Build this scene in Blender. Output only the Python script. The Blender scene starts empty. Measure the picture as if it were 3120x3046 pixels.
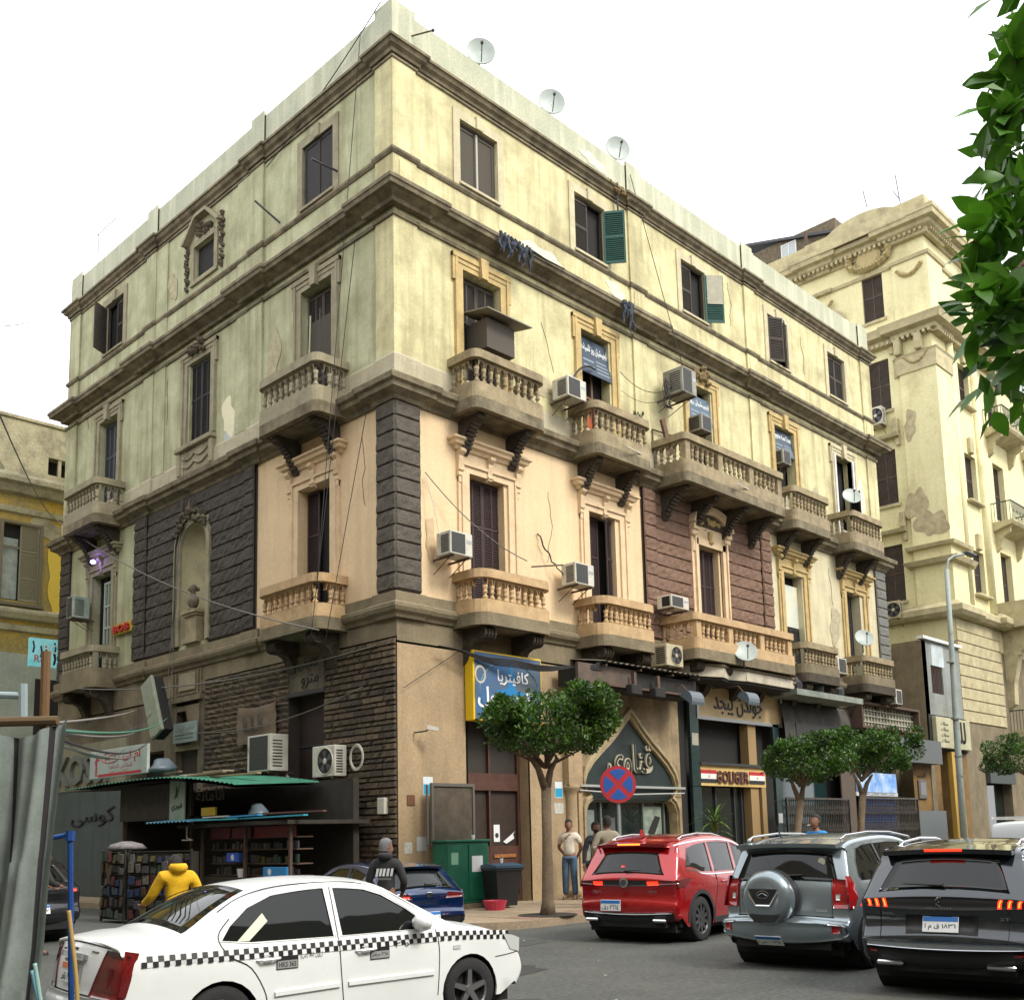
import bpy, bmesh, math, random
from mathutils import Vector, Matrix, geometry
R = math.radians
rng = random.Random(7)
sc = bpy.context.scene
COL = sc.collection
# ---------------------------------------------------------------- camera
cd = bpy.data.cameras.new('camera')
cam = bpy.data.objects.new('camera', cd); COL.objects.link(cam)
PITCH, ROLL, YAW = 0.1406, -0.0230, 0.7720
fw = Vector((math.cos(YAW)*math.cos(PITCH), math.sin(YAW)*math.cos(PITCH), math.sin(PITCH)))
rt = Vector((math.sin(YAW), -math.cos(YAW), 0)); up = rt.cross(fw)
r2 = rt*math.cos(ROLL)+up*math.sin(ROLL); u2 = -rt*math.sin(ROLL)+up*math.cos(ROLL)
CAMPOS = Vector((-14.51, -17.585, 1.65))
m = Matrix.Identity(4)
for i in range(3):
    m[i][0] = r2[i]; m[i][1] = u2[i]; m[i][2] = -fw[i]; m[i][3] = CAMPOS[i]
cam.matrix_world = m
cd.sensor_width = 36; cd.lens = 36*3228.5/3120; cd.shift_y = (2092.4-1523)/3120
cd.clip_start = 0.1; cd.clip_end = 2000
sc.camera = cam
# ---------------------------------------------------------------- world, sun, exposure
SUN_EL, SUN_AZ = R(47), math.atan2(-0.96, 0.12)      # direction towards the sun, from the street side
w = bpy.data.worlds.new('World'); sc.world = w; w.use_nodes = True
nt = w.node_tree; nt.nodes.clear()
sky = nt.nodes.new('ShaderNodeTexSky'); sky.sky_type = 'NISHITA'; sky.sun_disc = False
sky.sun_elevation = SUN_EL; sky.sun_rotation = math.pi/2-SUN_AZ; sky.dust_density = 5; sky.air_density = 1.0
mx = nt.nodes.new('ShaderNodeMixRGB'); mx.inputs[0].default_value = 0.88; mx.inputs[2].default_value = (15.6, 15.8, 16.1, 1)
bg = nt.nodes.new('ShaderNodeBackground'); bg.inputs[1].default_value = 0.075
wo = nt.nodes.new('ShaderNodeOutputWorld')
nt.links.new(sky.outputs[0], mx.inputs[1]); nt.links.new(mx.outputs[0], bg.inputs[0]); nt.links.new(bg.outputs[0], wo.inputs[0])
sd = bpy.data.lights.new('sun', 'SUN'); sd.energy = 1.5; sd.angle = R(16); sd.color = (1, .95, .86)
sun = bpy.data.objects.new('sun', sd); COL.objects.link(sun)
sv = Vector((math.cos(SUN_AZ)*math.cos(SUN_EL), math.sin(SUN_AZ)*math.cos(SUN_EL), math.sin(SUN_EL)))
sun.rotation_euler = sv.to_track_quat('Z', 'Y').to_euler()
sc.view_settings.view_transform = 'Standard'; sc.view_settings.look = 'None'
sc.view_settings.gamma = 1; sc.view_settings.exposure = 1.05; sc.view_settings.use_curve_mapping = False
sc.cycles.max_bounces = 6; sc.cycles.diffuse_bounces = 3; sc.cycles.glossy_bounces = 3; sc.cycles.transmission_bounces = 4
sc.cycles.sample_clamp_indirect = 6
# ---------------------------------------------------------------- materials
MATS = {}
def mat(name, col, rough=.85, metal=0, col2=None, scale=3, mixw=.5, bump=0, bscale=20, streak=0, emis=None, estr=1,
        coat=0, spec=.5, trans=0, alpha=1, dirt=None, dscale=.6, dlo=.5, dhi=.7, sx=1, sz=1, fine=0.0):
    if name in MATS: return MATS[name]
    M = bpy.data.materials.new(name); M.use_nodes = True; t = M.node_tree; N = t.nodes; Lk = t.links
    b = N['Principled BSDF']
    b.inputs['Roughness'].default_value = rough; b.inputs['Metallic'].default_value = metal
    b.inputs['Base Color'].default_value = (*col, 1); b.inputs['Specular IOR Level'].default_value = spec
    b.inputs['Coat Weight'].default_value = coat; b.inputs['Coat Roughness'].default_value = .03
    b.inputs['Transmission Weight'].default_value = trans
    if alpha < 1: b.inputs['Alpha'].default_value = alpha
    if emis: b.inputs['Emission Color'].default_value = (*emis, 1); b.inputs['Emission Strength'].default_value = estr
    if col2 or bump or dirt or fine or streak:
        geo = N.new('ShaderNodeNewGeometry')
        mp = N.new('ShaderNodeMapping'); mp.inputs['Scale'].default_value = (sx, sx, sz)
        Lk.new(geo.outputs['Position'], mp.inputs[0])
        cur = None
        def noise(s, det=6, rgh=.6, src=mp.outputs[0]):
            n = N.new('ShaderNodeTexNoise'); n.inputs['Scale'].default_value = s; n.inputs['Detail'].default_value = det
            n.inputs['Roughness'].default_value = rgh; Lk.new(src, n.inputs['Vector']); return n.outputs[0]
        def ramp(src, lo, hi):
            r = N.new('ShaderNodeMapRange'); r.inputs[1].default_value = lo; r.inputs[2].default_value = hi; Lk.new(src, r.inputs[0]); return r.outputs[0]
        def mix(f, a, bb, mode='MIX'):
            x = N.new('ShaderNodeMixRGB'); x.blend_type = mode
            if isinstance(f, float): x.inputs[0].default_value = f
            else: Lk.new(f, x.inputs[0])
            for k, v in ((1, a), (2, bb)):
                if isinstance(v, tuple): x.inputs[k].default_value = (*v, 1)
                else: Lk.new(v, x.inputs[k])
            return x.outputs[0]
        cur = col
        if col2: cur = mix(ramp(noise(scale), .5-.5*mixw*.6, .5+.5*mixw*.6), cur, col2)
        if fine:
            f2 = ramp(noise(scale*14, 4), .3, .7)
            g = N.new('ShaderNodeMapRange'); g.inputs[3].default_value = 1-fine; g.inputs[4].default_value = 1+fine*.5; Lk.new(f2, g.inputs[0])
            cb = N.new('ShaderNodeCombineColor')
            for k in range(3): Lk.new(g.outputs[0], cb.inputs[k])
            cur = mix(1.0, cur, cb.outputs[0], 'MULTIPLY')
        if streak:
            m2 = N.new('ShaderNodeMapping'); m2.inputs['Scale'].default_value = (1.5, 1.5, .13); Lk.new(geo.outputs['Position'], m2.inputs[0])
            s_ = ramp(noise(1.6, 8, .65, m2.outputs[0]), .48, .74)
            mm = N.new('ShaderNodeMath'); mm.operation = 'MULTIPLY'; mm.inputs[1].default_value = streak; Lk.new(s_, mm.inputs[0])
            cur = mix(mm.outputs[0], cur, dirt or tuple(c*.45 for c in col))
        if dirt:
            d_ = ramp(noise(dscale, 9, .68), dlo, dhi)
            cur = mix(d_, cur, dirt)
        if not isinstance(cur, tuple): Lk.new(cur, b.inputs['Base Color'])
        if bump:
            bp = N.new('ShaderNodeBump'); bp.inputs['Strength'].default_value = bump; bp.inputs['Distance'].default_value = .03
            Lk.new(noise(bscale, 5), bp.inputs['Height']); Lk.new(bp.outputs[0], b.inputs['Normal'])
    MATS[name] = M; return M
def S(h):      # sRGB hex -> linear
    c = [int(h[i:i+2], 16)/255 for i in (0, 2, 4)]
    return tuple(x/12.92 if x <= .04045 else ((x+.055)/1.055)**2.4 for x in c)
# ---------------------------------------------------------------- mesh helpers
IDT = lambda x, y, z: (x, y, z)
FR = lambda u, d, z: (u, -d, z)          # right facade (plane y=0, outward -y)
FL = lambda u, d, z: (-d, u, z)          # left facade (plane x=0, outward -x)
class MB:
    def __init__(s, xf=IDT): s.v = []; s.f = []; s.m = []; s.xf = xf; s.mi = 0; s.sm = []; s.smooth = False
    def add(s, vs, fs):
        o = len(s.v); s.v += [s.xf(*p) for p in vs]
        for f in fs: s.f.append([i+o for i in f]); s.m.append(s.mi); s.sm.append(s.smooth)
        return s
    def box(s, x0, y0, z0, x1, y1, z1):
        vs = [(x, y, z) for x in (x0, x1) for y in (y0, y1) for z in (z0, z1)]
        return s.add(vs, [(0, 1, 3, 2), (4, 6, 7, 5), (0, 4, 5, 1), (2, 3, 7, 6), (0, 2, 6, 4), (1, 5, 7, 3)])
    def bbox(s, x0, y0, z0, x1, y1, z1, b=.01):     # chamfered box
        bm = bmesh.new(); bmesh.ops.create_cube(bm, size=1)
        for v in bm.verts: v.co = Vector(((x0+x1)/2+v.co.x*(x1-x0), (y0+y1)/2+v.co.y*(y1-y0), (z0+z1)/2+v.co.z*(z1-z0)))
        bmesh.ops.bevel(bm, geom=bm.edges[:], offset=b, segments=1, affect='EDGES', clamp_overlap=True)
        bm.verts.index_update()
        s.add([tuple(v.co) for v in bm.verts], [[v.index for v in f.verts] for f in bm.faces]); bm.free(); return s
    def obox(s, c, size, M3):                       # oriented box
        vs = []
        for x in (-.5, .5):
            for y in (-.5, .5):
                for z in (-.5, .5): vs.append(tuple(Vector(c)+M3@Vector((x*size[0], y*size[1], z*size[2]))))
        return s.add(vs, [(0, 1, 3, 2), (4, 6, 7, 5), (0, 4, 5, 1), (2, 3, 7, 6), (0, 2, 6, 4), (1, 5, 7, 3)])
    def prism(s, poly, a, b, ax=0, caps=True):      # poly in the two other axes, extruded along ax from a to b
        n = len(poly)
        def P(p, t): return (t, p[0], p[1]) if ax == 0 else ((p[0], t, p[1]) if ax == 1 else (p[0], p[1], t))
        vs = [P(p, a) for p in poly]+[P(p, b) for p in poly]
        fs = [(i, (i+1) % n, n+(i+1) % n, n+i) for i in range(n)]
        if caps:
            tr = geometry.tessellate_polygon([[Vector((p[0], p[1], 0)) for p in poly]])
            fs += [tuple(t) for t in tr]+[tuple(n+i for i in t)[::-1] for t in tr]
        return s.add(vs, fs)
    def tube(s, pts, r, n=6, caps=True):
        pts = [Vector(p) for p in pts]; vs = []; fs = []
        rr = r if isinstance(r, (list, tuple)) else [r]*len(pts)
        up0 = None
        for i, p in enumerate(pts):
            d = (pts[min(i+1, len(pts)-1)]-pts[max(i-1, 0)]).normalized()
            if up0 is None: up0 = Vector((0, 0, 1)) if abs(d.z) < .9 else Vector((1, 0, 0))
            a = d.cross(up0)
            if a.length < 1e-4: a = d.orthogonal()
            a.normalize(); b_ = a.cross(d).normalized(); up0 = b_
            for k in range(n):
                t = 2*math.pi*k/n; vs.append(tuple(p+(a*math.cos(t)+b_*math.sin(t))*rr[i]))
        for i in range(len(pts)-1):
            for k in range(n): fs.append((i*n+k, i*n+(k+1) % n, (i+1)*n+(k+1) % n, (i+1)*n+k))
        if caps: fs += [tuple(range(n))[::-1], tuple((len(pts)-1)*n+k for k in range(n))]
        return s.add(vs, fs)
    def lathe(s, prof, n=8, c=(0, 0, 0), ax=2, caps=True, a0=0):
        vs = []; fs = []
        for r, h in prof:
            for k in range(n):
                t = 2*math.pi*k/n+a0; x, y = r*math.cos(t), r*math.sin(t)
                q = (x, y, h) if ax == 2 else ((x, h, y) if ax == 1 else (h, x, y))
                vs.append((q[0]+c[0], q[1]+c[1], q[2]+c[2]))
        for i in range(len(prof)-1):
            for k in range(n): fs.append((i*n+k, i*n+(k+1) % n, (i+1)*n+(k+1) % n, (i+1)*n+k))
        if caps: fs += [tuple(range(n))[::-1], tuple((len(prof)-1)*n+k for k in range(n))]
        return s.add(vs, fs)
    def sweep(s, path, prof, closed=False, left=True):   # plan path (x,y), profile (d,z): d offset to the left/right of travel
        P = [Vector(p) for p in path]; n = len(P); k = len(prof); vs = []; fs = []
        sg = 1 if left else -1
        def nrm(a, b):
            d = (b-a).normalized(); return Vector((-d.y, d.x))*sg
        for i in range(n):
            if closed or 0 < i < n-1:
                n1 = nrm(P[i-1], P[i]); n2 = nrm(P[i], P[(i+1) % n]); mm = (n1+n2)
                mm = mm/max(.15, mm.length_squared/2) if mm.length > 1e-6 else n1
            else: mm = nrm(P[0], P[1]) if i == 0 else nrm(P[n-2], P[n-1])
            for d, z in prof: q = P[i]+mm*d; vs.append((q.x, q.y, z))
        for i in range(n if closed else n-1):
            j = (i+1) % n
            for a in range(k): b = (a+1) % k; fs.append((i*k+a, i*k+b, j*k+b, j*k+a))
        if not closed: fs += [tuple(range(k))[::-1], tuple((n-1)*k+a for a in range(k))]
        return s.add(vs, fs)
    def walls(s, u0, u1, z0, z1, holes=(), d=0., reveal=.3):   # face-frame wall with rectangular openings
        us = sorted({u0, u1, *[h[0] for h in holes], *[h[1] for h in holes]}); zs = sorted({z0, z1, *[h[2] for h in holes], *[h[3] for h in holes]})
        us = [x for x in us if u0 <= x <= u1]; zs = [x for x in zs if z0 <= x <= z1]
        for i in range(len(us)-1):
            for j in range(len(zs)-1):
                cu, cz = (us[i]+us[i+1])/2, (zs[j]+zs[j+1])/2
                if any(h[0] < cu < h[1] and h[2] < cz < h[3] for h in holes): continue
                s.add([(us[i], d, zs[j]), (us[i+1], d, zs[j]), (us[i+1], d, zs[j+1]), (us[i], d, zs[j+1])], [(0, 1, 2, 3)])
        for h in holes:
            a, b, c, e = h[:4]; q = d-(h[4] if len(h) > 4 else reveal)
            s.add([(a, d, c), (b, d, c), (b, d, e), (a, d, e), (a, q, c), (b, q, c), (b, q, e), (a, q, e)],
                  [(0, 1, 5, 4), (1, 2, 6, 5), (2, 3, 7, 6), (3, 0, 4, 7)])
        return s
    def cdt(s, outline, holes=(), f=lambda x, y: (x, 0, y), step=None, extra=()):   # filled 2D region lifted by f
        pts = []; edges = []
        loops = [outline]+list(holes)
        for lp in loops:
            o = len(pts); pts += [Vector(p) for p in lp]; edges += [(o+i, o+(i+1) % len(lp)) for i in range(len(lp))]
        if step:
            xs = [p[0] for p in outline]; ys = [p[1] for p in outline]
            x = min(xs)+step/2
            while x < max(xs):
                y = min(ys)+step/2
                while y < max(ys):
                    if inside((x, y), outline) and not any(inside((x, y), h) for h in holes): pts.append(Vector((x, y)))
                    y += step
                x += step
        for e in extra: pts.append(Vector(e))
        V, E, F_, _, _, _ = geometry.delaunay_2d_cdt(pts, edges, [], 0, 1e-5)
        keep = []
        for t in F_:
            c = (sum(V[i].x for i in t)/len(t), sum(V[i].y for i in t)/len(t))
            if inside(c, outline) and not any(inside(c, h) for h in holes): keep.append(tuple(t))
        return s.add([f(v.x, v.y) for v in V], keep)
    def mesh(s, name='m', weld=False):
        me = bpy.data.meshes.new(name); me.from_pydata(s.v, [], s.f)
        me.polygons.foreach_set('material_index', s.m); me.polygons.foreach_set('use_smooth', s.sm); me.update()
        if weld:
            bm = bmesh.new(); bm.from_mesh(me); bmesh.ops.remove_doubles(bm, verts=bm.verts, dist=1e-4)
            bmesh.ops.recalc_face_normals(bm, faces=bm.faces); bm.to_mesh(me); bm.free()
        return me
    def build(s, name, mats, parent=None, loc=None, rz=None, label=None, weld=False):
        me = s.mesh(name, weld)
        for M in (mats if isinstance(mats, (list, tuple)) else [mats]): me.materials.append(M)
        return link(name, me, parent, loc, rz, label)
def link(name, me, parent=None, loc=None, rz=None, label=None):
    o = bpy.data.objects.new(name, me); COL.objects.link(o)
    if parent: o.parent = parent
    if loc is not None: o.location = loc
    if rz is not None: o.rotation_euler = (0, 0, rz) if not isinstance(rz, (tuple, list)) else rz
    if label: o['label'] = label
    return o
def inside(p, poly):
    x, y = p; c = False; j = len(poly)-1
    for i in range(len(poly)):
        xi, yi = poly[i][0], poly[i][1]; xj, yj = poly[j][0], poly[j][1]
        if (yi > y) != (yj > y) and x < (xj-xi)*(y-yi)/(yj-yi)+xi: c = not c
        j = i
    return c
def thing(name, label, cat, loc=(0, 0, 0), rz=0, group=None):
    o = bpy.data.objects.new(name, None); COL.objects.link(o); o.location = loc; o.rotation_euler = (0, 0, rz)
    o['label'] = label; o['category'] = cat
    if group: o['group'] = group
    o.empty_display_size = .1
    return o
def tag(o, label=None, cat=None, group=None, kind=None):
    for k, v in (('label', label), ('category', cat), ('group', group), ('kind', kind)):
        if v: o[k] = v
    return o
def copy_tree(src, loc=None, rz=None, label=None, group=None, parent=None):
    r = src.copy(); COL.objects.link(r)
    if parent is not None: r.parent = parent
    if loc is not None: r.location = loc
    if rz is not None: r.rotation_euler = (0, 0, rz)
    if label: r['label'] = label
    if group: r['group'] = group
    for ch in KIDS(src):
        c = ch.copy(); COL.objects.link(c); c.parent = r
        for g in KIDS(ch):
            d = g.copy(); COL.objects.link(d); d.parent = c
    return r
def KIDS(o): return [c for c in bpy.data.objects if c.parent == o]
def arc(cx, cy, r, a0, a1, n, ry=None):
    return [(cx+r*math.cos(R(a0+(a1-a0)*i/n)), cy+(ry or r)*math.sin(R(a0+(a1-a0)*i/n))) for i in range(n+1)]
RY = {'r': 0, 'l': -math.pi/2}
def place(face, u, z, d=0):          # location + rotation for an object built with x=u, y=-d, z up
    return ((u, -d, z), 0) if face == 'r' else ((-d, u, z), -math.pi/2)
# ---------------------------------------------------------------- writing (Arabic letters are joined here)
FORMS = {'ا': 'ﺍﺎ', 'أ': 'ﺃﺄ', 'ب': 'ﺏﺐﺑﺒ', 'ت': 'ﺕﺖﺗﺘ', 'ة': 'ﺓﺔ', 'ج': 'ﺝﺞﺟﺠ', 'ح': 'ﺡﺢﺣﺤ', 'خ': 'ﺥﺦﺧﺨ', 'د': 'ﺩﺪ', 'ر': 'ﺭﺮ', 'ز': 'ﺯﺰ',
         'س': 'ﺱﺲﺳﺴ', 'ش': 'ﺵﺶﺷﺸ', 'ص': 'ﺹﺺﺻﺼ', 'ط': 'ﻁﻂﻃﻄ', 'ع': 'ﻉﻊﻋﻌ', 'ف': 'ﻑﻒﻓﻔ', 'ق': 'ﻕﻖﻗﻘ', 'ك': 'ﻙﻚﻛﻜ', 'ل': 'ﻝﻞﻟﻠ', 'م': 'ﻡﻢﻣﻤ',
         'ن': 'ﻥﻦﻧﻨ', 'ه': 'ﻩﻪﻫﻬ', 'و': 'ﻭﻮ', 'ي': 'ﻱﻲﻳﻴ', 'ى': 'ﻯﻰ', 'إ': 'ﺇﺈ', 'ض': 'ﺽﺾﺿﻀ', 'ذ': 'ﺫﺬ'}
def arab(t):
    out = []
    for i, c in enumerate(t):
        F_ = FORMS.get(c)
        if not F_: out.append(c); continue
        pv = i > 0 and len(FORMS.get(t[i-1], '')) == 4
        nx = i < len(t)-1 and t[i+1] in FORMS and len(F_) == 4
        out.append(F_[3] if pv and nx else (F_[1] if pv else (F_[2] if nx else F_[0])))
    r_ = ''.join(out[::-1]); res = ''; run = ''
    for c in r_+' ':
        if c.isdigit(): run = c+run; continue
        res += run+c; run = ''
    return res.rstrip()
def text_mesh(txt, width=None, height=None, thick=.004, ar=False, bold=0., res=2):
    c = bpy.data.curves.new('lettering', 'FONT'); c.body = arab(txt) if ar else txt; c.size = 1; c.resolution_u = res
    c.offset = bold; c.align_x = 'LEFT'; c.extrude = 0
    o = bpy.data.objects.new('lettering', c); COL.objects.link(o); bpy.context.view_layer.update()
    me = bpy.data.meshes.new_from_object(o.evaluated_get(bpy.context.evaluated_depsgraph_get()))
    bpy.data.objects.remove(o); bpy.data.curves.remove(c)
    vs = [v.co for v in me.vertices]; x0 = min(v.x for v in vs); x1 = max(v.x for v in vs); y0 = min(v.y for v in vs); y1 = max(v.y for v in vs)
    sx = width/(x1-x0) if width else None; sy = height/(y1-y0) if height else None
    sx = sx or sy; sy = sy or sx
    out = bpy.data.meshes.new('lettering'); V = [((v.x-(x0+x1)/2)*sx, 0, (v.y-(y0+y1)/2)*sy) for v in vs]
    F_ = [list(p.vertices) for p in me.polygons]; bpy.data.meshes.remove(me)
    if thick > .003:
        bm = bmesh.new(); bv = [bm.verts.new(v) for v in V]
        for f in F_:
            try: bm.faces.new([bv[i] for i in f])
            except ValueError: pass
        r_ = bmesh.ops.extrude_face_region(bm, geom=bm.faces[:])
        bmesh.ops.translate(bm, verts=[g for g in r_['geom'] if isinstance(g, bmesh.types.BMVert)], vec=(0, -thick, 0))
        bm.to_mesh(out); bm.free()
    else: out.from_pydata(V, [], F_)
    return out
def letters(txt, M, parent, loc, width=None, height=None, rz=0, ar=False, thick=.004, bold=0., name='lettering'):
    me = text_mesh(txt, width, height, thick, ar, bold); me.materials.append(M)
    return link(name, me, parent, loc, rz)
# ================================================================ MAIN BUILDING
M_cream = mat('cream_plaster', (.70, .65, .37), .9, col2=(.46, .41, .22), scale=1.3, mixw=.8, bump=.3, bscale=7, streak=.85, dirt=(.24, .2, .105), dscale=.8, dlo=.47, dhi=.8, fine=.14)
M_shadeside = mat('shaded_side_plaster', (.53, .53, .34), .9, col2=(.33, .33, .19), scale=1.3, mixw=.8, bump=.3, bscale=7, streak=.9, dirt=(.19, .17, .085), dscale=.8, dlo=.46, dhi=.9, fine=.14)  # cream plaster toned darker and greener, as the side away from the sun
M_peach = mat('peach_plaster', (.76, .57, .35), .9, col2=(.64, .48, .28), scale=.8, mixw=.9, bump=.2, bscale=12, streak=.45, dirt=(.42, .3, .17), dscale=.6, dlo=.55, dhi=.98, fine=.08)
M_corn = mat('grimy_cornice', (.31, .26, .16), .92, col2=(.06, .046, .026), scale=2.6, mixw=.9, bump=.5, bscale=22, streak=.6, dirt=(.06, .05, .03), dscale=1.1, dlo=.52, dhi=.8, fine=.25)
M_trim = mat('ochre_trim', (.60, .44, .19), .9, col2=(.36, .27, .12), scale=3, mixw=.9, bump=.3, bscale=26, dirt=(.2, .15, .08), dscale=1.4, dlo=.56, dhi=.86, fine=.2)
M_tpeach = mat('peach_trim', (.76, .58, .37), .9, col2=(.58, .43, .26), scale=3, mixw=.8, bump=.3, bscale=26, dirt=(.3, .21, .12), dscale=1.2, dlo=.58, dhi=.9, fine=.15)
M_tgreen = mat('weathered_trim', (.36, .32, .21), .9, col2=(.22, .19, .12), scale=3, mixw=.9, bump=.35, bscale=26, dirt=(.1, .08, .05), dscale=1.3, dlo=.55, dhi=.85, fine=.2)
M_bal = mat('balcony_stone', (.42, .34, .20), .92, col2=(.17, .13, .075), scale=3.5, mixw=.9, bump=.4, bscale=28, dirt=(.13, .1, .065), dscale=1.2, dlo=.52, dhi=.8, fine=.25)
M_balp = mat('balcony_peach', (.60, .42, .22), .92, col2=(.38, .25, .13), scale=3.5, mixw=.9, bump=.4, bscale=28, dirt=(.2, .14, .08), dscale=1.2, dlo=.56, dhi=.86, fine=.2)
M_black = mat('black_stone', (.078, .064, .050), .85, col2=(.042, .034, .027), scale=4, mixw=.9, bump=.9, bscale=16, fine=.4)
M_blackc = mat('worn_black_stone', (.125, .107, .082), .85, col2=(.066, .056, .043), scale=4, mixw=.9, bump=.9, bscale=16, fine=.4)
M_brown = mat('brown_stone', (.235, .14, .092), .9, col2=(.155, .09, .06), scale=5, mixw=.9, bump=.9, bscale=18, fine=.4)
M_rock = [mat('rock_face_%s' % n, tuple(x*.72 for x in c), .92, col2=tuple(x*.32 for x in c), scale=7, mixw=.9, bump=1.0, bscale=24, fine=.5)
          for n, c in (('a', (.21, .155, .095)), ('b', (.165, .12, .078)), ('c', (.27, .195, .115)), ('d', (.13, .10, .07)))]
M_joint = mat('dark_joint', (.05, .04, .03), .95, bump=.3)
M_ground = mat('tan_render', (.45, .33, .19), .9, col2=(.29, .21, .12), scale=1.2, mixw=.8, bump=.3, bscale=16, streak=.55, dirt=(.2, .15, .09), dscale=.7, dlo=.55, dhi=.9, fine=.2)
M_band = mat('weathered_band', (.27, .22, .135), .92, col2=(.15, .12, .07), scale=1.6, mixw=.9, bump=.4, bscale=18, streak=.7, dirt=(.11, .09, .055), dscale=.8, dlo=.52, dhi=.82, fine=.25)
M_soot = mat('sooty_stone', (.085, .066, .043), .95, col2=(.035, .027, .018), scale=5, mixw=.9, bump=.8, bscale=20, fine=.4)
M_shut = mat('grey_brown_shutter', (.06, .046, .034), .8, col2=(.035, .027, .022), scale=5, mixw=.8, fine=.3)
M_shutm = mat('maroon_shutter', (.045, .020, .018), .7, col2=(.025, .012, .012), scale=5, mixw=.8, fine=.3)
M_shutg = mat('green_shutter', (.012, .085, .062), .65, col2=(.01, .05, .04), scale=6, mixw=.8, fine=.3)
M_shutd = mat('dark_shutter', (.024, .02, .017), .8, col2=(.012, .011, .01), scale=5, mixw=.8, fine=.3)
M_dark = mat('dark_interior', (.012, .011, .010), .9)
M_glass = mat('window_glass', (.03, .035, .035), .08, spec=.6)
M_white = mat('white_paint', (.74, .74, .70), .6, col2=(.6, .6, .55), scale=6)
M_offw = mat('old_white_metal', (.60, .58, .50), .55, col2=(.44, .41, .33), scale=4, mixw=.7, fine=.12)
M_metal = mat('grey_metal', (.33, .34, .34), .4, .8)
M_rust = mat('rusty_iron', (.12, .07, .045), .85, col2=(.07, .05, .04), scale=12)
M_iron = mat('dark_iron', (.03, .03, .032), .6)
M_wire = mat('black_cable', (.02, .02, .02), .7)
M_wired = mat('grey_cable', (.16, .15, .13), .8)
M_wood = mat('brown_wood', (.17, .09, .045), .75, col2=(.1, .055, .03), scale=9, fine=.3)
XE, YE = 24.2, 17.6
BLD = thing('corner_building', 'four-storey cream and peach corner building with stone balconies and brown shutters', 'building')
WIN_R = [2.77, 7.1, 12.15, 17.25, 21.5]
WIN_L = [2.97, 8.6, 14.4]
# ---- walls, floor by floor
def wallpart(z0, z1, hr, hl, M, ML, pr=0., rev=.3):
    a = MB(FR).walls(0, XE, z0, z1, hr, pr, rev); a.build('wall', M, BLD)
    b = MB(FL).walls(0, YE, z0, z1, hl, pr, rev); b.build('wall', ML, BLD)
hT = [(c-.65, c+.65, 17.68, 19.38, .16) for c in WIN_R]
hTl = [(2.3, 3.65, 17.7, 19.45, .16), (7.98, 9.12, 18.0, 18.98, .12), (13.65, 14.95, 17.7, 19.4, .16)]
wallpart(16.3, 20.22, hT, hTl, M_cream, M_shadeside)
hV = [(c-.65, c+.65, 12.0, 15.37, .3) for c in WIN_R]
hVl = [(2.32, 3.67, 12.0, 15.4, .3), (8.13, 9.27, 12.98, 15.4, .16), (13.8, 15.1, 12.0, 15.35, .3)]
wallpart(11.6, 16.3, hV, hVl, M_cream, M_shadeside)
hU = [(c-.65, c+.65, 6.9, 10.22, .34) for c in WIN_R]
hUl = [(2.35, 3.72, 6.9, 10.22, .34), (7.95, 9.6, 7.1, 9.7, .02), (13.85, 15.2, 6.9, 10.22, .34)]
MB(FR).walls(0, 15.8, 6.6, 11.6, hU[:3]).build('wall', M_peach, BLD); MB(FR).walls(15.8, XE, 6.6, 11.6, hU[3:]).build('wall', mat('pale_cream_plaster', (.66, .60, .40), .9, col2=(.50, .44, .28), scale=1.1, mixw=.9, bump=.3, bscale=7, streak=.6, dirt=(.3, .25, .14), dscale=.8, dlo=.5, dhi=.88, fine=.12), BLD)
# niche shell is built separately, the wall leaves a rectangular gap under the arch
a = MB(FL).walls(0, 5.6, 6.6, 11.6, [hUl[0]]); a.build('wall', M_peach, BLD)
bb = MB(FL).walls(5.6, YE, 6.6, 11.6, [(7.98, 9.6, 7.15, 10.55, .0), hUl[2]]); bb.build('wall', M_shadeside, BLD, label='greenish shade-toned first-floor wall behind the black stone')
for (x0, x1) in ((0, 2.05), (4.05, 5.8)):
    MB(FR).walls(x0, x1, .1, 5.95, (), .0).build('wall', M_ground, BLD, label='tan rendered ground-floor pier')
MB(FR).walls(0, XE, 5.9, 6.6, (), 0).build('wall', M_band, BLD)
MB(FL).walls(0, YE, 5.7, 6.6, (), 0).build('wall', M_band, BLD)
# inner core: back walls, roof slab
k = MB(); k.box(.6, .6, .1, XE-.3, YE-.3, 20.4); k.build('inner_core', M_dark, BLD)
k = MB(); k.box(.02, .02, 20.2, XE-.02, YE-.02, 20.5); k.build('roof', mat('roof_screed', (.35, .32, .26), .9), BLD)
k = MB(); k.add([(XE, .01, .1), (XE, YE, .1), (XE, YE, 21.3), (XE, .01, 21.3)], [(0, 1, 2, 3)]); k.add([(XE, YE, .1), (.01, YE, .1), (.01, YE, 21.3), (XE, YE, 21.3)], [(0, 1, 2, 3)])
k.build('wall', M_cream, BLD, label='rear and end walls')
k = MB(); k.box(.3, .3, 21.2, XE-.3, .301, 20.5)
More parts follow.
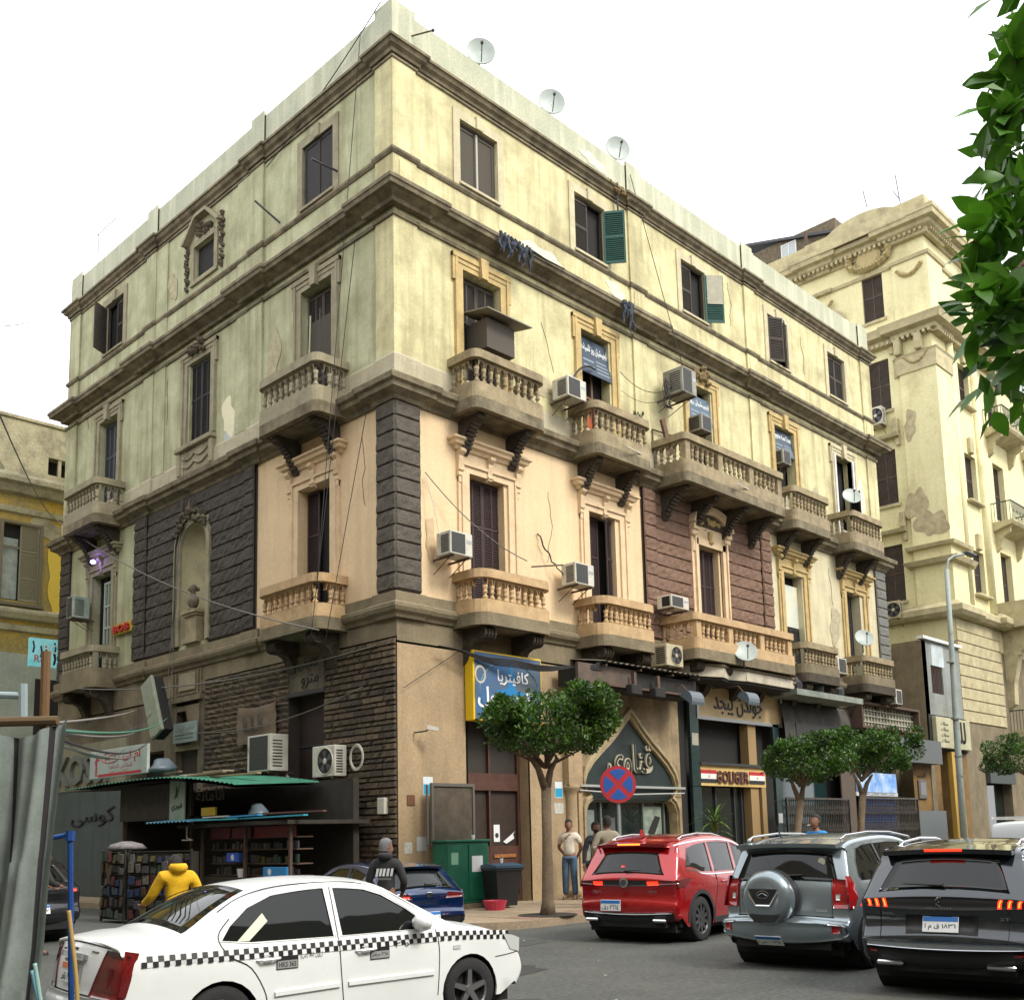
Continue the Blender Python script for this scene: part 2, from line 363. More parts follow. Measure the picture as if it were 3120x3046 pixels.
# ---- plan path with breakouts at the pilasters
PR = [(0, .66), (8.85, 9.5), (15.1, 15.75), (23.5, XE)]
PL = [(0, .6), (5.42, 6.05), (11.42, 12.05), (16.85, YE)]
def planpath(b, grow=0.):
    p = [(XE+b, 2.0), (XE+b, -b)]
    for a0, a1 in reversed(PR):
        if a1 < XE: p += [(a1+grow, 0), (a1+grow, -b)]
        if a0 > 0: p += [(a0-grow, -b), (a0-grow, 0)]
    p += [(-b, -b)]
    # corner is both
    for a0, a1 in PL:
        if a0 > 0: p += [(0, a0-grow), (-b, a0-grow)]
        if a1 < YE: p += [(-b, a1+grow), (0, a1+grow)]
    p += [(-b, YE+b), (2, YE+b)]
    return p
def cornice(name, prof, b, M, label=None, grow=0.):
    MB().sweep(planpath(b, grow), prof, left=True).build(name, M, BLD, label=label)
# travel: from right end towards corner (-x direction), left normal of (-1,0) is (0,-1): outward
cornice('parapet', [(-.3, 20.2), (0.0, 20.2), (0.0, 21.3), (-.3, 21.3)], .04, mat('parapet_plaster', (.47, .47, .34), .9, col2=(.34, .36, .26), scale=1.2, mixw=.9, streak=.9, dirt=(.62, .6, .46), dscale=.7, dlo=.6, dhi=.9, bump=.3, bscale=12, fine=.18))
cornice('cornice', [(-.05, 19.97), (.06, 19.97), (.08, 20.05), (.16, 20.1), (.2, 20.2), (.24, 20.2), (.24, 20.27), (-.05, 20.36)], .07, M_corn, 'top cornice under the parapet', .03)
cornice('string_course', [(-.05, 19.86), (.045, 19.87), (.045, 19.93), (-.05, 19.94)], .05, M_corn)
cornice('string_course', [(-.05, 17.44), (.03, 17.44), (.07, 17.5), (.07, 17.56), (-.05, 17.62)], .06, M_corn)
cornice('cornice', [(-.05, 16.12), (.1, 16.12), (.13, 16.2), (.26, 16.26), (.32, 16.3), (.4, 16.31), (.42, 16.4), (.45, 16.42), (.45, 16.5), (.40, 16.56), (-.05, 16.7)], .1, M_corn, 'main cornice between second and top floors', .22)
cornice('string_course', [(-.05, 15.86), (.05, 15.87), (.05, 15.96), (-.05, 15.97)], .06, M_corn)
cornice('cornice', [(-.05, 11.42), (.06, 11.42), (.1, 11.5), (.2, 11.56), (.28, 11.6), (.3, 11.7), (.38, 11.74), (.4, 11.86), (.36, 11.9), (-.05, 12.06)], .06, M_corn, 'cornice between first and second floors')
cornice('string_course', [(-.05, 12.0), (.04, 12.0), (.04, 12.5), (.0, 12.58), (-.05, 12.58)], .05, mat('base_band', (.52, .47, .33), .9, col2=(.35, .31, .2), scale=2, mixw=.9, bump=.3, streak=.5, fine=.2))
cornice('string_course', [(-.05, 6.45), (.05, 6.45), (.08, 6.52), (.16, 6.58), (.2, 6.66), (.2, 6.74), (.08, 6.8), (.08, 7.02), (-.05, 7.06)], .06, M_band, 'stone belt under the first-floor windows')
# ---- pilasters
for zz, M, ML in (((12.55, 15.88), M_cream, M_shadeside), ((17.6, 19.88), M_cream, M_shadeside), ((16.6, 17.46), M_cream, M_shadeside), ((20.3, 21.42), MATS['parapet_plaster'], MATS['parapet_plaster'])):
    for a0, a1 in PR:
        if a0 == 0:
            k = MB(); k.box(-.06, -.06, zz[0], a1, .01, zz[1]); k.box(-.06, .01, zz[0], .01, .6, zz[1]); k.build('pilaster', M, BLD)
        else:
            e = a1+.06 if a1 == XE else a1
            MB(FR).box(a0, -.01, zz[0], e, .06, zz[1]).build('pilaster', M, BLD)
    for a0, a1 in PL[1:]:
        e = a1+.06 if a1 == YE else a1
        MB(FL).box(a0, -.01, zz[0], e, .06, zz[1]).build('pilaster', ML, BLD)
        if a1 != YE and zz[0] > 12 and zz[1] < 20.1:
            s0 = a1 if a0 < 8 else a0-.7
            MB(FL).box(s0, -.01, zz[0], s0+.7, .03, zz[1]).build('pilaster', ML, BLD)
# small raised blocks on the pilaster pedestals of the top floor
for a0, a1 in PR:
    MB(FR).bbox(max(a0, 0)+.12, .05, 16.85, a1-.12, .085, 17.34, .01).build('pedestal_panel', M_cream, BLD)
# parapet stair-steps at posts
# ---- rock faced stone block
def rockblock(w, h, d, seed, chip=.03, nx=0):
    r_ = random.Random(seed); nx = max(4, (nx or int(w/.12))+2); nz = max(4, int(h/.1)+2) if h > .2 else 3; vs = []; fs = []
    for i in range(nx+1):
        for j in range(nz+1):
            e = (i in (0, nx)) or (j in (0, nz))
            dd = 0 if e else d+r_.uniform(-chip, chip)
            g = min(.03, h*.16); x = 0 if i == 0 else (w if i == nx else g+(w-2*g)*(i-1)/(nx-2)); z = 0 if j == 0 else (h if j == nz else g+(h-2*g)*(j-1)/(nz-2))
            if e: x = min(max(x, .006), w-.006); z = min(max(z, .006), h-.006)
            vs.append((x, -dd-.012, z))
    for i in range(nx):
        for j in range(nz): a_ = i*(nz+1)+j; fs.append((a_, a_+nz+1, a_+nz+2, a_+1))
    o = len(vs); vs += [(.0, 0, 0), (w, 0, 0), (w, 0, h), (0, 0, h)]
    b0, b1, b2, b3 = 0, nx*(nz+1), nx*(nz+1)+nz, nz
    fs += [tuple([o, o+1]+[i*(nz+1) for i in range(nx, -1, -1)]), tuple([o+2, o+3]+[i*(nz+1)+nz for i in range(nx+1)]),
           tuple([o+3, o]+[j for j in range(nz+1)]), tuple([o+1, o+2]+[nx*(nz+1)+j for j in range(nz, -1, -1)])]
    me = bpy.data.meshes.new('stone_block'); me.from_pydata(vs, [], fs); me.update(); return me
SHARE = {}
def block(face, u0, u1, z0, z1, d, M, seed, base=0., chip=.02, name='stone_block', parent=BLD):
    key = (round(u1-u0, 2), round(z1-z0, 3), d, M.name, seed % 4, chip)
    if key not in SHARE:
        me = rockblock(u1-u0, z1-z0, d, seed % 4, chip); me.materials.append(M); SHARE[key] = me
    if face == 'r': return link(name, SHARE[key], parent, (u0, -base, z0), 0)
    return link(name, SHARE[key], parent, (-base, u1, z0), -math.pi/2)
n = 12; zc = [7.08+(11.42-7.08)*i/n for i in range(n+1)]
for i in range(n):
    z0, z1 = zc[i], zc[i+1]
    block('r', -.07, .68, z0, z1, .035, M_blackc, i, .05, .012); block('l', -.07, .6, z0, z1, .035, M_blackc, i+1, .05, .012)
    block('l', 16.95, YE+.07, z0, z1, .035, M_black, i, .05, .012)
    block('r', 23.45, XE+.07, z0, z1, .035, mat('grey_quoin', (.17, .17, .15), .9, bump=.8, fine=.4), i, .05, .012)
    if z1 < 10.6:
        block('l', 6.1, 7.86, z0, z1, .03, M_black, i, .03); block('l', 9.76, 11.5, z0, z1, .03, M_black, i+2, .03)
    elif z1 < 10.9:
        block('l', 6.1, 7.98, z0, z1, .03, M_black, i, .03); block('l', 9.66, 11.5, z0, z1, .03, M_black, i+2, .03)
    else: block('l', 6.1, 11.5, z0, z1, .03, M_black, i, .03)
    block('l', 5.62, 6.1, z0, z1, .03, M_black, i+1, .09); block('l', 11.5, 12.25, z0, z1, .03, M_black, i+3, .09)
    if z1 < 11.0:
        block('r', 9.5, 11.36, z0, z1, .03, M_brown, i, .03); block('r', 12.96, 15.2, z0, z1, .03, M_brown, i+1, .03)
    else: block('r', 9.5, 15.2, z0, z1, .03, M_brown, i, .03)
    block('r', 8.95, 9.5, z0, z1, .03, M_brown, i+2, .09); block('r', 15.2, 15.78, z0, z1, .03, M_brown, i+3, .09)
k = MB(FR); k.box(8.93, 0, 7.06, 11.6, .03, 11.42); k.box(12.9, 0, 7.06, 15.8, .03, 11.42); k.box(11.6, 0, 10.22, 12.9, .03, 11.42); k.build('stone_backing', M_joint, BLD)
k = MB(FL); k.box(5.6, 0, 7.06, 7.95, .03, 11.42); k.box(9.62, 0, 7.06, 12.26, .03, 11.42); k.box(7.95, 0, 10.7, 9.62, .03, 11.42); k.build('stone_backing', M_joint, BLD)
for f_, u0, u1 in ((FR, -.05, .66), (FL, -.05, .58), (FL, 16.97, YE+.05), (FR, 23.47, XE+.05)):
    MB(f_).box(u0, 0, 7.06, u1, .05, 11.42).build('stone_backing', M_joint, BLD)
# ---- niche with bust on the left facade
def niche():
    k = MB(FL); k.smooth = True
    cy, rw, zb, zs = 8.79, .72, 7.15, 9.85
    rows = []
    prof = [(zb, 1)]+[(zs, 1)]
    nu = 14
    zz = [zb, zs]+[zs+rw*math.sin(R(t)) for t in (15, 30, 45, 60, 75, 88)]
    ww = [rw, rw]+[rw*math.cos(R(t)) for t in (15, 30, 45, 60, 75, 88)]
    vs = []
    for z_, w_ in zip(zz, ww):
        for i in range(nu+1):
            t = math.pi*i/nu; vs.append((cy-w_*math.cos(t), -.42*math.sin(t)*(w_/rw)-.0, z_))
    fs = [(a*(nu+1)+i, a*(nu+1)+i+1, (a+1)*(nu+1)+i+1, (a+1)*(nu+1)+i) for a in range(len(zz)-1) for i in range(nu)]
    k.add(vs, fs); k.smooth = False
    k.add([(cy-rw, 0, zb), (cy+rw, 0, zb)]+[(cy+rw*.9, -.3, zb), (cy-rw*.9, -.3, zb)], [(0, 1, 2, 3)])
    o = k.build('niche', mat('niche_plaster', (.42, .38, .22), .9, col2=(.34, .31, .19), scale=2, bump=.3, dirt=(.16, .13, .08), dscale=.8, dlo=.55, dhi=.9, fine=.2), BLD)
    # arched frame
    out = [(cy-.98, zb)]+[(cy-.98, zs)]+[(cy-.98*math.cos(R(a_)), zs+1.0*math.sin(R(a_))) for a_ in range(10, 180, 10)]+[(cy+.98, zs), (cy+.98, zb)]
    inn = [(cy-rw, zb)]+[(cy-rw, zs)]+[(cy-rw*math.cos(R(a_)), zs+rw*math.sin(R(a_))) for a_ in range(10, 180, 10)]+[(cy+rw, zs), (cy+rw, zb)]
    q = MB(FL); N = len(out)
    for (A, dA, B_, dB) in ((out, .03, out, .13), (out, .13, [(p[0]*.6+q_[0]*.4, p[1]*.6+q_[1]*.4) for p, q_ in zip(out, inn)], .16), ([(p[0]*.6+q_[0]*.4, p[1]*.6+q_[1]*.4) for p, q_ in zip(out, inn)], .10, inn, .08), (inn, .08, inn, -.02)):
        vs = [(p[0], dA, p[1]) for p in A]+[(p[0], dB, p[1]) for p in B_]
        q.add(vs, [(i, i+1, N+i+1, N+i) for i in range(N-1)])
    q.build('niche_frame', M_tgreen, o)
    c = MB(FL)
    r_ = random.Random(5)
    for i in range(26):          # carved crest
        a_ = R(r_.uniform(30, 150)); rr = .86+r_.uniform(-.08, .22)
        s_ = r_.uniform(.05, .11); p = (cy+rr*math.cos(a_), .2, zs+rr*math.sin(a_))
        c.lathe([(s_*.3, -s_), (s_, 0), (s_*.3, s_)], 5, p, 1, a0=r_.random())
    c.lathe([(.06, -.12), (.13, 0), (.05, .14), (.02, .3)], 7, (cy, .2, zs+1.05))
    c.build('carved_crest', mat('dark_carving', (.11, .085, .055), .9, bump=.8, fine=.4), o)
    p = MB(FL)
    p.box(cy-.42, -.15, zb, cy+.42, .14, zb+.14); p.box(cy-.3, -.15, zb+.14, cy+.3, .1, zb+.75)
    p.box(cy-.36, -.15, zb+.75, cy+.36, .16, zb+.82); p.box(cy-.42, -.15, zb+.82, cy+.42, .2, zb+.9)
    p.build('pedestal', mat('pedestal_stone', (.36, .30, .18), .9, col2=(.22, .18, .11), bump=.4, fine=.2), o)
    b_ = MB(FL); b_.smooth = True; z = zb+.9
    b_.lathe([(.12, 0), (.15, .04), (.08, .1), (.09, .14)], 10, (cy, .02, z))
    # shoulders and chest
    vs = []; fs = []; ring = 12
    for h_, wx, wy, ox in ((.1, .10, .08, 0), (.16, .2, .11, 0), (.26, .25, .13, .01), (.34, .23, .12, .0), (.39, .13, .09, 0), (.43, .07, .07, 0), (.5, .062, .065, .01), (.54, .07, .08, .02), (.6, .088, .11, .03), (.66, .095, .115, .02), (.71, .085, .1, .01), (.745, .05, .06, 0), (.755, .01, .01, 0)):
        for i in range(ring):
            t = 2*math.pi*i/ring; vs.append((cy+wx*math.cos(t)+0*ox, .02+ox+wy*math.sin(t), z+h_))
    for a_ in range(12):
        for i in range(ring): fs.append((a_*ring+i, a_*ring+(i+1) % ring, (a_+1)*ring+(i+1) % ring, (a_+1)*ring+i))
    b_.add(vs, fs)
    b_.lathe([(.02, -.03), (.03, 0), (.01, .04)], 6, (cy+.02, .165, z+.585)); b_.lathe([(.05, -.04), (.07, 0), (.04, .05)], 7, (cy, -.1, z+.64), 1)
    bust = b_.build('bust', mat('bust_stone', (.17, .14, .09), .85, col2=(.1, .08, .055), scale=9, bump=.4), None)
    tag(bust, 'dark stone bust of a woman on the pedestal in the arched niche', 'bust')
niche()
# ---- rock-faced ground floor on the left facade
STONE_D = (2.6, 4.1)
def rockwall():
    r_ = random.Random(3)
    zs = [.15]; pat = [.15, .15, .1]; i = 0
    while zs[-1] < 6.0: zs.append(min(6.05, zs[-1]+pat[i % 3]*1.02)); i += 1
    MB(FL).walls(0, 8.1, .1, 6.05, [(STONE_D[0], STONE_D[1], .1, 5.15, .35)], 0).build('stone_backing', M_joint, BLD)
    meshes = {}
    stuff = MB(FL); cnt = 0
    for j in range(len(zs)-1):
        z0, z1 = zs[j]+.004, zs[j+1]-.004; h = z1-z0
        if h < .05: continue
        for (a, b_) in ((.02, STONE_D[0]), (STONE_D[1], 8.1)):
            u = a
            while u < b_-.05:
                wv = r_.choice([.3, .42, .55]); e = min(b_, u+wv)
                if b_-e < .15: e = b_
                if u < 2.6 and cnt < 296 and z0 > 1.4:
                    key = (round(e-u, 2), round(h, 3), r_.randrange(3), r_.choice([0, 0, 1, 2, 3]))
                    if key not in meshes:
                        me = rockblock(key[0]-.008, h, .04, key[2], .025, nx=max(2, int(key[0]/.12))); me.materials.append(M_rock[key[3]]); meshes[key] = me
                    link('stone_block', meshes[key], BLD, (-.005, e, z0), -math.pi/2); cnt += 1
                else:
                    nn = max(1, int((e-u)/.13)); vs = []
                    for q in range(nn+1):
                        x = u+.005+(e-u-.01)*q/nn; edge = q in (0, nn)
                        vs += [(x, .01, z0), (x, .025 if edge else .04+r_.uniform(0, .03), z0+h*r_.uniform(.35, .65)), (x, .01, z1)]
                    stuff.mi = r_.choice([0, 0, 1, 2, 3])
                    stuff.add(vs, [(3*q, 3*q+3, 3*q+4, 3*q+1) for q in range(nn)]+[(3*q+1, 3*q+4, 3*q+5, 3*q+2) for q in range(nn)])
                u = e
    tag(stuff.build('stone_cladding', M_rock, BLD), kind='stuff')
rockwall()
# ---- shutters
def leaf_mesh(w_, h_, cols, cuts, M, pitch=.06, solid=False):
    key = ('leaf', round(w_, 2), round(h_, 2), cols, tuple(cuts), M.name, pitch, solid)
    if key in SHARE: return SHARE[key]
    k = MB(); st = .055; t = .035
    k.box(0, -t, 0, st, 0, h_); k.box(w_-st, -t, 0, w_, 0, h_)
    rails = [0]+[h_*c for c in cuts]+[h_]
    for i, z in enumerate(rails):
        z0 = z if i == 0 else (z-st*1.4 if i == len(rails)-1 else z-st*.6); k.box(st, -t, z0, w_-st, 0, z0+st*1.4)
    iw = (w_-2*st-(cols-1)*st)/cols
    for c in range(cols):
        x0 = st+c*(iw+st)
        if c: k.box(x0-st, -t+.002, st, x0, -.002, h_-st)
        if solid: k.box(x0, -t*.5, st, x0+iw, -t*.3, h_-st); continue
        z = st*1.5
        while z < h_-st*1.5:
            if all(abs(z-rr) > st for rr in rails):
                k.add([(x0, -t+.004, z-.012), (x0+iw, -t+.004, z-.012), (x0+iw, -.004, z+.026), (x0, -.004, z+.026), (x0, -t+.004, z-.004), (x0+iw, -t+.004, z-.004), (x0+iw, -.004, z+.034), (x0, -.004, z+.034)],
                      [(0, 1, 2, 3), (4, 5, 6, 7), (0, 1, 5, 4), (3, 2, 6, 7)])
            z += pitch
        k.box(x0, -.003, st, x0+iw, -.001, h_-st)
    me = k.mesh('shutter'); me.materials.append(M); SHARE[key] = me; return me
def leafo(par, x, z, w_, h_, M, ang=0, y=.1, cols=1, cuts=(.5,), flip=False, label=None, pitch=.06, solid=False):
    me = leaf_mesh(w_, h_, cols, cuts, M, pitch, solid)
    o = link('shutter', me, par, (x, y, z), math.pi+R(ang) if flip else R(ang), label)
    if flip: o.rotation_euler = (0, 0, R(ang)); o.scale = (-1, 1, 1)
    return o
def back(par, w_, h_, y, M=M_dark, x=0, z=0):
    MB().box(x-w_/2, y, z, x+w_/2, y+.01, z+h_).build('window_back', M, par)
# ---- top-floor window
def top_window(face, c, kind, M, trim):
    loc, rz = place(face, c, 17.68)
    k = MB(); w_ = .66
    k.box(-w_-.22, -.04, -.12, -w_, 0, 1.95); k.box(w_, -.04, -.12, w_+.22, 0, 1.95); k.box(-w_, -.04, 1.71, w_, 0, 1.95)
    o = k.build('window', trim, BLD, loc, rz)
    MB().bbox(-.11, -.09, 1.68, .11, -.01, 2.05, .015).build('keystone', trim, o)
    MB().bbox(-w_-.05, -.1, -.08, w_+.05, .12, 0, .01).build('sill', trim, o)
    f = MB(); f.box(-.65, .07, 0, -.6, .15, 1.7); f.box(.6, .07, 0, .65, .15, 1.7); f.box(-.6, .07, 1.64, .6, .15, 1.7); f.build('frame', M, o)
    back(o, 1.3, 1.7, .2)
    if kind == 'panel':
        leafo(o, -.6, .02, .58, 1.6, mat('grey_panel', (.055, .046, .03), .8, fine=.3), solid=True, cuts=(), y=.11); leafo(o, .02, .02, .58, 1.6, MATS['grey_panel'], solid=True, cuts=(), y=.11)
        MB().box(-.03, .05, .02, .03, .08, 1.62).build('mullion', mat('pale_bar', (.36, .34, .28), .7), o)
    elif kind == 'dpanel': leafo(o, -.6, .02, .6, 1.66, M, solid=True, cuts=(), y=.05); leafo(o, 0, .02, .6, 1.66, M, solid=True, cuts=(), y=.05)
    elif kind == 'closed': leafo(o, -.6, .02, .6, 1.6, M); leafo(o, .0, .02, .6, 1.6, M)
    elif kind == 'green': leafo(o, -.6, .02, .6, 1.6, M); leafo(o, .6, .02, .62, 1.6, M_shutg, -52, y=-.02, label='dark green louvred shutter standing open')
    elif kind == 'sheet':
        leafo(o, -.6, .02, .6, 1.6, M); g = leafo(o, .6, .02, .62, 1.6, M_shutg, -40, y=-.02, label='green shutter half covered by a pale sheet')
        MB().box(.08, -.045, .62, .6, -.038, 1.6).build('sheet', mat('old_sheet', (.42, .40, .30), .8, col2=(.28, .27, .2), scale=7, mixw=.9), g)
    elif kind == 'out': leafo(o, -.6, .02, .6, 1.6, M, -28, y=.02, label='shutter leaf swung outwards'); leafo(o, .6, .02, .6, 1.6, M, 25, y=.02, flip=True)
    elif kind == 'half': leafo(o, -.6, .02, .6, 1.6, M, -62, y=-.0, label='shutter leaf swung outwards'); leafo(o, .02, .02, .6, 1.6, M)
    return o
M_tcream = mat('cream_trim', (.60, .54, .36), .9, col2=(.42, .37, .23), scale=3, mixw=.9, bump=.3, bscale=26, fine=.2, streak=.4)
for c, kd in zip(WIN_R, ('panel', 'green', 'sheet', 'out', 'closed')): top_window('r', c, kd, M_shut, M_tcream)
top_window('l', 2.97, 'dpanel', M_shutd, M_tgreen); top_window('l', 14.3, 'half', M_shut, M_tgreen)
# ornate small window on the left facade
def ornate():
    loc, rz = place('l', 8.55, 18.0)
    k = MB(); k.box(-.75, -.05, -.1, -.57, 0, 1.1); k.box(.57, -.05, -.1, .75, 0, 1.1); k.box(-.57, -.05, .98, .57, 0, 1.16); k.box(-.75, -.07, -.2, .75, 0, -.1)
    for s_ in (-1, 1): k.prism([(s_*.95, 1.16), (s_*.3, 1.75), (s_*.3, 1.86), (s_*1.05, 1.24), (s_*1.05, 1.16)], -.22, 0, 1)
    k.box(-.3, -.22, 1.75, .3, 0, 1.86)
    o = k.build('window', M_tgreen, BLD, loc, rz, label='small dark window in a carved frame')
    back(o, 1.16, 1.0, .115)
    c = MB(); r_ = random.Random(9)
    for s_ in (-1, 1):
        for i in range(20):
            z = -.2+i*.085; q = r_.uniform(.05, .1); c.lathe([(q*.3, -q), (q, 0), (q*.4, q)], 5, (s_*(.98+r_.uniform(-.06, .06)), -.04, z), 1, a0=i)
    for i in range(18):
        q = r_.uniform(.05, .1); x = r_.uniform(-.4, .4); c.lathe([(q*.3, -q), (q, 0), (q*.4, q)], 5, (x, -.06, 1.2+r_.random()*.45*(1-abs(x))), 1)
    c.build('carved_garland', mat('dark_carving', (.11, .085, .055)), o)
ornate()
# ---- second-floor windows
def french(face, c, z0, h_, trim, kind, M):
    loc, rz = place(face, c, z0)
    k = MB(); w_ = .65
    for s_ in (-1, 1):
        a, b_ = sorted((s_*w_, s_*(w_+.24))); k.box(a, -.05, 0, b_, 0, h_+.2)
        a, b_ = sorted((s_*(w_+.19), s_*(w_+.27))); k.box(a, -.09, 0, b_, 0, h_+.34)
        a, b_ = sorted((s_*(w_+.27), s_*(w_+.35))); k.box(a, -.075, h_-.35, b_, 0, h_+.34)
    k.box(-w_, -.05, h_+.0, w_, 0, h_+.2); k.box(-w_-.35, -.1, h_+.24, w_+.35, 0, h_+.36); k.box(-w_-.19, -.07, h_+.13, w_+.19, 0, h_+.24)
    o = k.build('window', trim, BLD, loc, rz)
    if kind != 'crest':
        MB().prism([(-.1, h_-.06), (.1, h_-.06), (.14, h_+.46), (-.14, h_+.46)], -.17, -.02, 1).build('keystone', trim, o)
    else:
        c_ = MB(); r_ = random.Random(4)
        for i in range(24):
            q = r_.uniform(.05, .12); x = r_.uniform(-.45, .45); c_.lathe([(q*.3, -q), (q, 0), (q*.4, q)], 5, (x, -.14, h_+.15+r_.random()*.55*(1-abs(x)*1.3)), 1, a0=i)
        c_.build('carved_crest', mat('ochre_carving', (.26, .19, .09), .9, bump=.7, fine=.4) if face == 'r' else MATS['dark_carving'], o)
    back(o, 1.3, h_, .36)
    return o
def leaves_(o, h_, M, l=1, r_=1, y=.22, cols=2, cuts=(.3, .66), **kw):
    if l: leafo(o, -.64, .02, .64, h_-.04, M, 0, y, cols, cuts, **kw)
    if r_: leafo(o, 0, .02, .64, h_-.04, M, 0, y, cols, cuts, **kw)
V1 = french('r', WIN_R[0], 12.0, 3.37, M_trim, '', M_shut); leaves_(V1, 3.3, M_shut)
V2 = french('r', WIN_R[1]+.07, 12.0, 3.37, M_trim, '', M_shut)
k = MB(); k.box(-.65, .2, 1.55, .65, .26, 1.62); k.box(.02, .22, 1.62, .1, .26, 3.3); k.box(-.65, .2, 0, -.58, .26, 1.6); k.box(.1, .2, 0, .18, .26, 1.6); k.build('frame', M_wood, V2)
MB().box(-.58, .28, 0, .1, .3, 1.55).build('curtain', mat('orange_curtain', (.42, .11, .035), .9, col2=(.25, .06, .02), scale=6), V2)
V3 = french('r', WIN_R[2]+.07, 12.0, 3.37, M_trim, 'crest', M_shut)
k = MB(); k.box(-.65, .25, 1.9, .65, .3, 1.97); k.box(-.05, .25, 0, .02, .3, 1.9); k.box(.58, .25, 0, .65, .3, 3.3); k.build('frame', M_wood, V3)
V4 = french('r', WIN_R[3], 12.0, 3.37, M_trim, '', M_shut)
k = MB(); k.box(-.65, .28, 1.3, .65, .33, 1.36); k.box(.1, .28, 0, .65, .3, 1.3); k.build('frame', mat('pale_board', (.40, .37, .26), .8, fine=.2), V4)
V5 = french('r', WIN_R[4], 12.0, 3.37, M_tcream, '', M_shut); leafo(V5, -.64, .02, .6, 3.2, M_shutd, 0, .3, 1, (.3, .66)); leafo(V5, .64, .5, .6, 1.6, M_shutd, -120, .05, 1, (.5,), label='dark shutter leaf standing out over the balcony')
k = MB(); k.box(-.75, -.1, 0, -.65, .12, 3.4); k.box(.65, -.1, 0, .75, .12, 3.4); k.build('frame', M_white, V5)
L1 = french('l', 3.0, 12.0, 3.4, M_tgreen, '', M_shut); leaves_(L1, 3.3, M_shut)
MB().box(-.62, .16, 1.45, .62, .18, 2.6).build('panel', mat('grey_panel', (.15, .14, .11)), L1)
L2 = french('l', 8.7, 12.98, 2.42, M_tgreen, 'crest', M_shut); leaves_(L2, 2.4, M_shutd, cols=2, cuts=(.55,), y=.1)
L3 = french('l', 14.45, 12.0, 3.35, M_tgreen, '', M_shut); leaves_(L3, 3.3, mat('slate_shutter', (.06, .065, .075), .8, fine=.3))
k = MB(FL); k.bbox(7.75, -.01, 12.8, 9.8, .2, 12.94, .02); k.bbox(7.95, -.01, 12.1, 9.6, .08, 12.8, .02)
k.build('window_apron', M_tgreen, BLD)
k = MB(FL)
for zz in (12.62, 12.38): k.tube([(8.05+i*.09, .1, zz-.12*abs(math.sin(i*math.pi/8))) for i in range(17)], .03, 6)
for uu in (7.88, 9.66): k.bbox(uu-.08, -.01, 12.1, uu+.08, .14, 12.8, .03)
k.build('carved_drapery', M_tgreen, BLD)
# ---- first-floor windows
def hooded(face, c, trim, z0=6.9, h_=3.32):
    loc, rz = place(face, c, z0); w_ = .66
    k = MB()
    for s_ in (-1, 1):
        for i, (e0, e1, d_) in enumerate(((0, .2, .06), (.2, .27, .1), (.27, .36, .06))):
            a, b_ = sorted((s_*(w_+e0), s_*(w_+e1))); k.box(a, -d_, 0, b_, 0, h_+.2-(.0 if i < 2 else 0))
    k.box(-w_, -.06, h_, w_, 0, h_+.16); k.box(-w_-.275, -.105, h_+.16, w_+.27, 0, h_+.22); k.box(-w_-.36, -.05, h_+.22, w_+.36, 0, h_+.52)
    o = k.build('window', trim, BLD, loc, rz)
    q = MB()
    q.sweep([(w_+.42, 0), (w_+.42, -.06), (-w_-.42, -.06), (-w_-.42, 0)], [(-.05, h_+.5), (.04, h_+.5), (.08, h_+.57), (.16, h_+.6), (.18, h_+.67), (.24, h_+.7), (.24, h_+.75), (-.05, h_+.8)], left=True)
    q.build('window_hood', trim, o)
    for x in (-w_-.31, 0, w_+.31):
        b_ = MB(); ht = .62 if x else .55
        b_.prism([(0, h_+.52), (-.2, h_+.52), (-.21, h_+.46), (-.17, h_+.4), (-.12, h_+.36), (-.13, h_+.3), (-.09, h_+.52-ht*.8), (-.1, h_+.5-ht), (0, h_+.46-ht)], x-.07, x+.07, 0)
        b_.lathe([(.05, -.085), (.05, .085)], 8, (x, -.17, h_+.46), 0); b_.lathe([(.035, -.08), (.035, .08)], 8, (x, -.1, h_+.02), 0)
        if x: b_.bbox(x-.05, -.08, h_-.3, x+.05, 0, h_-.08, .02)
        b_.build('bracket', trim, o)
    back(o, 1.32, h_, .36)
    return o
U1 = hooded('r', WIN_R[0]+.1, M_tpeach); leaves_(U1, 3.3, M_shutm, y=.24)
U2 = hooded('r', WIN_R[1]+.15, M_tpeach); leaves_(U2, 3.3, M_shutm, 1, 0, y=.24); leafo(U2, .64, .02, .62, 3.26, M_shutm, 22, .24, 2, (.3, .66), flip=True)
U4 = hooded('r', WIN_R[3]+.05, M_trim); leaves_(U4, 1.55, M_shutd, y=.24, cuts=(.5,))
MB().box(-.64, .2, 1.56, .64, .23, 3.0).build('blind', mat('pale_blind', (.66, .62, .45), .6, col2=(.5, .55, .5), scale=1.5), U4)
U5 = hooded('r', WIN_R[4]+.2, M_trim); leaves_(U5, 3.3, M_shutd, 1, 0, y=.2)
MB().box(.02, .22, 0, .06, .26, 3.3).build('frame', mat('pale_board', (.4, .37, .26)), U5)
T1 = hooded('l', 3.05, M_tpeach); leafo(T1, -.64, .02, .5, 3.26, M_shutm, 0, .26, 1, (.2, .3, .66)); leafo(T1, .3, .02, .34, 3.26, M_shutd, 0, .3, 1, (.3, .66))
T3 = hooded('l', 14.55, M_tgreen); leafo(T3, -.64, .02, .5, 3.26, M_shutd, 0, .26, 1, (.3, .66))
k = MB(); k.box(.1, .0, 0, .16, .06, 3.0); k.box(.58, .0, 0, .66, .06, 3.0); k.box(.35, 0, 0, .39, .05, 3.0)
for z in (0, .7, 1.5, 2.2, 2.94): k.box(.16, .01, z, .58, .05, z+.06)
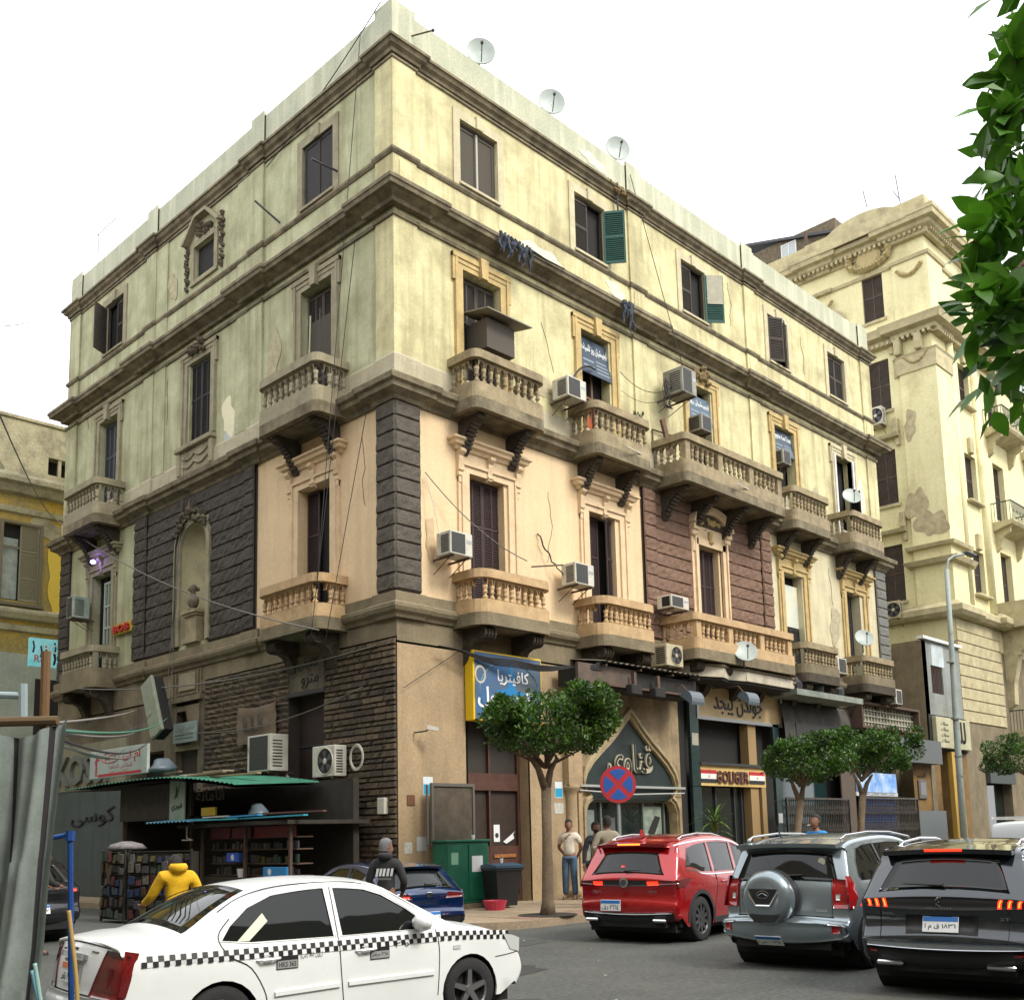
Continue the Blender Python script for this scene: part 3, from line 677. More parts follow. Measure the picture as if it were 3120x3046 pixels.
k.build('frame', mat('pale_green_frame', (.36, .42, .34), .7, fine=.2), T3); MB().box(.16, .06, 0, .58, .07, 3.0).build('pane', M_glass, T3)
# arched-pediment window in the brown panel
def arched():
    loc, rz = place('r', WIN_R[2]+.1, 6.9); k = MB(); w_ = .65; h_ = 3.32
    for s_ in (-1, 1):
        for e0, e1, d_ in ((0, .16, .12), (.16, .22, .17), (.22, .34, .1)):
            a, b_ = sorted((s_*(w_+e0), s_*(w_+e1))); k.box(a, -d_, 0, b_, 0, h_+.25)
        a, b_ = sorted((s_*(w_+.1), s_*(w_+.38))); k.box(a, -.24, h_+.4, b_, 0, h_+.6); k.bbox(a, -.2, h_+.22, b_, 0, h_+.42, .04); k.bbox(a+.06, -.15, h_-.28, b_-.06, 0, h_+.1, .04)
    k.box(-w_-.16, -.12, h_, w_+.16, 0, h_+.2); k.box(-w_-.1, -.08, h_+.2, w_+.1, 0, h_+.62)
    o = k.build('window', M_tpeach, BLD, loc, rz, label='window under an arched pediment')
    q = MB(); N = 16
    A = [((w_+.42)*math.cos(math.pi*i/N), h_+.6+.62*math.sin(math.pi*i/N)) for i in range(N+1)]
    B_ = [((w_+.14)*math.cos(math.pi*i/N), h_+.6+.40*math.sin(math.pi*i/N)) for i in range(N+1)]
    for P_, d1, Q_, d2 in ((A, 0, A, .3), (A, .3, B_, .22), (B_, .22, B_, .1)):
        q.add([(x, -d1, z) for x, z in P_]+[(x, -d2, z) for x, z in Q_], [(i, i+1, N+2+i, N+1+i) for i in range(N)])
    q.build('window_hood', M_tpeach, o)
    s_ = MB(); s_.prism([(x*.98, z) for x, z in B_], -.12, 0, 1); s_.build('tympanum', M_soot, o)
    s_ = MB(); r_ = random.Random(2)
    for i in range(14): t = r_.uniform(-.5, .5); s_.lathe([(.02, -.06), (.07, 0), (.02, .06)], 5, (t, -.14, h_+.68+r_.random()*.22*(1-abs(t))), 1, a0=i)
    s_.bbox(-.09, -.2, h_+.1, .09, 0, h_+.5, .04); s_.build('carving', M_trim, o)
    back(o, 1.3, h_, .36); leaves_(o, 3.3, M_shutm, y=.22)
    return o
U3 = arched()
# ---- balconies
def bal_mesh(hh, M):
    key = ('bal', hh, M.name)
    if key not in SHARE:
        k = MB(); k.smooth = True
        pr = [(.065, 0), (.065, .04), (.045, .06), (.06, .12), (.068, .17), (.055, .23), (.035, .3), (.032, .38), (.045, .42), (.035, .46), (.06, .5), (.06, .54), (.04, .6), (.05, .8), (.062, 1.0)]
        k.lathe([(r_*1.05, z*hh) for r_, z in pr], 8); me = k.mesh('baluster'); me.materials.append(M); SHARE[key] = me
    return SHARE[key]
def arcade(k, p0, p1, n, z0, z1, t=.1):
    p0 = Vector(p0); p1 = Vector(p1); d = (p1-p0).normalized(); nn = Vector((d.y, -d.x)); L_ = (p1-p0).length; w_ = L_/n
    for i in range(n):
        x0 = i*w_; bw = .03; A = []
        m_ = 6
        for q in range(m_+1):
            a_ = math.pi*q/m_; A.append((x0+w_/2-(w_/2-bw)*math.cos(a_), z0+(z1-z0)*.78*math.sin(a_)**.8))
        T = [(x0+w_*q/m_, z1) for q in range(m_+1)]
        A[0] = (x0+bw, z0); A[-1] = (x0+w_-bw, z0)
        pts = []
        for s_ in (-t/2, t/2):
            for (x, z) in A+T: v = p0+d*x+nn*s_; pts.append((v.x, v.y, z))
        N = m_+1
        fs = [(q, q+1, N+q+1, N+q) for q in range(m_)]+[(2*N+q, 2*N+q+1, 3*N+q+1, 3*N+q) for q in range(m_)]+[(q, q+1, 2*N+q+1, 2*N+q) for q in range(m_)]
        for (aa_, bb_) in ((x0, x0+bw), (x0+w_-bw, x0+w_)):
            for s_ in (-t/2, t/2):
                v1 = p0+d*aa_+nn*s_; v2 = p0+d*bb_+nn*s_; o_ = len(pts)
                pts += [(v1.x, v1.y, z0), (v2.x, v2.y, z0), (v2.x, v2.y, z0+.02), (v1.x, v1.y, z0+.02)]; fs.append((o_, o_+1, o_+2, o_+3))
        k.add(pts, fs)
def rounded_u(hw, dp, r_, n=4):
    p = [(hw, 0)]
    p += [(hw-r_+r_*math.cos(R(-90*i/n)), -dp+r_+r_*math.sin(R(-90*i/n))) for i in range(n+1)]
    p += [(-hw+r_-r_*math.sin(R(90*i/n)), -dp+r_-r_*math.cos(R(90*i/n))) for i in range(n+1)]
    p += [(-hw, 0)]; return p
def console(par, x, dp, ztop, hgt, M, scroll):
    k = MB()
    if scroll:
        P_ = [(0, ztop), (-dp*.92, ztop), (-dp*.98, ztop-.1), (-dp*.95, ztop-.24), (-dp*.8, ztop-.32), (-dp*.6, ztop-.33), (-dp*.42, ztop-.4), (-dp*.3, ztop-.55), (-dp*.2, ztop-.72), (-dp*.1, ztop-hgt+.04), (0, ztop-hgt)]
        k.prism(P_, x-.14, x+.14, 0)
        for q in (-.16, -.05, .05, .16): k.tube([(x+q*.95, -dp*.84+.13*math.cos(t*.5), ztop-.16+.13*math.sin(t*.5)) for t in range(13)], .035, 6)
        for s_ in (-.15, .15): k.lathe([(.1, -.01), (.1, .01)], 12, (x+s_, -dp*.84, ztop-.16), 0); k.lathe([(.04, -.03), (.04, .03)], 8, (x+s_, -dp*.84, ztop-.16), 0)
    else:
        P_ = [(0, ztop), (-dp*.9, ztop), (-dp*.92, ztop-.1), (-dp*.86, ztop-.16), (-dp*.7, ztop-.14), (-dp*.55, ztop-.2), (-dp*.4, ztop-.32), (-dp*.3, ztop-.42), (-dp*.27, ztop-.55), (-dp*.2, ztop-.62), (-dp*.2, ztop-hgt*.9), (-dp*.12, ztop-hgt), (0, ztop-hgt)]
        k.prism(P_, x-.11, x+.11, 0)
        r_ = random.Random(int(x*100)+7)
        for i in range(9):
            t = i/8; yy = -dp*(.88-.65*t**.8); zz = ztop-.1-.6*t**1.3
            k.lathe([(.03, -.13), (.06, -.06), (.06, .06), (.03, .13)], 6, (x, yy, zz), 0)
    k.build('console', M, par)
def balcony(face, c, zb, hw, dp, rb, nf, ns, mats_, lower, posts=(), consoles=(-.8, .8), label=None, rs=None):
    Ms, Mp, Mr, Mc = mats_
    loc, rz = place(face, c, zb)
    if lower: S0, S1, P1, R0, R1 = 0., .19, .49, .99, 1.19
    else: S0, S1, P1, R0, R1 = .0, .28, .64, 1.23, 1.43
    path = rounded_u(hw, dp, rb); k = MB()
    if lower:
        k.sweep(path, [(-.12, S0-.1), (-.02, S0-.1), (.02, S0), (.1, S0+.04), (.14, S0+.1), (.14, S0+.16), (.06, S1), (-.12, S1)], left=False)
    else:
        k.sweep(path, [(-.12, S0), (.04, S0), (.08, .06), (.16, .09), (.18, .17), (.22, .2), (.22, .25), (.12, S1), (-.12, S1)], left=False)
    k.prism(rounded_u(hw-.1, dp-.1, rb*.8), S0+(-.08 if lower else .015), S1, 2)
    o = k.build('balcony', Ms, BLD, loc, rz, label=label)
    MB().sweep(path, [(-.12, S1), (.03, S1), (.02, P1-.08), (.05, P1-.04), (.05, P1), (-.12, P1)], left=False).build('balcony_base', Mp, o)
    MB().sweep(path, [(-.13, R0), (.04, R0), (.05, R0+.05), (.1, R0+.08), (.12, R0+.14), (.12, R1-.03), (.08, R1), (-.13, R1)], left=False).build('rail', Mr, o)
    bh = (R0-P1)*.66; me = bal_mesh(bh, Mr); az = P1+bh
    ar = MB(); y = -dp+.02
    segs = []; xs = [-hw+rb*.6]+[p for p in posts]+[hw-rb*.6]
    if rs: xs = rs
    for i in range(len(xs)-1): segs.append((xs[i], xs[i+1]))
    per = max(2, round(nf/len(segs)))
    for (a, b_) in segs:
        pa = a+(.1 if posts and a != xs[0] else 0); pb = b_-(.1 if posts and b_ != xs[-1] else 0)
        if posts and a == xs[0]: pa = a+.12
        if posts and b_ == xs[-1]: pb = b_-.12
        w_ = (pb-pa)/per; ar = MB(); arcade(ar, (pa, y), (pb, y), per, az, R0); ar.build('arcade', Mr, o)
        for i in range(per+1):
            if posts and i in (0, per): continue
            link('baluster', me, o, (pa+w_*i, y, P1))
    for s_ in (-1, 1):
        x = s_*(hw-.02); y0 = -dp+.12+(rb*.4); y1 = -.06; w_ = (y1-y0)/ns; ar = MB(); arcade(ar, (x, y0), (x, y1), ns, az, R0); ar.build('arcade', Mr, o)
        for i in range(ns+1):
            if i == 0 and not posts: continue
            link('baluster', me, o, (x, y0+w_*i, P1))
    pass
    for px in ([-hw+.1, *posts, hw-.1] if posts else []):
        MB().bbox(px-.12, -dp-.06, S1, px+.12, -dp+.16, R0+.02, .015).build('post', Mr, o)
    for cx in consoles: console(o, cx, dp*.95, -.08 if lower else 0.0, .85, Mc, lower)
    if lower:
        for cx in ((-.35, .45) if hw < 1.5 else (-1.5, -.2, 1.3)): MB().box(cx-.16, -dp-.055, S1+.04, cx+.16, -dp-.02, S1+.085).build('drain_slot', M_dark, o)
    return o
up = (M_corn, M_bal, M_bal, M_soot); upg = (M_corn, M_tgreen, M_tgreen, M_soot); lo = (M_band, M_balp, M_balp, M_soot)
log = (M_band, M_band, M_tgreen, M_soot)
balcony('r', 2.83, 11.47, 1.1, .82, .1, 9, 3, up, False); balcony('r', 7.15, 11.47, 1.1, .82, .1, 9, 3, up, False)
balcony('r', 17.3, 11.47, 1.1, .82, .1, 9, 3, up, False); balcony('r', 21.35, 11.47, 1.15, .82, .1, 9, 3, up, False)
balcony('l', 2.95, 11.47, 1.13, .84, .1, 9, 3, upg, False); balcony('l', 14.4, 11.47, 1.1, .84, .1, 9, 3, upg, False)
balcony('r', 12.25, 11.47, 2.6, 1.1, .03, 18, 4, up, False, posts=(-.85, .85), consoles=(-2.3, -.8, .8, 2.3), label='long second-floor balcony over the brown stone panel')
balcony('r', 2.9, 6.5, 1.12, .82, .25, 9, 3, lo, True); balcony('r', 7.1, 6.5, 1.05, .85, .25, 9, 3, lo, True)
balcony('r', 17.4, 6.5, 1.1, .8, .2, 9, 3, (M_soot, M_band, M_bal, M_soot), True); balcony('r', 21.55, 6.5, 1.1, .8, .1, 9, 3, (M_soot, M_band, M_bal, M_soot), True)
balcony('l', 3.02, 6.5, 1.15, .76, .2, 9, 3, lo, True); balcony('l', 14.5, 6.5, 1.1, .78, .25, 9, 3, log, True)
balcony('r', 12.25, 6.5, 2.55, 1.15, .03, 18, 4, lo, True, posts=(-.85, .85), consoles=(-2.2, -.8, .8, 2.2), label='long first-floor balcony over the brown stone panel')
# ================================================================ GROUND, ROADS, PAVEMENTS
M_asph = mat('asphalt', (.095, .10, .088), .75, col2=(.062, .065, .058), scale=1.1, mixw=.95, bump=.6, bscale=70, fine=.5, dirt=(.115, .11, .09), dscale=.5, dlo=.52, dhi=.8)
M_pave = mat('pavement_tiles', (.34, .26, .17), .85, col2=(.25, .19, .125), scale=1.3, mixw=.8, bump=.3, bscale=60, fine=.25, dirt=(.15, .12, .08), dscale=.8, dlo=.55, dhi=.85)
M_paver = mat('reddish_paving', (.27, .16, .11), .85, col2=(.21, .14, .1), scale=2, bump=.3, bscale=60, fine=.25)
M_kerb = mat('kerb_stone', (.085, .085, .08), .85, col2=(.15, .14, .125), scale=2.5, mixw=.7, bump=.6, bscale=30, fine=.3)
k = MB(); n_ = 24
k.add([(x*20-240, y*20-240, 0) for y in range(n_+1) for x in range(n_+1)], [(y*(n_+1)+x, y*(n_+1)+x+1, (y+1)*(n_+1)+x+1, (y+1)*(n_+1)+x) for y in range(n_) for x in range(n_)])
tag(k.build('ground', M_asph), kind='structure')
KY, KX = -4.15, -1.75            # kerb lines along the two streets
def kerbpath(o):
    r_ = 1.6-o*0
    return [(KX+o, 60)]+[(KX+o, KY+1.6+.2*(4-i)) for i in range(0)]+[(KX+1.6-(1.6-o)*math.cos(R(a)), KY+1.6-(1.6-o)*math.sin(R(a))) for a in range(0, 91, 15)]+[(23.9, KY+o)]
pl = kerbpath(.14)
k = MB(); k.prism(pl+[(23.9, .3), (.3, .3), (.3, 60)], .0, .146, 2); tag(k.build('pavement', M_pave), kind='structure')
# kerb built stone by stone
def kerbrun(pts, z1=.152, wd=.16, L_=.9, seed=1):
    r_ = random.Random(seed); par = None
    top = thing('kerb', 'worn dark kerb stones', 'kerb'); top['kind'] = 'structure'
    if 'category' in top: del top['category']
    d = 0; P = [Vector(p) for p in pts]; segs = []
    for i in range(len(P)-1):
        v = P[i+1]-P[i]; n = max(1, round(v.length/L_)) if v.length > .6 else 1
        for j in range(n): segs.append((P[i]+v*j/n, P[i]+v*(j+1)/n))
    for a, b in segs[:150]:
        dd = (b-a).normalized(); nn = Vector((-dd.y, dd.x)); g = .008
        a2 = a+dd*g; b2 = b-dd*g; h = z1+r_.uniform(-.006, .006); w2 = wd+r_.uniform(-.008, .008)
        q = [a2, b2, b2+nn*w2, a2+nn*w2]; k = MB()
        k.add([(p.x, p.y, -.02) for p in q]+[(p.x+nn.x*c, p.y+nn.y*c, h-e) for p, c, e in ((q[0], .0, .03), (q[1], .0, .03))]+[(p.x+nn.x*c, p.y+nn.y*c, h) for p, c in ((q[0], .03), (q[1], .03), (q[2], 0), (q[3], 0))],
              [(0, 1, 5, 4), (4, 5, 7, 6), (6, 7, 8, 9), (2, 3, 9, 8), (0, 4, 6, 9, 3), (1, 2, 8, 7, 5)])
        k.build('kerb_stone', M_kerb, top)
# reddish tiled strip beside the kerb, and tile joints as thin raised tiles in the part in view
tl = thing('paving_tiles', 'reddish paving tiles along the kerb', 'paving'); tl['kind'] = 'structure'; del tl['category']
tm = MB().bbox(0, 0, 0, .39, .39, .012, .004).mesh('paving_tile'); tm.materials.append(M_paver)
tm2 = MB().bbox(0, 0, 0, .39, .39, .012, .004).mesh('paving_tile'); tm2.materials.append(M_pave)
r_ = random.Random(11)
for i in range(20):
    for j in range(10):
        x = -.1+i*.4; y = KY+.2+j*.4
        if y > -.35: continue
        link('paving_tile', tm if j < 2 else tm2, tl, (x, y, .142+r_.uniform(-.002, .002)), 0)
# manhole / tree pit
# ================================================================ GROUND-FLOOR SHOPS, right facade
M_green_marble = mat('dark_green_marble', (.022, .045, .042), .3, col2=(.012, .025, .024), scale=6, spec=.5)
M_brownm = mat('brown_painted_metal', (.10, .038, .022), .6, col2=(.06, .026, .017), scale=4, fine=.3)
M_dglass = mat('dark_shop_glass', (.012, .018, .017), .06, spec=.7)
M_creamf = mat('cream_frame', (.42, .33, .18), .6, col2=(.26, .2, .11), scale=5, fine=.15)
M_teal = mat('dark_teal_panel', (.022, .035, .033), .45, col2=(.014, .022, .021), scale=3)
M_blacksurf = mat('flat_black', (.02, .019, .017), .9)  # near-black tone shared by recess backs, soffits, housings and print
# cafe entrance
k = MB(FR)
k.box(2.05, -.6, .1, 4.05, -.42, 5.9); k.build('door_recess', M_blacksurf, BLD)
k = MB(FR)
for a, b_ in ((2.05, 2.13), (3.0, 3.06), (3.97, 4.05)): k.box(a, -.42, .15, b_, -.3, 4.3)
k.box(2.13, -.41, 2.75, 3.97, -.29, 3.15); k.box(2.13, -.41, 1.0, 3.97, -.31, 1.45); k.box(2.13, -.41, .15, 3.97, -.31, .3); k.build('door_frame', M_brownm, BLD)
k = MB(FR); k.box(2.13, -.41, .3, 2.98, -.38, 1.0); k.box(3.08, -.41, .3, 3.97, -.38, 1.0); k.box(2.13, -.41, 1.45, 2.98, -.38, 2.75); k.box(3.08, -.41, 1.45, 3.97, -.38, 2.75)
k.build('door_panel', mat('dull_brown_door', (.045, .028, .02), .55, col2=(.03, .02, .015), scale=5, fine=.3), BLD)
k = MB(FR); k.box(2.13, -.41, 3.15, 3.97, -.38, 5.9); k.build('transom_panel', mat('dark_transom', (.03, .024, .018), .6), BLD)
k = MB(FR); k.prism([(3.12, 1.12), (3.75, 1.12), (3.75, 1.2), (3.4, 1.2), (3.6, 1.42), (3.12, 1.42), (3.3, 1.34), (3.15, 1.2)], .31, .315, 1)
MB(lambda u, d, z: (u, -z, d)).build('x', M_rust) if False else None
MB(FR).box(3.12, -.285, 1.18, 3.85, -.28, 1.26).build('paint_mark', mat('orange_rust_paint', (.42, .16, .04), .8, col2=(.14, .06, .03), scale=14), BLD)
# tan bay and round column
MB(FR).box(2.0, -.3, .1, 2.05, .0, 5.9).build('jamb', M_ground, BLD); MB(FR).box(4.05, -.3, .1, 4.1, .0, 5.9).build('jamb', M_ground, BLD)
k = MB(); k.smooth = True; k.lathe([(.2, .15), (.2, .35), (.15, .42), (.15, 2.6), (.17, 2.75), (.23, 2.82), (.23, 2.9)], 14, (5.52, -.05, 0)); k.build('half_column', M_ground, BLD)
MB(FR).box(5.3, 0, 2.9, 5.82, .2, 4.4).build('column_block', M_ground, BLD)
MB(FR).box(5.8, -.02, .1, 5.95, .06, 4.9).build('jamb', M_ground, BLD)
# ogee shopfront
def ogee(s, cx=8.02, top=4.9):
    hw = 2.02*s
    side = [(.0, top), (.25, top-.22), (.55, top-.5), (.9, top-.78), (1.3, top-1.06), (1.62, top-1.3), (1.9, top-1.6), (2.0, top-1.85), (1.98, top-2.02), (1.88, top-2.15), (1.72, top-2.3)]
    return side
sd_ = ogee(1)
def sh(pts, s=1.0, dz=0, cx=8.02): return [(cx+x*s, z+dz) for x, z in pts]
full = sh(sd_)+[(8.02+1.72, 2.62), (8.02+1.9, 2.5), (8.02+2.0, 2.3), (8.02+2.02, .15)]
left = [(16.04-x, z) for x, z in full][::-1]
open_ = left+full[1:]
k = MB(FR); k.cdt([(5.95, .1), (10.3, .1), (10.3, 5.95), (5.95, 5.95)], [open_], f=lambda x, z: (x, 0, z)); k.build('shopfront_wall', mat('pale_render', (.44, .33, .19), .9, col2=(.24, .18, .11), scale=1.5, bump=.3, streak=.6, dirt=(.12, .09, .06), dscale=.7, dlo=.5, dhi=.85, fine=.2), BLD)
k = MB(FR); N_ = len(open_)
def shrink(P, s): return [(8.02+(x-8.02)*s, .15+(z-.15)*s) for x, z in P]
for A, dA, B_, dB in ((shrink(open_, 1.03), 0, shrink(open_, 1.027), .1), (shrink(open_, 1.027), .1, shrink(open_, 1.0), .12), (shrink(open_, 1.0), .12, shrink(open_, .997), .05), (shrink(open_, .997), .05, shrink(open_, .97), .07), (shrink(open_, .97), .07, shrink(open_, .967), -.2)):
    k.add([(x, dA, z) for x, z in A]+[(x, dB, z) for x, z in B_], [(i, i+1, N_+i+1, N_+i) for i in range(N_-1)])
k.build('ogee_frame', M_creamf, BLD)
k = MB(FR); pan = shrink([p for p in open_ if p[1] > 2.55], .975); k.prism(pan, -.08, -.02, 1)
OG = k.build('sign_panel', M_teal, BLD, label='dark teal ogee sign panel')
for dx, M_, th, bo, dd in ((0, mat('tarnished_letter', (.50, .44, .32), .5), .05, .025, .0), (0, M_teal, .012, -.008, .052)):
    letters('قناوى', M_, OG, (8.0, -.0-dd, 3.55), width=1.95, height=1.0, ar=True, thick=th, bold=bo)
k = MB(FR); k.box(5.8, .05, 2.87, 10.35, .12, 2.93); k.tube([(5.8, .1, 2.78), (8, .1, 2.7), (10.3, .1, 2.76)], .02, 6); k.build('metal_bar', mat('galvanised', (.45, .46, .44), .5, .5), BLD)
k = MB(FR); k.box(6.05, -.3, .15, 10.05, -.26, 2.62); k.build('shop_window', M_dglass, BLD)
k = MB(FR)
for u in (6.95, 7.75, 8.75, 9.7): k.box(u, -.26, .15, u+.05, -.2, 2.62)
k.box(6.05, -.25, 2.5, 10.05, -.19, 2.62); k.box(6.05, -.25, .15, 10.05, -.19, .5); k.build('window_bars', mat('greenish_metal', (.16, .19, .16), .5, .3), BLD)
# two fashion posters in the window
for u0, u1, z0, z1, c_ in ((8.85, 9.65, .6, 2.4, (.30, .36, .30)), (6.2, 6.75, .6, 2.3, (.22, .26, .23)), (7.05, 7.6, .8, 2.1, (.10, .11, .11))):
    MB(FR).box(u0, -.255, z0, u1, -.25, z1).build('shop_poster', mat('poster%d' % int(u0*10), c_, .4, col2=tuple(x*.5 for x in c_), scale=4, mixw=.6), BLD)
k = MB(FR); k.prism([(8.95, 1.9), (9.2, 2.2), (9.55, 2.1), (9.3, 1.8), (9.1, 1.55)], .19, .2, 1)
pm = MB(FR); pm.cdt([(9.0, 1.7), (9.35, 2.15), (9.6, 2.1), (9.35, 1.7), (9.2, 1.5)], f=lambda x, z: (x, -.243, z)); pm.build('figure_print', M_blacksurf, BLD)
pm = MB(FR); pm.cdt([(9.1, .6), (9.06, 1.0), (9.12, 1.28), (9.2, 1.36), (9.28, 1.28), (9.36, 1.0), (9.3, .6)], f=lambda x, z: (x, -.241, z)); pm.build('figure_print', mat('suit_print', (.06, .07, .06)), BLD)
# black recess, green pillars
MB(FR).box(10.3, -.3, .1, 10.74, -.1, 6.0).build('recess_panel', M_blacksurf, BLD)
k = MB(FR)
for i in range(4): k.box(10.74, 0, .15+i*1.42, 11.16, .1, .15+i*1.42+1.4)
k.build('pillar_cladding', M_green_marble, BLD)
k = MB(FR)
for i in range(4): k.box(15.28, 0, .15+i*1.22, 15.63, .1, .15+i*1.22+1.2)
k.build('pillar_cladding', M_green_marble, BLD)
MB(FR).box(10.8, .1, 4.15, 11.12, .106, 4.5).build('notice', mat('dirty_notice', (.45, .42, .32), .7, col2=(.2, .19, .15), scale=20), BLD)
MB(FR).box(15.33, .1, 1.9, 15.58, .106, 2.2).build('notice', mat('white_notice', (.66, .68, .68), .6), BLD)
MB(FR).box(10.9, .1, 1.0, 11.05, .106, 1.5).build('notice', mat('white_notice', (.66, .68, .68), .6), BLD)
# jewellery / clothes shop
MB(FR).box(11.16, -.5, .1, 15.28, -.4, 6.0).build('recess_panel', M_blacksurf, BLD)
k = MB(FR); k.box(11.16, -.02, 4.93, 15.9, .1, 5.03); k.box(11.16, -.02, 5.95, 15.9, .1, 6.05); k.box(11.1, -.02, 4.93, 11.2, .12, 6.05); k.box(15.82, -.02, 4.93, 15.92, .12, 6.05); k.build('sign_frame', mat('grey_metal', (.33, .34, .34)), BLD)
SG3 = MB(FR).box(11.2, -.02, 5.03, 15.82, .06, 5.95).build('sign_panel', mat('cream_sign', (.52, .38, .19), .6, col2=(.42, .30, .15), scale=2), BLD)
letters('جولدن يبجد', mat('black_letter', (.02, .018, .015), .5), SG3, (13.4, -.065, 5.48), width=2.7, height=.72, ar=True, thick=.03, bold=.0)
k = MB(FR); k.box(13.95, -.3, .15, 14.4, .0, 4.93); k.build('pier', mat('ochre_post', (.32, .21, .09), .7, fine=.2), BLD)
GP = MB(FR).box(11.16, -.05, 3.0, 14.75, .06, 3.6).build('sign_panel', mat('ochre_sign', (.62, .44, .16), .6, col2=(.52, .36, .12), scale=3), BLD)
MB(FR).box(11.16, -.1, 3.6, 14.75, .14, 3.68).build('ledge', M_iron, BLD)
letters('GOLIGER', mat('maroon_letter', (.09, .03, .02), .5), GP, (12.85, -.065, 3.27), width=1.75, height=.36, thick=.05, bold=.03)
for u0, u1 in ((11.2, 12.0), (13.8, 14.65)):
    for z0, z1, c_ in ((3.35, 3.46, (.45, .015, .02)), (3.2, 3.35, (.72, .72, .7)), (3.1, 3.2, (.015, .015, .02))):
        MB(FR).box(u0, .06, z0, u1, .085, z1).build('flag_stripe', mat('flag_%d' % int(c_[0]*100), c_, .6), BLD)
    MB(FR).box((u0+u1)/2-.03, .085, 3.24, (u0+u1)/2+.03, .09, 3.31).build('flag_emblem', mat('emblem_gold', (.45, .3, .06), .5), BLD)
MB(FR).box(11.16, -.3, .15, 14.5, -.26, 3.0).build('shop_window', M_dglass, BLD)
k = MB(FR)
for u in (12.3, 13.3, 13.7): k.box(u, -.26, .15, u+.06, -.2, 3.0)
k.build('window_bars', M_iron, BLD)
MB(FR).box(14.5, -.3, .15, 14.75, .05, 3.0).build('jamb', MATS['ochre_post'], BLD)
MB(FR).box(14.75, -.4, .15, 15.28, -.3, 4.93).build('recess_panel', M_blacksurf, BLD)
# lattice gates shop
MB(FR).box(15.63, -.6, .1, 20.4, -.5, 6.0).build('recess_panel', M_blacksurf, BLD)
MB(FR).box(16.6, -.5, .15, 19.6, -.48, 3.4).build('shop_window', mat('teal_glass', (.015, .035, .035), .1, spec=.7), BLD)
k = MB(FR); pr = [(0, 5.85)]+[(0+.3*math.sin(R(a)), 4.45+1.4*math.cos(R(a))) for a in range(0, 91, 10)]
k.add([(15.7, d, z) for d, z in pr]+[(20.3, d*.9, z) for d, z in pr], [(i, i+1, len(pr)+i+1, len(pr)+i) for i in range(len(pr)-1)])
k.build('curved_awning', mat('black_awning', (.02, .018, .015), .8, col2=(.04, .036, .03), scale=4, streak=.7, dirt=(.09, .085, .07)), BLD)
MB(FR).box(15.25, 0, 5.87, 19.7, 1.05, 6.06).build('shop_canopy', mat('grey_green_fascia', (.25, .28, .24), .8, col2=(.16, .18, .15), scale=3, bump=.4, streak=.7, fine=.2), BLD)
MB(FR).box(16.4, .0, 4.4, 18.9, .3, 5.1).build('awning_box', mat('dark_box', (.03, .03, .028), .7), BLD)
# marble clad canopy over the cream sign, polygonal plan
cp = [(9.9, 0), (9.9, .75), (11.0, 1.15), (11.6, .95), (12.2, 1.1), (15.0, 1.05), (15.0, .6), (15.9, .6), (15.9, 0)]
M_marb = mat('pale_marble_cladding', (.56, .50, .38), .5, col2=(.44, .39, .29), scale=2, streak=.5, dirt=(.22, .18, .12), dscale=1, dlo=.55, dhi=.85, fine=.1)
k = MB(); k.prism([(u, -d) for u, d in cp], 6.0, 6.3, 2)
CN = k.build('shop_canopy', M_marb, BLD, label='pale marble clad canopy'); k = MB(); k.prism([(12.6+(u-12.6)*1.015, -d*1.04-.02) for u, d in cp], 6.3, 6.36, 2); k.build('canopy_cap', M_band, CN)
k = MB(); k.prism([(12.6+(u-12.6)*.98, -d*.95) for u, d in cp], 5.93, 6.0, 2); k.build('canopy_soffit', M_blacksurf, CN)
r_ = random.Random(5)
for i in range(12): MB(FR).box(12.25+i*.23, 1.1-i*.005, 6.01, 12.25+i*.23+.222, 1.118-i*.005, 6.29).build('marble_slab', M_marb, CN)
# corrugated shelter over the ogee shop, on posts fixed to the wall
k = MB(); nx = 60
vs = []
for i in range(nx+1):
    x = 5.7+4.2*i/nx; zz = .025*math.sin(i*1.9)
    vs += [(x, -.0, 6.12+zz), (x, -1.15, 5.93+zz-.0)]
k.add(vs, [(2*i, 2*i+1, 2*i+3, 2*i+2) for i in range(nx)]); sh_ = k.build('corrugated_canopy', mat('rusty_corrugated', (.19, .18, .15), .8, .0, col2=(.10, .08, .055), scale=3, fine=.3), BLD)
k = MB(FR)
for u in (5.8, 7.2, 8.6, 9.8): k.box(u, 0, 5.82, u+.05, 1.1, 5.87)
k.box(4.9, .55, 5.35, 9.9, 1.0, 5.4); k.build('canopy_frame', M_rust, sh_)
k = MB(FR); k.box(5.0, .2, 5.32, 9.95, .9, 5.8); k.build('shutter_box', M_blacksurf, BLD)
k = MB(FR); k.box(4.9, .86, 5.4, 7.2, .95, 5.85); k.build('fascia_panel', mat('brown_fascia', (.13, .09, .06), .7, col2=(.07, .05, .04), scale=3), BLD)
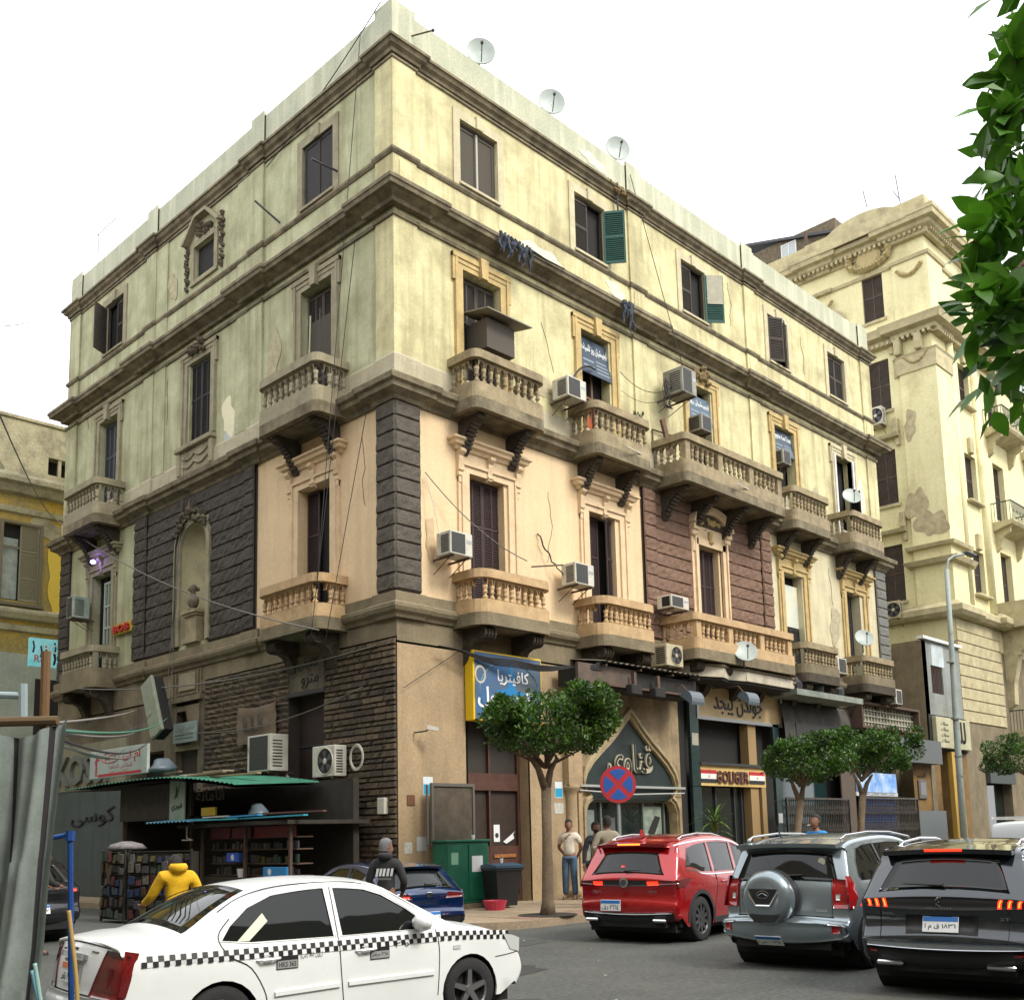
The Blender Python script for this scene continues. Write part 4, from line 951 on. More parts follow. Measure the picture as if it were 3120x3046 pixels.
# last shop of the building, lattice sign
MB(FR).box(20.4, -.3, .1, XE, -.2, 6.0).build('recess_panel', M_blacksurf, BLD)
MB(FR).box(19.7, 0, .15, 20.7, .05, 5.85).build('pier', mat('brown_pier', (.10, .075, .055), .8, fine=.3), BLD)
k = MB(FR)
k.box(20.7, .05, 5.2, 25.5, .5, 5.28); k.box(20.7, .05, 6.05, 25.5, .5, 6.13); k.box(20.7, .05, 5.28, 20.8, .5, 6.05); k.box(25.4, .05, 5.28, 25.5, .5, 6.05); k.build('sign_frame', M_rust, BLD)
MB(FR).box(20.8, .1, 5.28, 25.4, .2, 6.05).build('sign_back', mat('stained_sign', (.30, .29, .22), .8, col2=(.12, .11, .09), scale=5, mixw=.8), BLD)
for i in range(18):
    u = 20.9+i*.25; MB(FR).box(u, .2, 5.3, u+.06, .24, 6.03).build('lattice_bar', mat('stained_bar', (.42, .40, .31), .7, fine=.3), BLD)
for z in (5.45, 5.66, 5.87): MB(FR).box(20.8, .24, z, 25.4, .27, z+.04).build('lattice_bar', MATS['stained_bar'], BLD)
MB(FR).box(23.4, .0, 4.1, 27.3, .5, 5.0).build('grey_box', mat('slate_box', (.11, .12, .12), .7, fine=.2), BLD)
PB = MB(FR).box(20.85, 0, 2.95, 23.9, .1, 3.65).build('poster_panel', mat('sky_poster', (.10, .30, .72), .5, col2=(.62, .74, .86), scale=1.6, mixw=.5), BLD)
for i in range(5): pass
MB(FR).box(20.7, -.02, 2.82, 24.0, .08, 2.95).build('poster_strip', mat('pale_strip', (.5, .52, .55)), BLD)
letters('معرض القاهرة للملابس الجاهزة', M_blacksurf, BLD, (22.4, -.085, 2.885), width=2.6, height=.1, ar=True, thick=.002)
# blue roller shutter behind a folding gate
k = MB(FR)
z = .15
while z < 2.75: k.add([(21.1, .0, z), (23.9, .0, z), (23.9, .05, z+.05), (21.1, .05, z+.05), (23.9, .0, z+.1), (21.1, .0, z+.1)], [(0, 1, 2, 3), (3, 2, 4, 5)]); z += .1
k.build('roller_shutter', mat('blue_shutter', (.02, .075, .26), .5, col2=(.015, .05, .17), scale=3), BLD)
def foldgate(u0, u1, z1, d):
    k = MB(FR); n = int((u1-u0)/.12)
    for i in range(n+1): u = u0+(u1-u0)*i/n; k.box(u, d, .15, u+.022, d+.022, z1)
    for z in (.5, 1.1, 1.7, 2.3):
        for i in range(0, n-1):
            a = u0+(u1-u0)*i/n; b_ = u0+(u1-u0)*(i+1)/n
            k.tube([(a, d+.03, z-.18), (b_, d+.03, z+.18)], .009, 4, False); k.tube([(a, d+.035, z+.18), (b_, d+.035, z-.18)], .009, 4, False)
    k.box(u0, d, z1, u1, d+.05, z1+.06); k.box(u0, d, .15, u0+.06, d+.06, z1); k.box(u1-.06, d, .15, u1, d+.06, z1)
    tag(k.build('folding_gate', mat('dark_gate', (.055, .05, .045), .55, .3, col2=(.1, .085, .07), scale=6), BLD))
foldgate(15.75, 20.0, 2.65, .12); foldgate(20.95, 25.6, 2.72, .1)
# left facade ground floor beyond the stone cladding
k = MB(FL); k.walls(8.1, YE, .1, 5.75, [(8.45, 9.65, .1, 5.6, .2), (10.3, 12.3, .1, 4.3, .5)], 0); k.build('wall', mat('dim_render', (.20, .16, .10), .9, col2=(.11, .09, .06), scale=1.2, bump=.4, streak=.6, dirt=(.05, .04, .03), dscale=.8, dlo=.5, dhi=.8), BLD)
MB(FL).box(10.3, -.6, .1, 12.3, -.5, 4.3).build('recess_panel', M_blacksurf, BLD); MB(FL).box(8.45, -.25, .1, 9.65, -.2, 5.6).build('recess_panel', M_joint, BLD)
k = MB(FL); k.prism([(8.55, 4.3), (8.55, 5.3), (9.0, 5.3), (9.45, 4.7), (9.45, 4.3)], -.05, .0, 1)
k = MB(FL); k.cdt([(8.35, 4.2), (9.75, 4.2), (9.75, 5.45), (8.35, 5.45)], [[(8.75, 4.35), (9.6, 4.35), (9.6, 5.3), (9.1, 5.3)]], f=lambda x, z: (x, .02, z)); k.build('panel_surround', M_band, BLD)
for u in (8.25, 8.4, 9.62, 9.78): MB(FL).box(u, .0, 5.7, u+.07, .05, 6.4).build('fluting', M_band, BLD)
MB(FL).box(8.2, 0, 5.55, 9.9, .1, 5.7).build('moulding', M_band, BLD); MB(FL).bbox(8.6, 0, 5.85, 9.5, .04, 6.35, .02).build('moulding', M_tgreen, BLD)
# cream sign band with big letters, slate cladding below
SB = MB(FL).box(12.4, 0, 3.4, YE, .1, 4.85).build('sign_band', mat('cream_band', (.27, .25, .16), .8, col2=(.2, .19, .125), scale=3, mixw=.6), BLD)
for i in range(8): MB(FL).box(12.42+i*.65, .1, 3.42, 12.42+i*.65+.64, .112, 4.83).build('band_panel', MATS['cream_band'], SB)
letters('KOSSI', mat('dull_letter', (.16, .17, .15), .5, .3), SB, (-.12, 15.3, 4.05), width=3.7, height=.95, thick=.1, bold=.02, rz=-math.pi/2)
MB(FL).box(12.4, 0, .1, YE, .06, 3.4).build('cladding', mat('slate_cladding', (.045, .06, .065), .35, col2=(.03, .04, .043), scale=2, spec=.5), BLD)
for i in range(5):
    for j in range(3): MB(FL).box(12.42+i*1.04, .06, .15+j*1.08, 12.42+i*1.04+1.03, .075, .15+j*1.08+1.07).build('cladding_slab', MATS['slate_cladding'], BLD)
letters('كوسى', M_blacksurf, BLD, (-.08, 14.6, 2.55), width=3.0, height=.6, ar=True, thick=.03, rz=-math.pi/2)
# cafe door on the stone wall, with old signboard
MB(FL).box(2.6, -.35, .1, 4.1, -.3, 5.15).build('door', mat('dark_red_door', (.035, .018, .013), .7, col2=(.022, .012, .01), scale=3, fine=.3), BLD)
for z in (1.9, 2.6, 3.9): MB(FL).box(2.62, -.3, z, 4.08, -.27, z+.05).build('door_rail', M_iron, BLD)
MB(FL).box(2.55, .0, 5.1, 4.15, .1, 5.2).build('lintel', M_iron, BLD)
DS = MB(FL).box(2.55, .03, 5.2, 3.95, .1, 6.05).build('old_signboard', mat('sooty_board', (.13, .105, .07), .8, col2=(.06, .05, .035), scale=3), None)
tag(DS, 'sooty old cafe signboard over the dark doorway in the stone wall', 'sign')
letters('كافيتريا', M_blacksurf, DS, (-.105, 3.2, 5.82), width=.85, height=.28, ar=True, thick=.01, rz=-math.pi/2); letters('مترو', M_blacksurf, DS, (-.105, 3.1, 5.42), width=.7, height=.3, ar=True, thick=.01, rz=-math.pi/2)
# ================================================================ NEIGHBOURS
M_ny = mat('yellow_cream_plaster', (.78, .72, .43), .9, col2=(.62, .56, .31), scale=.7, mixw=.9, bump=.2, streak=.3, dirt=(.4, .33, .17), dscale=.7, dlo=.55, dhi=.9, fine=.1)
M_nyt = mat('yellow_cream_trim', (.58, .51, .30), .9, col2=(.34, .29, .17), scale=2.5, mixw=.9, bump=.5, bscale=22, dirt=(.15, .12, .07), dscale=1, dlo=.53, dhi=.82, fine=.2)
M_peel = mat('peeling_patch', (.36, .29, .17), .95, col2=(.55, .48, .3), scale=4, mixw=.6, bump=.8, fine=.3)
NB = thing('ornate_building', 'tall ornate yellow-cream building with shuttered windows behind the far end', 'building')
NX = 31.0
NL = lambda u, d, z: (NX-d, u, z)
NRr = lambda u, d, z: (u, -d, z)
wz = [(11.7, 14.3), (16.2, 18.75), (20.65, 23.1), (25.1, 27.5)]
hw = [(2.05, 3.05, a, b_, .25) for a, b_ in wz]+[(6.6, 7.7, a, b_, .25) for a, b_ in wz]
MB(NL).walls(0, 16, 9.6, 29.0, hw).build('wall', M_ny, NB)
MB(NL).walls(0, 16, .1, 9.6, ()).build('wall', M_ground, NB)
sl = [(33.7, 35.0, 12.05, 14.1, .35), (33.7, 35.0, 16.45, 18.7, .35), (33.8, 35.0, 21.1, 23.1, .35)]
MB(NRr).walls(NX, 36.2, 9.6, 29.0, sl).build('wall', M_ny, NB)
MB(NRr).walls(36.2, 60, 9.6, 29.0, [(37.2, 38.6, a, b_+.3, .4) for a, b_ in wz]+[(42, 43.4, a, b_+.3, .4) for a, b_ in wz]+[(47, 48.4, a, b_+.3, .4) for a, b_ in wz]).build('wall', M_ny, NB)
MB(NRr).walls(NX, 60, 5.0, 9.6, ()).build('wall', M_band, NB); MB(NRr).walls(NX, 60, .1, 5.0, [(33, 36, .1, 4.3, .4), (38.5, 42, .1, 4.3, .4), (44, 48, .1, 4.3, .4)]).build('wall', M_band, NB)
k = MB(); k.box(NX+.5, .6, .1, 60, 15.9, 29.2); k.build('inner_core', M_dark, NB)
k = MB(); k.box(NX+.02, .02, 28.9, 60, 16, 29.1); k.build('roof', MATS['roof_screed'], NB)
pth = [(60, 0), (36.3, 0), (36.3, -.3), (35.6, -.3), (35.6, 0), (32.6, 0), (32.6, -.16), (NX-.16, -.16), (NX-.16, 1.55), (NX, 1.55), (NX, 4.6), (NX-.12, 4.6), (NX-.12, 5.6), (NX, 5.6), (NX, 16)]
pth2 = [(33.2, 0), (32.6, 0), (32.6, -.16), (NX-.16, -.16), (NX-.16, 1.55), (NX, 1.55), (NX, 1.8)]
def ncorn(prof, label=None): MB().sweep(pth2 if 12 < prof[0][1] < 23 else pth, prof, left=True).build('cornice', M_nyt, NB, label=label)
ncorn([(-.1, 28.3), (.1, 28.3), (.15, 28.5), (.35, 28.6), (.4, 28.75), (.62, 28.8), (.65, 29.0), (.7, 29.05), (.7, 29.25), (-.1, 29.5)], 'projecting roof cornice')
ncorn([(-.3, 29.4), (.1, 29.4), (.1, 30.1), (-.3, 30.1)]); ncorn([(-.1, 23.75), (.15, 23.75), (.2, 23.9), (.5, 24.0), (.55, 24.2), (.6, 24.35), (-.1, 24.6)])
ncorn([(-.1, 27.3), (.08, 27.3), (.12, 27.45), (-.1, 27.5)]); ncorn([(-.1, 13.75), (.2, 13.8), (.25, 13.95), (-.1, 14.05)]); ncorn([(-.1, 13.0), (.25, 13.05), (.35, 13.25), (-.1, 13.35)])
ncorn([(-.1, 10.6), (.3, 10.65), (.45, 10.8), (.45, 11.05), (.1, 11.3), (-.1, 11.35)]); ncorn([(-.1, 22.0), (.06, 22.0), (.08, 22.75), (.14, 22.85), (-.1, 22.9)])
for z0, z1, a in ((11.3, 22.0, 0), (24.5, 27.3, 0)):
    k = MB(); k.box(NX-.16, -.16, z0, 32.5, .01, z1); k.box(NX-.16, .01, z0, NX+.01, 1.5, z1); k.build('pilaster', M_ny, NB)
for u in (32.75, 35.45): 
    k = MB(); k.smooth = True; k.lathe([(.2, 11.3), (.2, 23.6)], 12, (u, -.05, 0)); k.build('slender_column', M_ny, NB)
M_nsh = mat('old_brown_blind', (.085, .06, .045), .8, col2=(.055, .04, .03), scale=5, fine=.3)
for i, (a, b_) in enumerate(wz):
    for yc in (2.55, 7.15):
        o = link('window', leaf_mesh(1.0, b_-a, 2, (.5,), M_nsh, .07), NB, (NX+.12, yc+.5, a), -math.pi/2)
        k = MB(lambda x, y, z: (x, y, z)); k.box(-.1, -.2, -.14, 1.1, .02, 0); k.build('sill', M_nyt, o)
        if i < 3 and yc < 3:
            q = MB(); q.sweep([(1.3, -.1), (-.3, -.1)], [(0, b_-a+.45), (.3, b_-a+.5), (.35, b_-a+.65), (0, b_-a+.75)], left=True); q.box(-.3, -.25, b_-a+.1, -.12, .0, b_-a+.45); q.box(1.12, -.25, b_-a+.1, 1.3, 0, b_-a+.45); q.build('window_hood', M_nyt, o)
for (a, b_) in ((12.05, 14.1), (16.45, 18.7), (21.1, 23.1)):
    o = link('window', leaf_mesh(1.3, b_-a, 2, (.5,), M_nsh, .07), NB, (33.7, .25, a), 0)
    MB().bbox(-.15, -.5, -.15, 1.45, -.2, 0, .04).build('sill', M_nyt, o); MB().bbox(.45, -.42, b_-a+.05, .85, -.2, b_-a+.8, .03).build('keystone', M_nyt, o)
for a, b_ in wz:
    for u in (37.2, 42, 47): link('window', leaf_mesh(1.4, b_-a+.3, 2, (.5,), M_nsh, .08), NB, (u, .3, a), 0)
def ibalc(u0, u1, z, d, parent=NB):
    k = MB(); k.prism([(0, z), (-d-.08, z), (-d-.08, z-.08), (-d, z-.2), (-d*.6, z-.28), (0, z-.45)], u0, u1, 0)
    o = k.build('balcony', M_nyt, parent)
    for uu in (u0+.25, u1-.4):
        c = MB(); c.prism([(0, z-.4), (-d*.8, z-.25), (-d*.75, z-.5), (-d*.4, z-.7), (-d*.25, z-1.2), (0, z-1.4)], uu, uu+.2, 0); c.build('console', M_nyt, o)
    g = MB(FR); n = int((u1-u0)/.14)
    for i in range(n+1): u = u0+(u1-u0)*i/n; g.tube([(u, d, z), (u, d+.06, z+.3), (u, d, z+.9)], .015, 4, False)
    for i in range(int(d/.14)+1):
        for u in (u0, u1): g.tube([(u, i*.14, z), (u, i*.14, z+.9)], .015, 4, False)
    g.box(u0-.02, d-.02, z+.88, u1+.02, d+.03, z+.93); g.box(u0-.02, 0, z+.88, u0+.02, d, z+.93); g.box(u1-.02, 0, z+.88, u1+.02, d, z+.93)
    for i in range(0, n, 3): g.lathe([(.09, -.01), (.09, .01)], 8, (u0+(i+1.5)*(u1-u0)/n, d+.04, z+.45), 1)
    g.build('iron_railing', mat('green_iron', (.05, .07, .06), .6, .3), o)
for z in (20.6, 15.9): ibalc(36.5, 39.8, z, .9); ibalc(41.4, 44.2, z, .9); ibalc(46.3, 49.2, z, .9)
ibalc(36.6, 40.0, 6.0, 1.0); ibalc(42, 46, 6.0, 1.0)
# big bracketed bay over the street on the ornate building
k = MB(FR); k.box(36.0, 0, 10.7, 52, 1.4, 11.9); k.box(36.0, 1.35, 11.9, 52, 1.45, 12.6); k.build('projecting_bay', M_nyt, NB)
for u in (36.5, 40.3, 44.5):
    c = MB(); c.prism([(0, 10.7), (-1.3, 10.7), (-1.3, 10.4), (-.9, 10.0), (-.6, 9.2), (-.35, 8.2), (-.3, 7.2), (0, 7.0)], u, u+.5, 0); c.build('console', M_nyt, NB)
    c = MB(); r_ = random.Random(int(u))
    for i in range(16): q = r_.uniform(.1, .2); c.lathe([(q*.3, -q), (q, 0), (q*.3, q)], 5, (u-.1+r_.random()*.7, -.6-r_.random()*.6, 9.4+r_.random()*1.1), 0, a0=i)
    c.build('carved_garland', M_nyt, NB)
# rusticated lower wall joints, cartouche, garlands, peeling plaster
for i in range(9): MB(FR).box(NX, .0, 6.1+i*.5, 36.0, .05, 6.1+i*.5+.45).build('stone_course', M_nyt, NB)
c = MB(); r_ = random.Random(8); CX = NX-.2
for i in range(40):
    t = i/40*2*math.pi; q = r_.uniform(.12, .22); c.lathe([(q*.3, -q), (q, 0), (q*.3, q)], 5, (CX, 2.55+1.0*math.cos(t), 28.25+.55*math.sin(t)), 0, a0=i)
c.lathe([(.5, -.1), (.62, 0), (.3, .12)], 12, (CX, 2.55, 28.2), 0)
c.build('cartouche', mat('stained_carving', (.45, .36, .18), .9, bump=.8, fine=.3), NB)
arch = [(NX, 4.2)]
k = MB(); A = [(2.55+2.0*math.cos(math.pi*i/14), 29.0+1.0*math.sin(math.pi*i/14)) for i in range(15)]
k.prism([(y, z) for y, z in A], NX-.75, NX, 0); k.prism([(2.55+(y-2.55)*1.08, 29.0+(z-29)*1.12) for y, z in A], NX-.85, NX-.6, 0); k.build('arched_gable', M_nyt, NB)
for yc, zz, wd in ((.7, 26.6, .55), (5.1, 26.4, .6), (.7, 22.4, .5)):
    c = MB()
    for i in range(16):
        t = -1+2*i/15; q = .09+.05*r_.random(); c.lathe([(q*.3, -q), (q, 0), (q*.3, q)], 5, (NX-.2, yc+wd*t, zz+.35*t*t), 0, a0=i)
    c.build('carved_garland', MATS['stained_carving'], NB)
def patch(xf, cu, cz, ru, rz_, seed, M, par, d=.012):
    r_ = random.Random(seed); P = []
    for i in range(26):
        a = 2*math.pi*i/26; q = .85+.22*math.sin(2*a+seed)+.13*math.sin(5*a+seed*2)+r_.uniform(-.05, .05); P.append((cu+ru*q*math.cos(a), cz+rz_*q*math.sin(a)))
    dd = d+.0007*(seed % 16); k = MB(xf); k.cdt(P, f=lambda x, z: (x, dd, z)); k.build('peeled_plaster', M, par)
for a in ((.6, 14.9, .75, .8, 1), (1.2, 15.9, .5, .9, 2), (4.6, 25.6, .6, .8, 3), (1.2, 19.6, .35, .7, 4)): patch(NL, a[0], a[1], a[2], a[3], a[4], M_peel, NB, .175)
patch(NL, .8, 11.0, .8, .25, 6, mat('white_patch', (.8, .78, .6), .9), NB, .18)
# roof hut behind and rods
HT = thing('roof_hut', 'small brown brick hut with a white window on the neighbouring roof', 'hut')
k = MB(); k.box(34, 5.6, 29, 42, 10.6, 33.0); k.build('wall', mat('brown_brick', (.20, .16, .10), .95, col2=(.11, .085, .055), scale=6, bump=.8, fine=.4), HT)
k = MB(); k.add([(33.8, 5.4, 32.2), (33.8, 10.9, 33.7), (42, 10.9, 33.7), (42, 5.4, 32.2), (33.8, 5.4, 32.05), (33.8, 10.9, 33.55), (42, 10.9, 33.55), (42, 5.4, 32.05)], [(0, 1, 2, 3), (4, 5, 6, 7), (0, 1, 5, 4), (0, 3, 7, 4), (1, 2, 6, 5), (2, 3, 7, 6)])
k.build('roof', mat('dark_sheet', (.05, .05, .06), .6), HT)
wf = MB(); wf.box(33.93, 7.8, 31.9, 33.99, 8.7, 31.97); wf.box(33.93, 7.8, 32.63, 33.99, 8.7, 32.7); wf.box(33.93, 7.8, 31.97, 33.99, 7.87, 32.63); wf.box(33.93, 8.63, 31.97, 33.99, 8.7, 32.63); wf.box(33.93, 8.22, 31.97, 33.99, 8.28, 32.63); W_ = wf.build('window', M_white, HT)
MB().box(33.95, 7.87, 31.97, 33.97, 8.63, 32.63).build('pane', mat('milky_pane', (.42, .46, .46), .3), W_)
k = MB(); k.tube([(33.5, 7.0, 30.5), (33.5, 7.0, 32.6)], .09, 8); k.build('pipe', M_rust, HT)
for (x, y, z, h_) in ((NX, .9, 30.1, 1.6), (NX, 2.5, 30.8, .9)):
    k = MB(); k.tube([(x, y, z), (x-.05, y+.12, z+h_)], .035, 5)
    if h_ > 1: k.tube([(x, y+.04, z+.4), (x, y+.3, z+.9)], .03, 5)
    tag(k.build('roof_rod', mat('grey_rod', (.2, .22, .24), .6)), 'taller forked iron rod on the ornate roof corner' if h_ > 1 else 'short plain iron rod on the ornate roof parapet', 'rod')
# infill wall with barred window between the two buildings
IN = thing('infill_building', 'low grey rendered infill building with a barred window between the two facades', 'building')
MB(FR).walls(27.2, 30.95, 4.9, 9.2, [(27.95, 29.1, 7.05, 8.2, .3)], .05).build('wall', mat('grey_render', (.20, .20, .16), .9, col2=(.29, .32, .31), scale=1, mixw=.8, streak=.6, bump=.3, fine=.15), IN)
k = MB(FR); k.walls(24.2, 27.2, .1, 9.0, (), -1.2); k.build('wall', M_band, IN); k = MB(); k.box(27.2, -.05, .1, 27.6, 1.2, 9.15); k.build('side_pier', MATS['pale_render'] if False else M_band, IN)
MB(FR).box(27.1, -.1, 9.2, 31.0, .2, 9.32).build('coping', M_white, IN)
o = MB(FR).box(27.95, -.25, 7.05, 29.1, -.2, 8.2).build('window', M_dark, IN)
for i in range(8):
    u = 28.02+i*.14; MB(FR).box(u, .0, 7.05, u+.03, .03, 8.2).build('window_bar', M_rust, o)
MB(FR).box(28.1, .05, 8.2, 29.3, .06, 9.1).build('pale_patch', mat('blue_white_patch', (.5, .56, .6), .9, col2=(.38, .42, .4), scale=2), IN)
MB(FR).walls(25.6, 31, .1, 4.9, [(28.2, 29.0, .1, 4.7, .5)], .02).build('wall', mat('orange_render', (.26, .14, .035), .85, col2=(.15, .09, .03), scale=2, bump=.3, streak=.4, fine=.2), IN, label='orange rendered shop wall')
MB(FR).box(28.2, -.7, .1, 29.0, -.5, 4.7).build('doorway', M_dark, IN)
MB(FR).bbox(25.9, .02, 2.75, 26.6, .1, 3.5, .03).build('wall_panel', mat('grey_panel2', (.12, .11, .1), .7), IN); MB(FR).box(26.0, .1, 2.9, 26.5, .11, 3.4).build('panel_face', mat('slate', (.2, .2, .2)), IN)
letters('النصر', M_blacksurf, IN, (26.25, -.04, 3.65), width=.8, height=.2, ar=True, thick=.01)
CS = MB(FR).bbox(27.5, .1, 4.8, 30.9, .3, 6.05, .02).build('shop_sign', mat('cream_sign_old', (.46, .43, .27), .6, col2=(.36, .33, .2), scale=2, fine=.1)); tag(CS, 'square cream shop sign with dark calligraphy beside the lamp post', 'sign')
letters('للا', M_blacksurf, CS, (29.9, -.31, 5.5), width=.9, height=.9, ar=True, thick=.01, bold=.02)
for i in range(4): letters('محلات', mat('dark_green_letter', (.04, .07, .04)), CS, (28.25, -.31, 5.8-i*.23), width=.7, height=.15, ar=True, thick=.005)
MB(FR).box(27.3, .02, 4.7, 31.05, .09, 6.15).build('sign_backing', M_blacksurf, IN)
MB(FR).box(29.0, .02, .1, 30.0, .2, 4.7).build('yellow_pier', mat('yellow_pier', (.5, .3, .05), .7, fine=.2), IN)
MB(FR).box(25.6, .02, .1, 28.15, .14, 2.3).build('shop_front', mat('dark_green_front', (.025, .04, .035), .3), IN)
# ornate building shops
for u0, u1, c_ in ((33, 36, (.05, .06, .055)), (38.5, 42, (.03, .03, .03)), (44, 48, (.04, .045, .05))):
    MB(FR).box(u0, -.5, .1, u1, -.4, 4.3).build('shop_window', M_dglass, NB); MB(FR).box(u0, -.2, 3.5, u1, .2, 4.2).build('awning_box', mat('awn%d' % u0, c_, .7), NB)
# ---- left neighbour, yellow peeling wall
LB = thing('yellow_building', 'old yellow building with peeling plaster and louvred shutter across the side street', 'building')
YN = 23.0; FN = lambda u, d, z: (u, YN-d, z)
M_oy = mat('peeling_yellow_plaster', (.40, .26, .03), .95, col2=(.26, .21, .08), scale=.8, mixw=.55, bump=.6, bscale=10, dirt=(.17, .16, .1), dscale=1.0, dlo=.54, dhi=.66, streak=.4, fine=.3)
M_oc = mat('grey_cream_render', (.42, .38, .24), .95, col2=(.24, .22, .14), scale=.9, mixw=.8, bump=.5, dirt=(.1, .09, .06), dscale=.9, dlo=.5, dhi=.75, fine=.25)
MB(FN).walls(-14, 4, 8.9, 15.0, [(-.1, 1.25, 10.9, 13.85, .2), (-6.5, -5.2, 10.9, 13.85, .2)]).build('wall', M_oy, LB)
MB(FN).walls(-14, 4, 15.0, 18.0, [(1.45, 2.6, 16.05, 16.75, .5)], .05).build('wall', M_oc, LB)
MB(FN).walls(-14, 4, 0, 8.9, ()).build('wall', mat('whitewashed_wall', (.34, .37, .31), .9, col2=(.25, .28, .24), scale=1, streak=.5, fine=.15), LB)
k = MB(); k.box(-14, YN+.6, 0, 4, 36, 17.9); k.build('inner_core', M_dark, LB); MB().box(-14, YN, 17.85, 4, 36, 18.0).build('roof', M_oc, LB)
for pr in ([(0, 15.0), (.2, 15.05), (.35, 15.3), (.5, 15.4), (.5, 15.6), (0, 15.9)], [(0, 14.25), (.1, 14.3), (.15, 14.5), (0, 14.55)], [(0, 10.15), (.2, 10.2), (.3, 10.4), (.3, 10.5), (0, 10.65)], [(0, 9.7), (.1, 9.75), (.1, 9.95), (0, 10.0)], [(0, 18.0), (.12, 18.0), (.12, 18.12), (-.4, 18.2)]):
    MB().sweep([(-14, YN), (4, YN)], pr, left=False).build('cornice', M_oc, LB)
patch(FN, -1.6, 16.2, 1.4, .9, 21, mat('bare_brick_patch', (.2, .19, .12), .95, col2=(.12, .12, .08), scale=8, bump=.9), LB, .07); patch(FN, 1.5, 13.9, .6, .5, 22, M_oc, LB, .02); patch(FN, 1.9, 12.0, .4, 1.6, 23, mat('bright_yellow_patch', (.60, .43, .06), .95, bump=.6), LB, .02); patch(FN, -1.0, 12.2, .4, 1.2, 24, MATS['bright_yellow_patch'], LB, .02)
MB(FN).box(1.4, -.5, 16.0, 2.7, -.45, 16.8).build('opening_back', M_dark, LB); MB(FN).box(1.85, -.1, 16.05, 1.97, .02, 16.75).build('opening_bar', M_oc, LB)
k = MB(FN); k.box(-.22, 0, 10.8, -.1, .08, 13.95); k.box(1.25, 0, 10.8, 1.37, .08, 13.95); k.box(-.1, 0, 13.85, 1.25, .08, 13.95); k.box(-.3, 0, 10.68, 1.45, .14, 10.8)
o = k.build('window', mat('weathered_wood', (.13, .11, .07), .85), LB)
q = link('shutter', leaf_mesh(.72, 2.95, 1, (.3, .66), mat('olive_shutter', (.20, .18, .11), .8, fine=.2), .07), o, (.53, YN+.02, 10.9), 0); MB(FN).box(-.1, -.2, 10.9, 1.25, -.18, 13.85).build('window_back', M_dark, o)
MB(FN).box(-.05, -.12, 10.95, .5, -.1, 13.3).build('curtain', mat('grey_curtain', (.2, .23, .2), .9, col2=(.3, .33, .3), scale=5), o); MB(FN).box(-.1, -.02, 12.9, .53, 0, 12.98).build('transom', MATS['weathered_wood'], o)
MB(FN).box(1.3, 0, 5.5, 2.2, .02, 8.0).build('doorway', M_dark, LB)
LS = MB(lambda x, y, z: (x, 20-y, z)).box(-.15, 0, 7.95, 1.25, .18, 8.95).build('light_box', mat('pale_blue_lightbox', (.10, .36, .40), .4, col2=(.3, .5, .5), scale=3, emis=(.1, .33, .36), estr=.35)); tag(LS, 'pale blue shop light box beside the left end balcony', 'sign')
letters('BOB', mat('letter_lightblue', (.55, .75, .78), .5), LS, (.72, 19.81, 8.6), width=.85, height=.32, thick=.01, bold=.02); letters('R', mat('letter_red', (.5, .03, .04)), LS, (.1, 19.81, 8.22), height=.25, thick=.01)
c = MB(lambda x, y, z: (x, 20-y, z)); r_ = random.Random(3)
for i in range(9): x = -.1+r_.random()*1.2; z = 8.0+r_.random()*.5; c.prism([(x, z), (x+.04, z+.2), (x, z+.4), (x+.06, z+.42), (x+.1, z+.2), (x+.07, z)], .182, .186, 1)
c.build('silhouette_print', mat('navy_print', (.01, .03, .08)), LS)

k = MB()
for z, sz in ((28.42, .2), (23.6, .16)):
    for i in range(44): y = -.1+i*.24; k.box(NX-.16-sz*1.3, y, z, NX-.02, y+.12, z+sz)
    for i in range(80): x = NX-.1+i*.24; k.box(x, -.16-sz*1.3, z, x+.12, .0, z+sz)
tag(k.build('dentils', M_nyt, NB), kind='stuff')
for y in (.35, 1.3, 3.6, 4.6): MB(NL).bbox(y, 0, 22.9, y+.32, .42, 23.7, .05).build('bracket', M_nyt, NB)
for z in (15.0, 19.4): MB(NL).bbox(1.75, 0, z-.02, 1.98, .3, z+.7, .04).build('bracket', M_nyt, NB)
# asphalt repairs and a manhole cover
r_ = random.Random(41)
for cx, cy, rx, ry, c_ in ((-5.6, -7.9, 1.5, .6, .7), (-2.6, -5.6, .9, .5, 1.25), (-7.6, -9.9, 1.2, .8, .78), (1.5, -9, 1.6, .7, 1.2)):
    P = [(cx+rx*math.cos(2*math.pi*i/18)*r_.uniform(.8, 1.1), cy+ry*math.sin(2*math.pi*i/18)*r_.uniform(.8, 1.1)) for i in range(18)]; k = MB(); k.cdt(P, f=lambda x, y: (x, y, .004)); tag(k.build('road', mat('asphalt_patch%d' % int(c_*100), (.062*c_, .064*c_, .058*c_), .8, col2=(.045*c_, .046*c_, .042*c_), scale=3, bump=.6, bscale=80, fine=.5)), kind='structure')
MH = thing('manhole_cover', 'round dark iron manhole cover in the road', 'manhole cover', (-6.3, -8.6, .0)); MB().lathe([(.33, 0), (.33, .007), (.30, .008)], 28).build('ring', M_rust, MH); k = MB()
for i in range(7): k.box(-.24, -.21+i*.07, .008, .24, -.18+i*.07, .012)
k.build('ribs', M_iron, MH)

